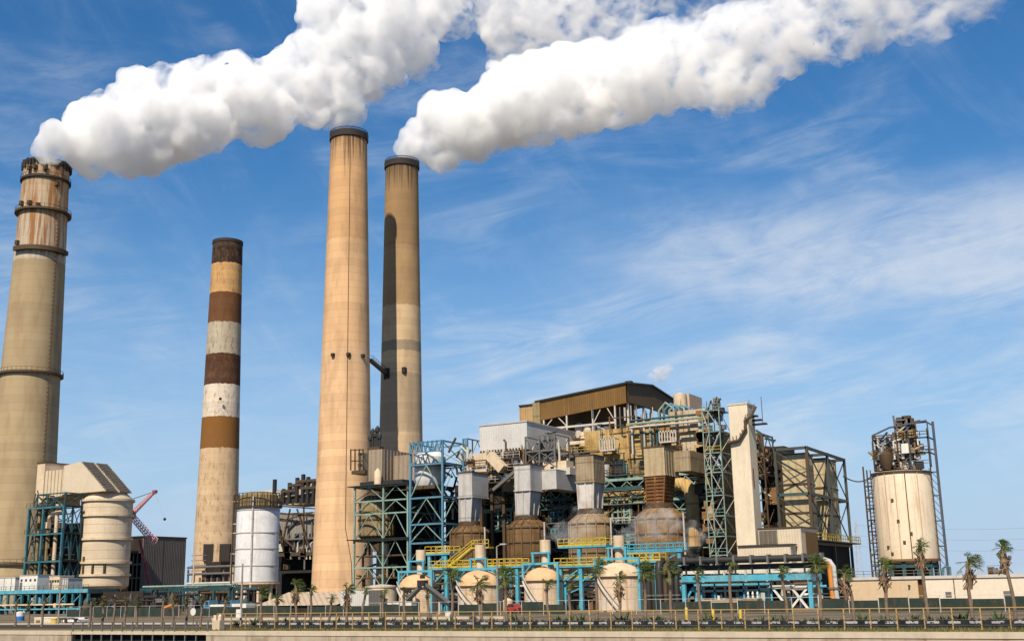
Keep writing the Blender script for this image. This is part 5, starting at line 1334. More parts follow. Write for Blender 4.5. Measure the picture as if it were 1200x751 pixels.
MB().box(x0m - .1, x1m + .3, Vn2 - .3, Vn - .25, zm, zm + .18).build('lower_roof', BRSTEEL, an)

# dark rear bay between the lift tower and the boxed casings
VR = 214
rb = thing('rear_bay', 'brown open steel bay squeezed between lift tower and braced olive casings', 'building', (ux(898, VR), VR, 0))
x0, x1 = ux(884, VR, 600), ux(915, VR, 600)
MB().box(x0, x1, VR + 5, VR + 12, 0, zz(900, 520, VR)).build('back_wall', DARKWALL, rb)
MB().box(x0, ux(898, VR), VR + 1, VR + 4, zz(895, 560, VR), zz(895, 505, VR)).build('casing', OLIVE, rb)
MB().box(ux(900, VR), ux(914, VR), VR + 2, VR + 5, zz(905, 590, VR), zz(905, 570, VR)).build('casing', RUST, rb)
truss_frame(rb, [x0 + .5, ux(897, VR), ux(908, VR)], [VR - 1, VR + 5], [0] + [zz(900, y, VR) for y in (650, 615, 585, 555, 530, 508)], BRSTEEL, .4, .45, .25, ['-', 'X', '/', '\\', 'X', 'K'], 'fr')
MB().bar(at_v(886, 504, VR), at_v(907, 518, VR), .4).build('roof_beam', TEALD, rb)
for y in (514, 523): MB().bar(at_v(896, y, VR), at_v(909, y + 2, VR), .3).build('roof_beam', DKSTEEL, rb)
for i in range(26):
    px = rnd.uniform(887, 912); x = ux(px, VR); z = zz(px, rnd.uniform(515, 640), VR)
    if i % 2: MB().path([(x, VR, z), (x + rnd.uniform(-3, 3), VR, z + rnd.uniform(0, 2))], .2, 6).build('pipe', rnd.choice((GREENST, STEEL, BRSTEEL, TEALD, OLIVE)), rb)
    else: MB().box(x - .5, x + .5, VR, VR + 1, z, z + rnd.uniform(.6, 2)).build('equipment_box', rnd.choice((OLIVE, BRSTEEL, RUST, STEEL)), rb)

# braced olive casings at the right end
VQ = 195
xq0, xq1 = ux(911, VQ, 570), ux(951.5, VQ, 610)
yq = at_u(995, 610, xq1).y
zq = [zz(950, y, VQ) for y in (690, 634, 576, 522)]
DKOL = plain('dark_olive_steel', (0.055, 0.06, 0.05), 0.55)
pf = thing('casing_frame', 'dark braced steel frame around the two olive casings', 'steel frame', (xq0, VQ, 0))
ys = [VQ, VQ + (yq - VQ) * .52, yq]
for x in (xq0, xq1):
    for y in ys:
        m = BRSTEEL if (x == xq1 and y == VQ) else DKOL
        MB().box(x - .22, x + .22, y - .22, y + .22, 0, zq[3]).build('column', m, pf)
for k in (1, 2, 3):
    z = zq[k]
    for y in ys: MB().box(xq0, xq1, y - .22, y + .22, z - .5, z - .02).build('beam', (DKOL, TEALD, DKOL)[k - 1], pf)
    for x in (xq0, xq1):
        for a, b in zip(ys, ys[1:]): MB().box(x - .2, x + .2, a + .3, b - .3, z - .52, z - .05).build('beam', DKOL, pf)
for k in (1, 2):
    zl_, zh_ = zq[k], zq[k + 1] - .5
    zm_ = (zl_ + zh_) / 2
    for (pa, pb) in (((xq0, VQ, zh_), (xq1, VQ, zm_)), ((xq0, VQ, zl_ + 1.5), (xq1, VQ, zm_)), ((xq0, VQ, zm_ + 2.2), (xq1, VQ, zl_ + .2))):
        MB().bar(pa, pb, .17).build('brace', DKOL, pf)
    for a, b in zip(ys, ys[1:]):
        for (pa, pb) in (((xq1, a, zh_), (xq1, b, zl_)), ((xq1, a, zl_), (xq1, (a + b) / 2, zm_)), ((xq1, (a + b) / 2, zm_), (xq1, b, zh_))):
            MB().bar(pa, pb, .17).build('brace', DKOL, pf)
MB().box(xq0, xq1 + 1.6, VQ - 1.2, yq + 1.2, zq[1] + .02, zq[1] + .2).build('gallery_deck', DKSTEEL, pf)
railing(pf, [(ux(952, VQ - 1.2), VQ - 1.15, zq[1] + .2), (xq1 + 1.5, VQ - 1.15, zq[1] + .2), (xq1 + 1.5, yq + 1.1, zq[1] + .2)], YELLOW, 1.1, 1.3, w=.1)
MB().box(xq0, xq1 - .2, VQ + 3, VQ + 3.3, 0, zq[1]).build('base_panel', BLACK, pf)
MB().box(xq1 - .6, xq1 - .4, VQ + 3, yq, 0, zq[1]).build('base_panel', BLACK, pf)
OLC = weathered('olive_casing_sheet', (0.47, 0.375, 0.22), (0.31, 0.225, 0.115), .4, .12, .4, (0.24, .15, .06), rib=1.3, seam=4.5)
for v0, v1, lab, zt in ((VQ + 1.2, VQ + 6, 'olive casing at the near corner of the dark braced frame', zq[3] - 1.2), (VQ + (yq - VQ) * .55, yq - 3.5, 'second olive casing, farther back inside the dark braced frame', zq[3] - 1.0)):
    c = thing('precipitator_casing', lab, 'casing', ((xq0 + xq1) / 2, v0, zq[1] + .2))
    MB().box(xq0 + .7, xq1 - .7, v0, v1, zq[1] + .2, zt).build('casing_body', OLC, c)
    MB().box(xq0 + .6, xq1 - .6, v0 - .1, v1 + .1, zt, zt + .25).build('roof', DKSTEEL, c)
    for q in (.33, .66):
        z = zq[1] + (zt - zq[1]) * q; MB().box(xq0 + .6, xq1 - .6, v0 - .15, v1 + .1, z - .15, z + .15).build('stiffener', BRSTEEL, c)
    MB().taper((xq0 + 1.8, xq1 - 1.8, v0 + 1.4, v1 - 1.4), zq[1] - 5, (xq0 + .8, xq1 - .8, v0 + .2, v1 - .2), zq[1] - .6).build('hopper', BRSTEEL, c)
cb = thing('cable', 'thin cable strung from the braced casings to the cream silo', 'cable', at_u(988, 560, xq1))
p, q = at_u(988, 558, xq1), at_v(1024, 556, 236)
MB().path([p.lerp(q, k / 8) + Vector((0, 0, -1.2 * math.sin(math.pi * k / 8))) for k in range(9)], .12, 5).build('cable_line', DKSTEEL, cb)

# pipe rack in front of the annex
VK2 = 170
rk = thing('pipe_rack', 'cyan pipe rack carrying a row of fat black pipes', 'pipe rack', (ux(870, VK2), VK2, 0))
zc = zz(880, 676, VK2 - 2)
xa, xb = ux(799, VK2 - 2), ux(952, VK2 - 2)
MB().box(xa, xb, VK2 - 2, VK2 - 1.6, zc - .5, zc + .4).build('main_beam', CYAN, rk)
MB().box(xa, xb, VK2 + 3, VK2 + 3.4, zc - .5, zc + .4).build('rear_beam', CYAN, rk)
for x in (xa + .3, xb - .3):
    for y in (VK2 - 1.8, VK2 + 3.2): MB().box(x - .3, x + .3, y - .25, y + .25, 0, zc - .85).build('leg', CYAN, rk)
    MB().box(x - .25, x + .25, VK2 - 1.6, VK2 + 3, zc - .7, zc + .1).build('cross_beam', CYAN, rk)
zt2 = zz(860, 684.5, VK2)
for z, m in ((zt2, CYAN), (zt2 - .9, GREENST)):
    MB().box(ux(814, VK2), ux(905, VK2), VK2 - .2, VK2 + .1, z - .16, z + .16).build('sub_beam', m, rk)
for p in (822, 838, 856, 872, 890, 904): x = ux(p, VK2); MB().box(x - .12, x + .12, VK2 - .2, VK2 + .1, 0, zc - .85).build('hanger', CYAN, rk)
for a, b in (((926, 686), (948, 714)), ((948, 686), (926, 714)), ((800, 712), (812, 688)), ((905, 688), (924, 712))):
    MB().bar(at_v(*a, VK2 - .6), at_v(*b, VK2 - .6), .3).build('brace', WHITE if a[0] > 900 else CYAN, rk)
bp = thing('black_pipeline', 'fat segmented black pipeline with pale clamps above the cyan rack', 'pipeline', (ux(870, VK2 + 2), VK2 + 2, 0))
zp = zz(880, 655, VK2 + 2)
seg = 10; xl, xr = ux(768, VK2 + 2), ux(966, VK2 + 2)
for k in range(seg):
    a, b = xl + (xr - xl) * k / seg + .12, xl + (xr - xl) * (k + 1) / seg - .12
    MB().lathe(0, 0, [(.01, 0), (.62, 0), (.62, b - a), (.01, b - a)], 16)
    MB().path([(a, VK2 + 2, zp), (b, VK2 + 2, zp)], .52, 14).build('pipe_segment', DKSTEEL, bp, smooth=True)
    MB().box(b - .05, b + .29, VK2 + 1.25, VK2 + 2.75, zp - .65, zp + .65).build('clamp', STEEL, bp)
    MB().box(b + .02, b + .2, VK2 + 1.8, VK2 + 2.2, zc + .35, zp - .7).build('support', DKSTEEL, bp)
MB().box(xl, xr, VK2 + 2.9, VK2 + 3.1, zp - 1.5, zp - .7).build('walk_plate', DKSTEEL, bp)
ww = thing('backing_wall', 'long pale wall strip behind the black pipeline', 'wall', (ux(850, VK2 + 6), VK2 + 6, 0))
MB().box(ux(796, VK2 + 6), ux(952, VK2 + 6), VK2 + 6, VK2 + 6.3, zz(870, 671, VK2 + 6), zz(870, 661, VK2 + 6)).build('upper_panel', WHITE, ww)
MB().box(ux(812, VK2 + 6), ux(945, VK2 + 6), VK2 + 6.4, VK2 + 6.7, 0, zz(870, 672, VK2 + 6)).build('dark_panel', DARKWALL, ww)
for k in range(7): x = ux(800 + 25 * k, VK2 + 5.9); MB().box(x - .15, x + .15, VK2 + 5.7, VK2 + 5.98, 0, zz(870, 661, VK2 + 6)).build('post', LTSTEEL, ww)
for k, (px, v, y, r, m) in enumerate(((760, 168, 664, .5, DKSTEEL), (766, 168.6, 668, .55, DKSTEEL), (773, 168, 660, .6, DKSTEEL), (780, 168.6, 664, .5, BRSTEEL), (786, 168, 668, .55, DKSTEEL), (793, 168.6, 672, .5, DKSTEEL))):
    t = thing('dark_duct', 'dark vertical duct in the row between widest tank and cyan rack', 'duct', (ux(px, v), v, 0), 'dark vertical ducts in a row')
    x = ux(px, v); z = zz(px, y, v)
    MB().path([(x, v, 0), (x, v, z - .8), (x, v + .3, z), (x, v + 1.6, z + .5)], r, 12).build('pipe', m, t, smooth=True)
    MB().lathe(x, v, [(r + .12, 2), (r + .12, 2.25)], 14).build('flange', STEEL, t)
ep = [('orange elbow pipe running down beside the white one at the casings', 974, ORANGE, .36), ('white elbow pipe coming down beside the orange one', 979, GALV, .34)]
for lab, px, m, r in ep:
    v = 172; x = ux(px, v); z = zz(px, 655, v)
    t = thing('elbow_pipe', lab, 'pipe', (x, v, 0))
    MB().path([(x - 1.8, v + .5, z + .1), (x - 1.2, v, z), (x - .5, v, z - .25), (x, v, z - 1.0), (x + .1, v, 1.5), (x + .3, v, 1.0), (x + 1.2, v, .7)], r, 12).build('pipe', m, t, smooth=True)
    MB().lathe(x + .05, v, [(r + .15, 2.6), (r + .15, 2.9)], 16).build('flange', STEEL, t)
bw = thing('block_wall', 'low tan block wall under the cyan rack', 'wall', (ux(843, 164), 164, 0))
b = MB(); fbox(b, 817, 870, 703, 722, 164, .4); b.build('wall_face', weathered('tan_block', (0.46, 0.36, 0.26), (0.33, 0.24, .16), .4, .3, .2), bw)
b = MB(); fbox(b, 816.5, 870.5, 702, 703.2, 163.9, .6); b.build('coping', CONC, bw)
tc = thing('transformer', 'brown finned transformer box beside the low tan wall', 'transformer', (ux(879, 163), 163, 0))
b = MB(); x0, x1, z0, z1 = fbox(b, 871, 888, 701, 722, 163, 2.2); b.build('tank_body', OLIVE, tc)
for k in range(7): x = x0 + (x1 - x0) * (k + .5) / 7; MB().box(x - .06, x + .06, 162.6, 162.98, .5, z1 - .3).build('fin', OLIVE, tc)
for k in range(3): x = x0 + .5 + k * .7; MB().lathe(x, 164, [(.16, z1), (.2, z1 + .3), (.1, z1 + .35), (.18, z1 + .7), (.05, z1 + 1)], 10).build('bushing', WHITE, tc)
for i in range(20):
    pass
rp = thing('rack_pipework', 'tangle of valves and small pipes below the cyan rack', 'machinery', (ux(880, 172), 172, 0))
for i in range(44):
    px = rnd.uniform(803, 962); v = rnd.uniform(170.5, 175); x = ux(px, v); s = rnd.uniform(.2, .6); h = rnd.uniform(1, 3.6); m = rnd.choice((STEEL, LTSTEEL, BRSTEEL, CYAN, WHITE, RUST, DKSTEEL, GREENST))
    if i % 3 == 0: MB().path([(x, v, 0), (x, v, h), (x + .3, v, h + .4), (x + rnd.uniform(1.5, 5), v, h + .4)], s * .4, 8).build('pipe', m, rp, smooth=True)
    elif i % 3 == 1: MB().box(x - s, x + s, v, v + s, 0, h * .7).build('equipment_box', m, rp)
    else: MB().lathe(x, v, [(s, 0), (s, h * .6), (.1, h * .75)], 10).build('vessel', m, rp, smooth=True)

DKBLUE = painted('dark_blue_steel', (0.05, 0.075, 0.11), .5, fade=(.12,.13,.15))
# ------------------------------------------------------------------ cream silo with its top frame
VZ = 240
uc = ux(1062, VZ, 620); rad = 33.2 * pxm(1060, VZ); zz_ = lambda py: zz(1062, py, VZ - rad)
sl_ = thing('cream_silo', 'cream storage silo with rust streaks and a machinery cage on top', 'silo', (uc, VZ, 0))
MB().lathe(uc, VZ, [(rad * .9, zz_(660)), (rad, zz_(656)), (rad, zz_(552)), (rad * .97, zz_(550)), (.1, zz_(548))], 56).build('silo_shell', SILOTAN, sl_, smooth=True)
MB().ring(uc, VZ, rad - .04, rad + .2, zz_(553), zz_(550.5), 56).build('rim', BRSTEEL, sl_)
MB().ring(uc, VZ, rad - .04, rad + .3, zz_(657), zz_(654.5), 56).build('rim', RUST, sl_)
for a in (-112, -92, -72, -48, -130):
    x, y = uc + math.cos(R(a)) * (rad + .05), VZ + math.sin(R(a)) * (rad + .05)
    MB().path([(x, y, zz_(655)), (x, y, zz_(553))], .10, 6).build('seam_pipe', plain('seam_tan' + str(a), (0.50, 0.38, 0.27)) if a != -72 else BRSTEEL, sl_)
for a, y in ((-100, 585), (-92, 610), (-84, 635), (-70, 625), (-110, 648), (-118, 640)):
    x, yy = uc + math.cos(R(a)) * rad, VZ + math.sin(R(a)) * rad
    MB().box(x - .25, x + .25, yy - .15, yy + .2, zz_(y) - .3, zz_(y) + .3).build('nozzle', BRSTEEL, sl_)
for k in range(12):
    a = 2 * math.pi * k / 12; x, y = uc + math.cos(a) * rad * .9, VZ + math.sin(a) * rad * .9
    MB().box(x - .35, x + .35, y - .35, y + .35, 0, zz_(657)).build('leg', TEALD, sl_)
z = zz_(663)
MB().ring(uc, VZ, rad * .85, rad * .97, z - .3, z + .3, 24).build('ring_beam', TEALD, sl_)
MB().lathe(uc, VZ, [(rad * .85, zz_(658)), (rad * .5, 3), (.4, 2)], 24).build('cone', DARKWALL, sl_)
xl = uc - rad - .9
lm = MB()
for k in range(30):
    zk = 2 + k * (zz_(552) - 2) / 30; lm.box(xl, xl + 1.0, VZ - 1.2, VZ - .9, zk, zk + .18)
    if k % 3 == 0: lm.box(xl - .5, xl + .9, VZ - 1.6, VZ - .4, zk, zk + .25)
lm.bar((xl + .1, VZ - 1, 0), (xl + .1, VZ - 1, zz_(545)), .25); lm.bar((xl + .8, VZ - 1, 0), (xl + .8, VZ - 1, zz_(545)), .18)
lm.build('ladder_frame', BRSTEEL, sl_)
xr = uc + rad + 1.4
MB().box(xr - .22, xr + .22, VZ - .3, VZ + .2, 0, zz_(492)).build('hoist_column', DKBLUE, sl_)
for y in (525, 552, 580, 610, 640): MB().box(uc + rad * .9, xr, VZ - .2, VZ + .1, zz_(y) - .12, zz_(y) + .12).build('tie', DKBLUE, sl_)
for xx in (uc - rad - 1.7,):
    MB().box(xx - .14, xx + .14, VZ - .2, VZ + .1, 0, zz_(540)).build('hoist_column', BRSTEEL, sl_)
    for k in range(14):
        z = 4 + k * (zz_(552) - 4) / 14; MB().bar((xx, VZ, z), (uc - rad * .95, VZ - 1, z + (1.6 if k % 2 else 0)), .1).build('tie', BRSTEEL, sl_)
for k in range(13):
    z = 6 + k * (zz_(552) - 6) / 13; MB().bar((xr, VZ, z), (uc + rad * .96, VZ - .6, z + 2.2), .1).build('tie', DKBLUE, sl_)
MB().box(xr - 1.2, xr - 1.0, VZ - 1.2, VZ - 1.0, 0, zz_(500)).build('hoist_column', BRSTEEL, sl_)
cg = thing('machinery_cage', 'rusty machinery cage standing on top of the cream silo', 'steel frame', (uc, VZ, zz_(548)))
z0, z1, z2, z3 = zz_(548), zz_(530), zz_(512), zz_(498)
xs = [uc - rad * .72, uc + rad * .1, uc + rad * .5, xr - .4]
truss_frame(cg, xs[:2], [VZ - 4, VZ + 3], [z0, z1, z2 + 1], BRSTEEL, .4, .4, .28, ['X', 'X'], 'flr')
truss_frame(cg, xs[1:3], [VZ - 3.6, VZ + 3], [z0, z1, z2, z3 + 1.5], STEEL, .4, .4, .28, ['X', 'X', 'X'], 'flr')
truss_frame(cg, xs[2:], [VZ - 3.8, VZ + 2], [z0, z0 + 3, z1, z1 + 3, z2, z3 + .6], DKBLUE, .38, .36, .24, ['-', 'X', '-', '/'], 'fr')
MB().bar((xs[0], VZ - 4, z2 + 1), (uc - rad * .1, VZ - 4, z3), .3).build('rope_beam', DKBLUE, cg)
MB().bar((uc - rad * .1, VZ - 4, z3), (xs[3], VZ - 4, z3 + .8), .3).build('rope_beam', DKBLUE, cg)
for i in range(200):
    x = rnd.uniform(xs[0], xs[2] + 1.5); z = rnd.choice((z0, z1, z0 + 2, z2 - 2, z2, z1 + 2.5)) if x > xs[1] - 1 else rnd.choice((z0, z0 + 2, z1)); s = rnd.uniform(.25, .75); v = VZ + rnd.uniform(-4, 1); m = rnd.choice((STEEL, BRSTEEL, RUST, LTSTEEL, DKSTEEL, WHITE, OLIVE))
    if i % 3 == 0: MB().box(x - s, x + s, v, v + 1.2, z, z + rnd.uniform(.6, 1.8)).build('equipment_box', m, cg)
    elif i % 3 == 1: MB().path([(x, v, z), (x, v, z + rnd.uniform(1.5, 4)), (x + rnd.uniform(-2, 2), v, z + rnd.uniform(2, 5))], .2, 6).build('pipe', m, cg)
    else: MB().lathe(x, v, [(s, z), (s, z + 1.2), (s * .4, z + 1.7)], 10).build('drum', m, cg, smooth=True)
MB().lathe(uc - rad * .3, VZ - 4.4, [(.7, z0), (1.3, z0 + 1.5), (1.3, z0 + 3), (.5, z0 + 3.6)], 16).build('hopper', BRSTEEL, cg, smooth=True)
MB().box(uc + rad * .26, uc + rad * .50, VZ - 4.6, VZ - 2, z0 + 3.0, z0 + 4.9).build('white_cabinet', WHITE, cg)
for z in (z0 + .3, z1, z1 + 3, z2): railing(cg, [(xs[0] if z < z2 - 3 else xs[1], VZ - 4.3, z), (xs[3], VZ - 4.3, z)], BRSTEEL, 1.1, 1.3, w=.1)
for px, y in ((1056, 489), (1063, 487), (1066, 490)):
    a = at_v(px, 500, VZ - 3); MB().box(a.x - .8, a.x + .8, VZ - 3.4, VZ - 2, a.z - 1.5, at_v(px, y, VZ - 3).z).build('top_drum', BRSTEEL, cg)
for x in (xs[0] - .6, xs[0] + 1): MB().bar((x, VZ - 2, z0), (x, VZ - 2, z0 + 6), .14).build('antenna', DKSTEEL, cg)

# ------------------------------------------------------------------ low cream building on the right
VB = 188
lb = thing('low_building', 'long low cream building with a tan end and a flat roof', 'building', (ux(1090, VB), VB, 0))
zt = zz(1080, 678, VB)
xA_, xB_, xC_, xD_ = ux(989, VB), ux(1076, VB), ux(1084, VB), ux(1330, VB)
MB().box(xA_, xB_, VB, VB + 14, 0, zt).build('tan_wall', weathered('tan_stucco', (0.56, 0.42, 0.27), (0.42, 0.3, .18), .3, .2, .15), lb)
MB().box(xB_, xC_, VB + .6, VB + 14, 0, zt).build('doorway_recess', BROWNWALL, lb)
MB().box(xC_, xD_, VB, VB + 14, 0, zt).build('cream_wall', weathered('cream_stucco', (0.68, 0.58, 0.46), (0.5, 0.4, .3), .25, .15, .15), lb)
MB().box(xA_ - .2, xD_, VB - .2, VB + 14.2, zt, zt + .45).build('parapet', LTSTEEL, lb)
for p0, p1, y0, y1 in ((1108, 1115, 693, 699), (1176, 1184, 692, 699)):
    b = MB(); fbox(b, p0, p1, y0, y1, VB - .1, .12); f = b.build('vent_frame', STEEL, lb)
MB().box(ux(1118, VB), ux(1119, VB), VB - .12, VB - .02, 0, zt).build('downpipe', BRSTEEL, lb)
b = MB(); fbox(b, 1064, 1066, 685, 687, VB - .5, .5); b.build('wall_lamp', DKSTEEL, lb)
railing(lb, [(xA_, VB + 1, zt + .45), (xB_ + 4, VB + 1, zt + .45)], STEEL, .9, 1.4)
ru = thing('rooftop_unit', 'rusty rooftop unit with pipe guard on the low cream building', 'machinery', (ux(1168, VB + 4), VB + 4, zt + .45))
for p, w, y, m in ((1163, 3, 664, BRSTEEL), (1168, 2.4, 665, STEEL), (1173, 3, 667, OLIVE)):
    x = ux(p, VB + 4); q = w * pxm(p, VB + 4) * .8; MB().box(x - q, x + q, VB + 4, VB + 6, zt + .46, zz(p, y, VB + 4)).build('unit_body', m, ru)
railing(ru, [(ux(1160, VB + 3), VB + 3, zt + .46), (ux(1178, VB + 3), VB + 3, zt + .46)], STEEL, 1.3, 1.2)
tg = thing('teal_bracket', 'small teal pipe bracket on the roof edge beside the cream silo', 'pipe frame', (ux(1108, VB + 6), VB + 6, zt + .45))
MB().path([at_v(1105, 675, VB + 6), at_v(1105, 666, VB + 6), at_v(1107, 664, VB + 6), at_v(1113, 664, VB + 6), at_v(1114, 675, VB + 6)], .18, 8).build('pipe', TEAL, tg)
# far power line
for (px, v, wpx, yt, lab) in ((1009, 900, 8, 610, 'faint grey pylon far away, seen between casings and silo'), (1150, 1100, 5, 648, 'tiny far pylon above the low cream building roof')):
    x = ux(px, v); h = zz(px, yt, v); w = wpx * pxm(px, v) / 2
    t = thing('pylon', lab, 'pylon', (x, v, 0))
    mb = MB(); PY = plain('pylon_steel' + str(px), (0.42, 0.43, 0.44), .5)
    for sx in (-1, 1):
        for sy in (-1, 1): mb.bar((x + sx * w, v + sy * w, 0), (x + sx * w * .15, v + sy * w * .15, h), .28)
    for k in range(9):
        f = k / 9; g = (k + 1) / 9; wa, wb_ = w * (1 - f * .85), w * (1 - g * .85)
        mb.bar((x - wa, v - wa, h * f), (x + wb_, v - wb_, h * g), .2); mb.bar((x + wa, v - wa, h * f), (x - wb_, v - wb_, h * g), .2)
    mb.build('tower_lattice', PY, t)
    for f in (.62, .78, .94): MB().box(x - w * 1.0, x + w * 1.0, v - .2, v + .2, h * f - .2, h * f + .2).build('cross_arm', PY, t)
WIRE = plain('wire', (0.30, 0.31, 0.33), .5)
for i, f in enumerate((.62, .78, .94)):
    t = thing('power_line', 'thin power line far off in the sky beside the cream silo', 'power line', (ux(1009, 900), 900, 0), 'far power lines')
    z = zz(1009, 610, 900) * f; a = Vector((ux(1009, 900), 900, z)); b = Vector((ux(1420, 960), 960, z + 6))
    MB().path([a.lerp(b, k / 16) - Vector((0, 0, 9 * math.sin(math.pi * k / 16))) for k in range(17)], .09, 4).build('wire', WIRE, t)
# ================================================================== shoreline: fences, palms, shrubs, yard vehicles
VFN = 89.2
fx0, fx1 = ux(256, VFN), ux(1215, VFN)
fn = thing('shore_fence', 'thin rusty-yellow post and wire fence along the seawall', 'fence', ((fx0 + fx1) / 2, VFN, 0))
FP = weathered('rusty_yellow_post', (0.42, 0.27, 0.10), (0.25, 0.12, 0.04), .5, 2.0, .3)
n = 40
for k in range(n + 1):
    x = fx0 + (fx1 - fx0) * k / n
    MB().bar((x, VFN, 0), (x, VFN, 1.62), .085).build('post', FP, fn)
MB().bar((fx0, VFN, 1.6), (fx1, VFN, 1.6), .06).build('top_rail', FP, fn)
for z in (.4, .8, 1.2): MB().bar((fx0, VFN - .06, z), (fx1, VFN - .06, z), .02).build('wire', STEEL, fn)
# black silt barrier with white printed patches
sb = thing('silt_barrier', 'low black fabric barrier with white printed patches along the bed', 'barrier', ((fx0 + fx1) / 2, 94.4, 0))
mb = MB(); m = 420; vs = []; fs = []
sx0, sx1 = ux(300, 94.4), ux(1225, 94.4)
for k in range(m + 1):
    x = sx0 + (sx1 - sx0) * k / m; h = .62 + .1 * math.sin(k * 1.9) + rnd.uniform(-.07, .07); y = 94.4 + .12 * math.sin(k * .7)
    vs += [(x, y, 0.02), (x, y + .03, h), (x, y + .12, h), (x, y + .12, .02)]
for k in range(m):
    a = 4 * k
    for j in range(3): fs.append((a + j, a + 4 + j, a + 5 + j, a + 1 + j))
mb.add(vs, fs)
def silt():
    t = NT('silt_fabric'); sp = t.n('ShaderNodeSeparateXYZ'); t.l(t.pos(), sp.inputs[0])
    fr = t.math('FRACT', t.math('MULTIPLY', sp.outputs[0], 1 / 1.55))
    a = t.math('MULTIPLY', t.math('GREATER_THAN', fr, .22), t.math('LESS_THAN', fr, .80))
    b = t.math('MULTIPLY', t.math('GREATER_THAN', sp.outputs[2], .34), t.math('LESS_THAN', sp.outputs[2], .52))
    c = t.math('GREATER_THAN', t.noise((5.5, 1, 7), 3), .44)
    return t.bsdf(t.mix(t.math('MULTIPLY', t.math('MULTIPLY', a, b), c), (0.012, 0.012, 0.013), (0.34, 0.33, 0.32)), .7)
mb.build('fabric', silt(), sb)
# green-screened fence behind the palms
VGF = 141.0
gx0, gx1 = ux(80, VGF), ux(1215, VGF)
gf = thing('screened_fence', 'dark green screened fence running between palms and tanks', 'fence', ((gx0 + gx1) / 2, VGF, 0))
n = 46
gaps = (8, 15, 22, 23, 26, 29, 30, 31, 32, 38)
for k in range(n + 1):
    x = gx0 + (gx1 - gx0) * k / n
    MB().bar((x, VGF, 0), (x, VGF, 1.9), .07).build('post', LTSTEEL, gf)
    if k < n and k not in gaps:
        MB().box(x + .06, gx0 + (gx1 - gx0) * (k + 1) / n - .06, VGF - .02, VGF + .02, .1 + rnd.uniform(0, .15), 1.6 + rnd.uniform(-.25, .15)).build('screen_panel', GREENMESH, gf)
MB().bar((gx0, VGF, 1.88), (gx1, VGF, 1.88), .04).build('top_rail', LTSTEEL, gf)
gr = thing('guard_rail', 'pale guard rail along the service road behind the palms', 'guard rail', (ux(420, 103.5), 103.5, 0))
g0, g1 = ux(250, 103.5), ux(590, 103.5)
MB().box(g0, g1, 103.4, 103.5, .55, .85).build('rail', CONC, gr)
for k in range(24): x = g0 + (g1 - g0) * k / 23; MB().box(x - .08, x + .08, 103.52, 103.66, 0, .8).build('post', WOODPOLE, gr)

# ------------------------------------------------------------------ palms
def palm_mats():
    out = []
    for nm, c1, c2 in (('palm_leaf', (0.075, 0.125, 0.022), (0.13, 0.14, 0.03)), ('dry_palm_leaf', (0.045, 0.055, 0.014), (0.10, 0.085, 0.03))):
        t = NT(nm); c = t.mix(t.step(t.noise((1.2, 1.2, 1.2), 3), .35, .65), c1, c2)
        b = t.n('ShaderNodeBsdfPrincipled'); b.inputs['Roughness'].default_value = .55; t.l(c, b.inputs['Base Color'])
        tr = t.n('ShaderNodeBsdfTranslucent'); t.l(c, tr.inputs['Color'])
        ad = t.n('ShaderNodeMixShader'); ad.inputs[0].default_value = .25; t.l(b.outputs[0], ad.inputs[1]); t.l(tr.outputs[0], ad.inputs[2])
        t.l(ad.outputs[0], t.out.inputs['Surface']); out.append(t.m)
    return out
LEAF, DRYLEAF = palm_mats()
TRUNK = weathered('palm_trunk', (0.20, 0.14, 0.095), (0.10, 0.07, 0.045), .6, 3.0, .3)
BOOT = weathered('palm_boots', (0.24, 0.155, 0.09), (0.10, 0.06, 0.035), .7, 4.0, .3)
def crown_mesh(seed, size, n=30, wind=.35, dead=False):
    r = random.Random(seed); mb = MB()
    for i in range(n):
        az = r.uniform(0, 2 * math.pi); el = r.uniform(-0.6, 1.25) if not dead else r.uniform(-1.5, -.7)
        d = Vector((math.cos(az) * math.cos(el) + wind, math.sin(az) * math.cos(el) + wind * .5, math.sin(el))).normalized()
        L = size * r.uniform(.5, .8)
        side = d.cross(Vector((0, 0, 1))).normalized(); up = side.cross(d)
        hub = d * L + Vector((0, 0, -L * .12))
        mb.bar((0, 0, 0), hub, .05)
        k = 15; fl = size * r.uniform(.45, .66)
        for j in range(k):
            a = (j / (k - 1) - .5) * 2.7 + r.uniform(-.12, .12)
            q = (d * math.cos(a) + side * math.sin(a)).normalized(); w = q.cross(up).normalized() * (.04 * size * .5)
            l = fl * (1 - .25 * abs(a) / 1.4) * r.uniform(.75, 1.1)
            mid = hub + q * l * .55 + Vector((wind * .12 * l, 0, -.05 * l)); tip = hub + q * l + Vector((wind * .45 * l, wind * .15 * l, -l * r.uniform(.25, .6)))
            mb.add([hub, mid - w, tip, mid + w], [(0, 1, 2, 3)])
    return mb
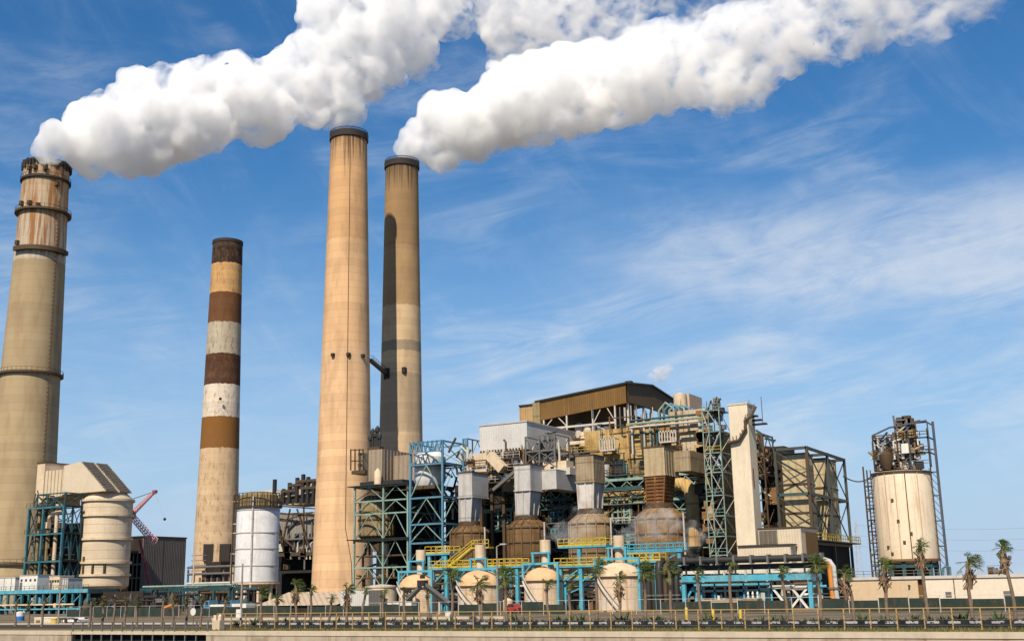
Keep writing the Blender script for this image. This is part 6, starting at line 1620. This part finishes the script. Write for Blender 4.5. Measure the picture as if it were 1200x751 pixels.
def make_palm(kind, seed, h, lean, cs, boots, ragged):
    """a palm at the origin: trunk (> boots), crown, dead skirt"""
    root = thing('palm_tree', 'palm', 'palm tree', (0, 0, 0), 'palms along the shore')
    r = random.Random(seed); pts = []; rad = []
    for k in range(8):
        f = k / 7; pts.append((lean * f * f + .05 * math.sin(f * 7 + seed), .04 * math.cos(f * 5 + seed), h * f)); rad.append((.155 - .035 * f) * (1.2 if k == 0 else 1))
    MB().path(pts, rad, 10).build('trunk', TRUNK, root, smooth=True)
    top = pts[-1]
    if boots:
        b = MB()
        b.lathe(top[0], top[1], [(.15, h - 2.1), (.27, h - 1.5), (.36, h - 1.1), (.2, h - .5), (.13, h + .1)], 10)
        for k in range(26):
            a = r.uniform(0, 6.28); z = h - r.uniform(.7, 1.8); p = Vector((top[0] + math.cos(a) * .25, top[1] + math.sin(a) * .25, z)); b.bar(p, p + Vector((math.cos(a) * .3, math.sin(a) * .3, r.choice((.35, -.4)))), .07)
        b.build('boot_fringe', BOOT, root)
    cm = crown_mesh(seed, cs, r.randint(26, 40) if not ragged else r.randint(13, 22), r.uniform(.25, .6)); cm.v = [(x + top[0], y + top[1], z + top[2]) for x, y, z in cm.v]
    cm.build('crown', DRYLEAF if ragged == 2 else LEAF, root)
    if not boots:
        dm = crown_mesh(seed + 50, cs * .7, 9, .1, True); dm.v = [(x + top[0], y + top[1], z + top[2]) for x, y, z in dm.v]
        dm.build('dead_skirt', DRYLEAF, root)
    return root
# px, crown-top row, style (b = boot-knobbed, f = full, r = ragged, d = dry), offset in Y, label
PALMS = [
    (1189, 632, 'b', 0, 'tall knob-necked palm at the far end of the low cream building, rooftop unit beside it'),
    (1138, 646, 'b', 0, 'knob-necked palm with windswept crown against the plain cream wall'),
    (1087, 631, 'b', 0, 'tall knob-necked palm standing before the cream silo and the dark doorway'),
    (1040, 652, 'b', 0, 'knob-necked palm overlapping the left foot of the cream silo'),
    (1001, 662, 'b', 0, 'shorter palm before the tan end wall, below the faint pylon'),
    (962, 650, 'f', 0, 'broad full-crowned palm beside the orange and white elbow pipes'),
    (922, 660, 'r', 0, 'sparse palm leaning before the white cross-braces of the cyan rack'),
    (857, 655, 'r', 0, 'tall sparse palm before the middle of the cyan rack'),
    (822, 664, 'r', 0, 'short sparse palm near the left end of the cyan rack'),
    (787, 657, 'f', 0, 'leafy palm in front of the dark vertical ducts, nearest the cyan rack'),
    (757, 658, 'f', 0, 'leafy palm between the widest domed tank and the dark ducts'),
    (726, 669, 'b', 0, 'small palm right in front of the widest domed tank'),
    (699, 653, 'f', 0, 'big shaggy palm left of the widest domed tank, below the high platform'),
    (668, 678, 'r', 0, 'small thin palm under the yellow platform, before the cyan post'),
    (643, 676, 'r', 0, 'thin palm in front of the tank with the brown streak'),
    (594, 664, 'f', 0, 'leafy palm in the gap between second and third domed tanks'),
    (565, 672, 'b', 0, 'knobby palm in front of the second domed tank'),
    (530, 663, 'f', 0, 'leafy palm in the gap between first and second domed tanks'),
    (502, 690, 'd', 0, 'dry bare-looking palm in front of the valve wheels'),
    (474, 687, 'd', 0, 'dry rusty-trunked palm at the left foot of the peaked conveyor'),
    (449, 689, 'r', 0, 'short palm in front of the grey gate'),
    (425, 685, 'r', 0, 'thin palm in front of the pale grey sheet wall, second from its end'),
    (407, 682, 'b', 0, 'palm at the corner of the pale grey sheet wall and tallest chimney'),
    (386, 695, 'r', 0, 'lowest palm of the tallest chimney foot, before the tan roof end'),
    (364, 685, 'r', 0, 'palm at the dark gap just left of the tallest chimney'),
    (347, 678, 'b', 0, 'tall round-crowned palm before the tan shed roof'),
    (325, 694, 'r', 0, 'palm before the gable peak of the tan shed'),
    (307, 688, 'f', 0, 'shaggy palm below the legs of the white silo'),
    (262, 697, 'd', 1, 'dull palm between the blue trucks'),
    (236, 697, 'd', 0, 'dull palm before the low concrete works'),
    (219, 697, 'd', 1, 'dull palm at the far corner of the dark hall'),
    (203, 699, 'd', 0, 'dull palm behind the orange machine, nearest its cab'),
    (190, 696, 'd', 1, 'dull palm over the orange machine'),
    (161, 699, 'd', 0, 'dull palm by the blue tarpaulin load'),
    (147, 699, 'd', 1, 'dull palm at the near corner of the dark hall'),
    (134, 697, 'd', 0, 'reddish-trunked palm below the cream absorber'),
    (121, 698, 'd', 1, 'dull palm centred under the cream absorber'),
    (106, 700, 'd', 0, 'dull palm at the end of the teal deck'),
    (50, 700, 'd', 0, 'dull palm before the second white cabin'),
    (19, 702, 'd', 1, 'dull palm before the plain white cabin'),
    (35, 703, 'd', 0, 'short dull palm between the two white cabins'),
]
protos = {}
VPM = 98.4
for i, (px, py, st_, off, lab) in enumerate(PALMS):
    v = VPM + off * 1.5 + (0.6 if i % 3 == 0 else 0)
    x = ux(px, v, 715)
    cs = {'b': .92, 'f': 1.12, 'r': .72, 'd': .66}[st_] * rnd.uniform(.8, 1.25)
    h = zz(px, py, v) - cs * .75
    t = make_palm(st_, 100 + i, max(2.2, h), rnd.uniform(-.35, .35) - (.25 if px > 950 else 0), cs, st_ == 'b', {'b': 0, 'f': 0, 'r': 1, 'd': 2}[st_])
    t.location = (x, v, 0); t['label'] = lab

# shrubs in the bed
def shrub_mesh(seed, n=34):
    r = random.Random(seed); mb = MB()
    for k in range(n):
        a = r.uniform(0, 6.28); e = r.uniform(.25, 1.4); l = r.uniform(.5, 1.15)
        d = Vector((math.cos(a) * math.cos(e), math.sin(a) * math.cos(e), math.sin(e))); w = d.cross(Vector((0, 0, 1))).normalized() * .07
        b = Vector((r.uniform(-.25, .25), r.uniform(-.25, .25), 0))
        mb.add([b - w * .6, b + w * .6, b + d * l * .6 + w, b + d * l + Vector((0, 0, -.12)), b + d * l * .6 - w], [(0, 1, 2, 3, 4)])
    return mb
SHRUB = plain('shrub_leaf', (0.05, 0.075, 0.02), .7, var=.5)
base_shrubs = []
for k in range(4):
    o = shrub_mesh(k).build('spiky_shrub', SHRUB); tag(o, 'low spiky green shrub in the dark bed behind the black barrier', 'shrub', 'spiky shrubs in the shoreline bed'); base_shrubs.append(o)
spx = [1190, 1150, 1090, 1036, 1008, 968, 920, 892, 868, 822, 795, 758, 728, 700, 670, 641, 616, 592, 564, 533, 503, 474, 448, 1172, 1126, 1108, 1072, 1050, 1022, 985, 948, 933, 905, 880, 846, 833, 812, 770, 742, 715, 684, 655, 628, 604, 580, 548, 518, 488, 460, 436, 415, 395, 372, 355, 335, 316, 298, 280]
for k, px in enumerate(spx):
    v = 96.4 + rnd.uniform(-.5, 1.5); o = base_shrubs[k] if k < 4 else base_shrubs[k % 4].copy()
    if k >= 4: COL.objects.link(o)
    s = rnd.uniform(.8, 1.5); o.location = (ux(px, v, 728), v, 0.02); o.rotation_euler = (0, 0, rnd.uniform(0, 6)); o.scale = (s, s, s * rnd.uniform(.8, 1.1))
gm = bpy.data.meshes.new('grass'); g = MB()
for k in range(9000):
    x = rnd.uniform(fx0 - 5, fx1); y = rnd.uniform(86.1, 92.2); l = rnd.uniform(.08, .26); a = rnd.uniform(0, 6.28)
    c, s = math.cos(a) * .04, math.sin(a) * .04
    g.add([(x - c, y - s, .02), (x + c, y + s, .02), (x + rnd.uniform(-.1, .1), y + rnd.uniform(-.1, .1), .02 + l)], [(0, 1, 2)])
tag(g.build('grass', plain('grass_blade', (0.14, 0.13, 0.035), .9, var=.5)), 'short dry grass along the foot of the seawall fence', 'grass', None, 'stuff')

# bollards, poles, sign, yard clutter
for i, (px, y0, lab) in enumerate(((803, 711, 'yellow bollard by the leg of the cyan rack'), (834, 713, 'yellow bollard before the left half of the low tan wall'), (866, 714, 'yellow bollard next to the finned transformer'))):
    v = 114.6; b = MB(); x = ux(px, v); z = zz(px, y0, v)
    b.lathe(x, v, [(.16, 0), (.16, z - .1), (.1, z - .02), (.01, z)], 14)
    tag(b.build('bollard', YELLOW, None, (x, v, 0), smooth=True), lab, 'bollard', 'yellow bollards')
for px, py, v, lab in ((283, 660, 97, 'tall bare pole with a white meter box in front of the white silo'), (70, 676, 108, 'grey pole with two arms in front of the teal frame'), (583, 640, 128, 'slim lamp pole between the second and third domed tanks')):
    x = ux(px, v, 700); h = zz(px, py, v); t = thing('utility_pole', lab, 'pole', (x, v, 0))
    MB().path([(x, v, 0), (x, v, h)], [.13, .09], 8).build('shaft', WOODPOLE, t, smooth=True)
    if px == 283: MB().box(x - .4, x + .3, v - .35, v - .12, 1.0, 1.9).build('meter_box', WHITE, t)
    elif px == 70: MB().box(x - 1.0, x + 1.0, v - .08, v + .08, h - 1.4, h - 1.2).build('cross_arm', WOODPOLE, t)
    else:
        MB().path([(x, v, h), (x + .8, v, h + .3)], .06, 6).build('arm', WOODPOLE, t); MB().box(x + .6, x + 1.4, v - .2, v + .2, h + .18, h + .34).build('lamp_head', LAMP, t)
for px, v, lab in ((228, 98.5, 'round white sign on a short stake by the outfall'),):
    x = ux(px, v); t = thing('warning_sign', lab, 'sign', (x, v, 0))
    MB().bar((x, v, 0), (x, v, 1.5), .07).build('stake', STEEL, t); MB().path([(x, v - .05, 1.65), (x, v - .09, 1.65)], .42, 18).build('sign_board', WHITE, t)
t = thing('valve_stand', 'rust-stained concrete valve stand at the corner of the outfall deck', 'machinery', (ux(257, 88), 88, 0)); x = ux(257, 88)
MB().box(x - .5, x + .5, 87.7, 88.4, 0, 1.0).build('plinth', CONC, t); MB().box(x - .45, x - .1, 87.8, 88.2, 1.0, 1.5).build('actuator', CREAM, t); MB().lathe(x + .25, 88, [(.2, 1.0), (.2, 1.4), (.05, 1.6)], 10).build('actuator', CREAM, t)
t = thing('meter_cabinet', 'small white cabinet beside the road below the second domed tank', 'cabinet', (ux(526, 106), 106, 0)); x = ux(526, 106)
MB().box(x - .35, x + .35, 105.8, 106.3, 0, 1.25).build('cabinet_body', WHITE, t); MB().box(x - .4, x + .4, 105.75, 106.35, 1.25, 1.32).build('lid', LTSTEEL, t); MB().box(x - .25, x + .25, 105.76, 105.79, .2, 1.1).build('door', WHITE, t)

def vehicle(label, px0, px1, py, v, kind, col, gap=None):
    x0, x1 = ux(px0, v, 720), ux(px1, v, 720); L = x1 - x0; H = zz((px0 + px1) / 2, py, v); 
    t = thing('truck' if kind != 'car' else 'parked_car', label, 'truck' if kind != 'car' else 'car', ((x0 + x1) / 2, v, 0), gap)
    W_ = 2.2
    if kind == 'car':
        prof = [(0, .35), (0, .85), (.16, .95), (.30, 1.42), (.68, 1.48), (.82, .98), (1, .86), (1, .35)]
        vs = [(x0 + a * L, v + y, z * H / 1.5) for y in (0, 1.75) for a, z in prof]; n = len(prof)
        b = MB().add(vs, [tuple(range(n)), tuple(range(2 * n - 1, n - 1, -1))] + [(i, i + n, (i + 1) % n + n, (i + 1) % n) for i in range(n)]); b.build('body', col, t)
        q = H / 1.5
        MB().add([(x0 + a * L, v - .015, z * q) for a, z in ((.22, .98), (.32, 1.36), (.48, 1.38), (.48, .98))], [(0, 3, 2, 1)]).build('side_window', GLASS, t)
        MB().add([(x0 + a * L, v - .015, z * q) for a, z in ((.5, .98), (.5, 1.38), (.66, 1.4), (.76, .98))], [(0, 3, 2, 1)]).build('side_window', GLASS, t)
        wx = (.2, .8); wr = .34
    else:
        MB().box(x0 + L * .3, x1, v, v + W_, 1.0, H).build('cargo_box' if kind == 'box' else 'load', col if kind != 'box' else WHITE, t)
        c = MB(); c.add([(x0 + a * L, v + y, z) for y in (.05, W_ - .05) for a, z in ((0, .5), (0, 1.5), (.05, 2.5), (.27, 2.6), (.27, .5))], [(0, 1, 2, 3, 4), (9, 8, 7, 6, 5)] + [(i, i + 5, (i + 1) % 5 + 5, (i + 1) % 5) for i in range(5)])
        c.build('cab', col, t)
        MB().add([(x0 + a * L, v + .03, z) for a, z in ((.06, 1.6), (.09, 2.3), (.22, 2.35), (.22, 1.6))], [(0, 3, 2, 1)]).build('side_window', GLASS, t)
        MB().box(x0 + L * .05, x1, v + .4, v + W_ - .4, .6, .98).build('chassis', DKSTEEL, t)
        wx = (.15, .7, .85); wr = .5
    for f in wx:
        for y in (v + .1, v + (1.65 if kind == 'car' else W_ - .1)):
            x = x0 + f * L; w = MB(); w.path([(x, y - .13, wr), (x, y + .13, wr)], wr, 16); w.build('wheel', DKSTEEL, t)
    return t
vehicle('white car parked before the teal deck', 74, 93, 723, 112, 'car', WHITE)
vehicle('blue-cabbed white box truck, nearer the white silo', 264, 288, 707, 150, 'box', BLUEST)
vehicle('blue-cabbed white box truck, nearer the dark hall', 238, 262, 708, 150, 'box', BLUEST)
vehicle('red parked car in the gap between second and third domed tanks', 591, 607, 706.5, 150, 'car', painted('red_car', (0.35, 0.03, 0.03), .1, .35))
t = thing('site_container', 'long pale site container with a tan roof line below the teal deck', 'container', (ux(54, 113), 113, 0))
b = MB(); x0, x1, z0, z1 = fbox(b, 40, 66, 724, 737, 113, 2.4); b.build('container_body', CREAMPANEL, t); MB().box(x0 - .05, x1 + .05, 112.95, 115.45, z1, z1 + .12).build('roof', WHITE, t); MB().box(x0 + .4, x0 + 1.3, 112.94, 112.985, .1, z1 - .2).build('door', OLIVE, t)
t = thing('storage_drum', 'yellow upright drum beside the pale site container', 'drum', (ux(66, 111), 111, 0)); x = ux(66.5, 111)
MB().lathe(x, 111, [(.45, 0), (.45, zz(66, 724, 111)), (.4, zz(66, 723.5, 111)), (.01, zz(66, 723.5, 111))], 18).build('drum_shell', YELLOW, t, smooth=True); MB().ring(x, 111, .44, .5, .6, .7, 18).build('hoop_ring', YELLOW, t)
t = thing('water_tank', 'bright blue plastic tank with a white top under the teal deck', 'tank', (ux(25, 125), 125, 0)); x = ux(25.5, 125); h = zz(25, 722, 125)
MB().lathe(x, 125, [(.75, 0), (.75, h), (.6, h + .1)], 20).build('tank_shell', BLUEB, t, smooth=True); MB().lathe(x, 125, [(.72, h + .05), (.72, zz(25, 717, 125)), (.2, zz(25, 716, 125))], 20).build('top', WHITE, t, smooth=True)
t = thing('orange_machine', 'orange flatbed machine with a dark cab under the teal gantry', 'construction machine', (ux(192, 150), 150, 0)); x0, x1 = ux(180, 150), ux(201, 150)
z = zz(190, 713, 150)
MB().box(x0, x1, 150, 152.4, z - 1.2, z).build('bed', ORANGE, t); MB().box(x0 - .8, x0 + .7, 150.1, 152.2, .6, z + 1.1).build('cab', DKSTEEL, t)
for f in (.1, .4, .75, .95): MB().path([(x0 + (x1 - x0) * f, 150.1, .55), (x0 + (x1 - x0) * f, 150.5, .55)], .55, 14).build('wheel', DKSTEEL, t)
MB().bar((x0 + 1.5, 151, z), (x1 - .3, 151, z + .9), .3).build('boom', ORANGE, t)
t = thing('tarpaulin_load', 'low load under a pale blue tarpaulin beside the dark hall', 'tarpaulin', (ux(164, 148), 148, 0)); x0, x1 = ux(156, 148), ux(173, 148); z = zz(164, 718, 148)
MB().add([(x0, 148, 0), (x1, 148, 0), (x1 - .8, 148.5, z), (x0 + 1, 148.4, z * .9), (x0, 150.5, 0), (x1, 150.5, 0), (x1 - .8, 150, z), (x0 + 1, 150, z)], [(0, 1, 2, 3), (5, 4, 7, 6), (3, 2, 6, 7), (0, 3, 7, 4), (1, 5, 6, 2)]).build('tarpaulin', plain('tarp_blue', (0.20, 0.38, 0.58), .5), t)
for i in range(3):
    x = x0 + 1 + i * .9; MB().path([(x, 148.2, z * .6), (x, 147.9, .02)], .03, 5).build('rope', LTSTEEL, t)
# dim machinery at the back of the yard on the left
ym = thing('yard_machinery', 'dim jumble of pumps, pipes and cabinets across the left yard', 'machinery', (ux(150, 165), 165, 0))
for i in range(90):
    px = rnd.uniform(96, 300); v = rnd.uniform(158, 178); x = ux(px, v); s = rnd.uniform(.3, 1.0); h = rnd.uniform(1, 4.5); m = rnd.choice((BRSTEEL, STEEL, DKSTEEL, DKSTEEL, TEALD, DARKWALL, DARKWALL, TEALD))
    if i % 3 == 0: MB().lathe(x, v, [(s, 0), (s, h * .7), (s * .4, h * .9), (.1, h)], 10).build('vessel', m, ym, smooth=True)
    elif i % 3 == 1: MB().path([(x, v, 0), (x, v, h), (x + .4, v, h + .5), (x + rnd.uniform(1, 6), v, h + .5)], rnd.uniform(.12, .3), 8).build('pipe', m, ym, smooth=True)
    else: MB().box(x - s, x + s, v, v + s * 2, 0, h * .7).build('equipment_box', m, ym)
MB().box(ux(97, 180), ux(168, 180), 180, 180.4, 0, zz(130, 693, 180)).build('back_screen', DARKWALL, ym)
# ------------------------------------------------------------------ smoke plumes
def inside(poly, x, y):
    c = False; n = len(poly)
    for i in range(n):
        x0, y0 = poly[i]; x1, y1 = poly[i - 1]
        if (y0 > y) != (y1 > y) and x < (x1 - x0) * (y - y0) / (y1 - y0) + x0: c = not c
    return c
def edge_dist(poly, x, y):
    b = 1e9
    for i in range(len(poly)):
        x0, y0 = poly[i]; x1, y1 = poly[i - 1]
        dx, dy = x1 - x0, y1 - y0
        t = max(0, min(1, ((x - x0) * dx + (y - y0) * dy) / max(1e-9, dx * dx + dy * dy)))
        b = min(b, math.hypot(x - x0 - t * dx, y - y0 - t * dy))
    return b
_ico = None
def ico():
    global _ico
    if _ico is None:
        bm = bmesh.new(); bmesh.ops.create_icosphere(bm, subdivisions=2, radius=1)
        _ico = ([v.co.copy() for v in bm.verts], [tuple(v.index for v in f.verts) for f in bm.faces]); bm.free()
    return _ico
def plume(name, label, poly, dist, n, mat, rmax, voxel, seed, lumps=(5.0, 2.0), dfun=None, flat=1.0, mouth=()):
    r = random.Random(seed)
    mb = MB(); vs, fs = ico()
    xs = [p[0] for p in poly]; ys = [p[1] for p in poly]
    for x, y, rp in mouth:
        p = at_d(x, y, dist); s = rp * dist * 1.03 / F_PX
        mb.add([p + Vector((q.x, q.y, q.z)) * s for q in vs], fs)
    k = 0; tries = 0
    while k < n and tries < n * 60:
        tries += 1
        x, y = r.uniform(min(xs), max(xs)), r.uniform(min(ys), max(ys))
        if not inside(poly, x, y): continue
        e = edge_dist(poly, x, y)
        d0 = dist + (dfun(x) if dfun else 0)
        rad = min(rmax, e) * r.uniform(0.75, 1.12)
        if rad < 1.5 * voxel * F_PX / d0: continue
        m = d0 * 1.03 / F_PX
        off = r.uniform(-1, 1) * max(0.0, min(e, 70) * flat - rad * 0.5) * m
        p = at_d(x, y, d0 + off)
        s = rad * m
        mb.add([p + Vector((q.x, q.y, q.z)) * s for q in vs], fs)
        k += 1
    base = Vector((mb.v[0][0], mb.v[0][1], 0))
    o = mb.build(name, mat, loc=base)
    md = o.modifiers.new('remesh', 'REMESH'); md.mode = 'VOXEL'; md.voxel_size = voxel; md.use_smooth_shade = True
    sm = o.modifiers.new('smooth', 'SMOOTH'); sm.factor = 0.5; sm.iterations = 3
    for i, (sz, st, ty) in enumerate(((lumps[0] * 2.2, lumps[0] * 0.55, 'V'), (lumps[1] * 2.2, lumps[1] * 0.6, 'V'), (lumps[1] * 0.8, lumps[1] * 0.3, 'C'))):
        if ty == 'V':
            tx = bpy.data.textures.new(name + str(i), 'VORONOI'); tx.noise_scale = sz; tx.distance_metric = 'DISTANCE'
            tx.noise_intensity = 1.0
            st = -st * 1.5
        else:
            tx = bpy.data.textures.new(name + str(i), 'CLOUDS'); tx.noise_scale = sz; tx.noise_depth = 3
        dm = o.modifiers.new('billow' + str(i), 'DISPLACE'); dm.texture = tx; dm.texture_coords = 'LOCAL'; dm.strength = st; dm.mid_level = 0.52 if ty == 'V' else 0.5
    tag(o, label, 'smoke plume')
    return o
def smoke_mat(name, dens, col=(0.978, 0.975, 0.97), scale=0.10, t0=0.30, t1=0.50, x0=-300.0, x1=80.0, soft=0.15, step=0.12, thin=1.0):
    """white steam: dense at the mouth, more and more torn apart downwind"""
    m = NT(name)
    v = m.n('ShaderNodeVolumeScatter'); v.inputs['Color'].default_value = (*col, 1); v.inputs['Anisotropy'].default_value = 0.0
    g = m.n('ShaderNodeNewGeometry').outputs['Position']
    mp = m.n('ShaderNodeMapping'); mp.inputs['Scale'].default_value = (scale, scale, scale * 1.15); m.l(g, mp.inputs[0])
    nz = m.n('ShaderNodeTexNoise'); nz.inputs['Scale'].default_value = 1; nz.inputs['Detail'].default_value = 8; nz.inputs['Roughness'].default_value = 0.66; nz.inputs['Distortion'].default_value = 0.4
    m.l(mp.outputs[0], nz.inputs['Vector'])
    dt = m.n('ShaderNodeVectorMath', operation='DOT_PRODUCT'); m.l(g, dt.inputs[0]); dt.inputs[1].default_value = _r0
    th = m.n('ShaderNodeMapRange'); th.inputs['From Min'].default_value = x0; th.inputs['From Max'].default_value = x1; th.inputs['To Min'].default_value = t0; th.inputs['To Max'].default_value = t1
    m.l(dt.outputs['Value'], th.inputs['Value'])
    d = m.math('DIVIDE', m.math('SUBTRACT', nz.outputs['Fac'], th.outputs[0]), soft)
    th2 = m.n('ShaderNodeMapRange'); th2.inputs['From Min'].default_value = x0; th2.inputs['From Max'].default_value = x1; th2.inputs['To Min'].default_value = dens; th2.inputs['To Max'].default_value = dens * thin
    m.l(dt.outputs['Value'], th2.inputs['Value'])
    d = m.math('MULTIPLY', m.math('MINIMUM', m.math('MAXIMUM', d, 0.0), 1.0), th2.outputs[0])
    m.l(d, v.inputs['Density'])
    m.l(v.outputs[0], m.out.inputs['Volume'])
    m.m.cycles.volume_step_rate = step
    return m.m
P1 = [(30, 186), (38, 168), (58, 144), (82, 126), (110, 106), (143, 96), (160, 80), (200, 76), (232, 64), (262, 56), (285, 62), (300, 60), (325, 60), (338, 44), (350, 40), (340, 20), (350, -15), (345, -60), (700, -80), (1000, -80), (1260, -70), (1200, -10), (1110, 24), (1000, 40), (900, 60), (800, 70), (790, 50), (776, 12), (768, 16), (778, 60), (750, 92), (700, 100), (650, 98), (630, 104), (606, 100), (590, 104), (576, 84), (560, 46), (540, 40),
      (516, 60), (520, 84), (500, 102), (470, 102), (452, 132), (432, 128), (415, 150), (380, 154), (350, 154), (325, 164), (300, 180), (285, 164), (262, 172), (235, 188), (205, 198), (170, 206), (140, 217), (112, 211), (88, 203), (82, 190)]
P2 = [(459, 187), (468, 164), (483, 138), (498, 117), (530, 105), (552, 110), (566, 80), (590, 64), (640, 52), (700, 40), (760, 26), (830, 10), (900, -10), (960, -50), (1080, -70), (1220, -70), (1180, 12), (1126, 42), (1080, 50), (1040, 54), (1000, 78), (960, 72), (915, 108), (880, 136), (850, 140), (815, 126),
      (790, 140), (752, 156), (720, 156), (690, 158), (655, 164), (640, 178), (600, 182), (575, 196), (545, 194), (515, 204), (495, 194)]
r0x = lambda px, d: at_d(px, 150, d).dot(_r0)
SM1 = smoke_mat('white_smoke', 0.40, thin=0.22, t0=0.38, t1=0.53, x0=r0x(50, 378), x1=r0x(900, 420))
SM2 = smoke_mat('white_smoke_twin', 0.40, thin=0.25, t0=0.38, t1=0.52, x0=r0x(480, 385), x1=r0x(1250, 400))
plume('smoke_plume', 'long white smoke plume streaming from the ringed chimney', P1, 378, 560, SM1, 36, 1.0, 11, (7.0, 2.6), lambda x: max(0, x - 60) * 0.16, mouth=((57, 181, 19), (47, 178, 13), (67, 178, 15), (52, 166, 16), (66, 160, 24), (40, 178, 8), (74, 182, 11)))
plume('smoke_plume', 'white smoke plume rolling off the darker chimney behind its taller twin', P2, 385, 480, SM2, 36, 1.0, 5, (7.0, 2.6), lambda x: max(0, x - 480) * 0.02, mouth=((473, 181, 13), (467, 178, 9), (481, 175, 14), (475, 168, 14), (486, 160, 20)))
SMW = smoke_mat('roof_steam', 0.5, (0.98, 0.98, 0.98), 0.35, 0.40, 0.40, soft=0.2, step=0.5)
SMS = smoke_mat('thin_steam', 0.17, (0.96, 0.95, 0.93), 0.5, 0.47, 0.47, soft=0.2, step=0.5)
def steam(label, pts, rad, v, seed, vox=.4, mat=None):
    """small drifting puff: a string of blobs along photo points on the plane y = v"""
    r = random.Random(seed); mb = MB(); vs, fs = ico()
    for (a, b), (ra, rb) in zip(zip(pts, pts[1:]), zip(rad, rad[1:])):
        for k in range(9):
            f = k / 9; p = at_v(a[0] + (b[0] - a[0]) * f, a[1] + (b[1] - a[1]) * f, v); q = (ra + (rb - ra) * f) * r.uniform(.55, 1.1)
            p = p + Vector((r.uniform(-1, 1) * q * .5, r.uniform(-1, 1) * q, r.uniform(-1, 1) * q * .6))
            mb.add([p + Vector((c.x * 1.2, c.y, c.z * .8)) * q for c in vs], fs)
    o = mb.build('steam_puff', mat or SMS, loc=at_v(*pts[0], v))
    md = o.modifiers.new('remesh', 'REMESH'); md.mode = 'VOXEL'; md.voxel_size = vox; md.use_smooth_shade = True
    tx = bpy.data.textures.new('steam' + str(seed), 'CLOUDS'); tx.noise_scale = 1.3; tx.noise_depth = 3
    dm = o.modifiers.new('billow', 'DISPLACE'); dm.texture = tx; dm.texture_coords = 'LOCAL'; dm.strength = 1.6; dm.mid_level = .5
    return tag(o, label, 'steam')
steam('thin grey steam drifting from the vent of the rust-streaked tank', [(646, 630), (662, 621), (682, 608), (700, 603)], (1.2, 2.2, 2.0, 1.0), 166, 1)
steam('wide steam drift across the rust-red duct tower foot', [(730, 626), (750, 620), (775, 612), (798, 615)], (1.4, 2.4, 2.6, 1.4), 174, 2)
steam('faint steam column rising beside the bent duct', [(812, 652), (811, 635), (813, 616)], (1.0, 1.6, 1.8), 186, 3)
steam('small steam wisp above the brown penthouse roof', [(762, 443), (772, 438), (784, 430)], (.8, 1.7, 1.3), 235, 4, mat=SMW)
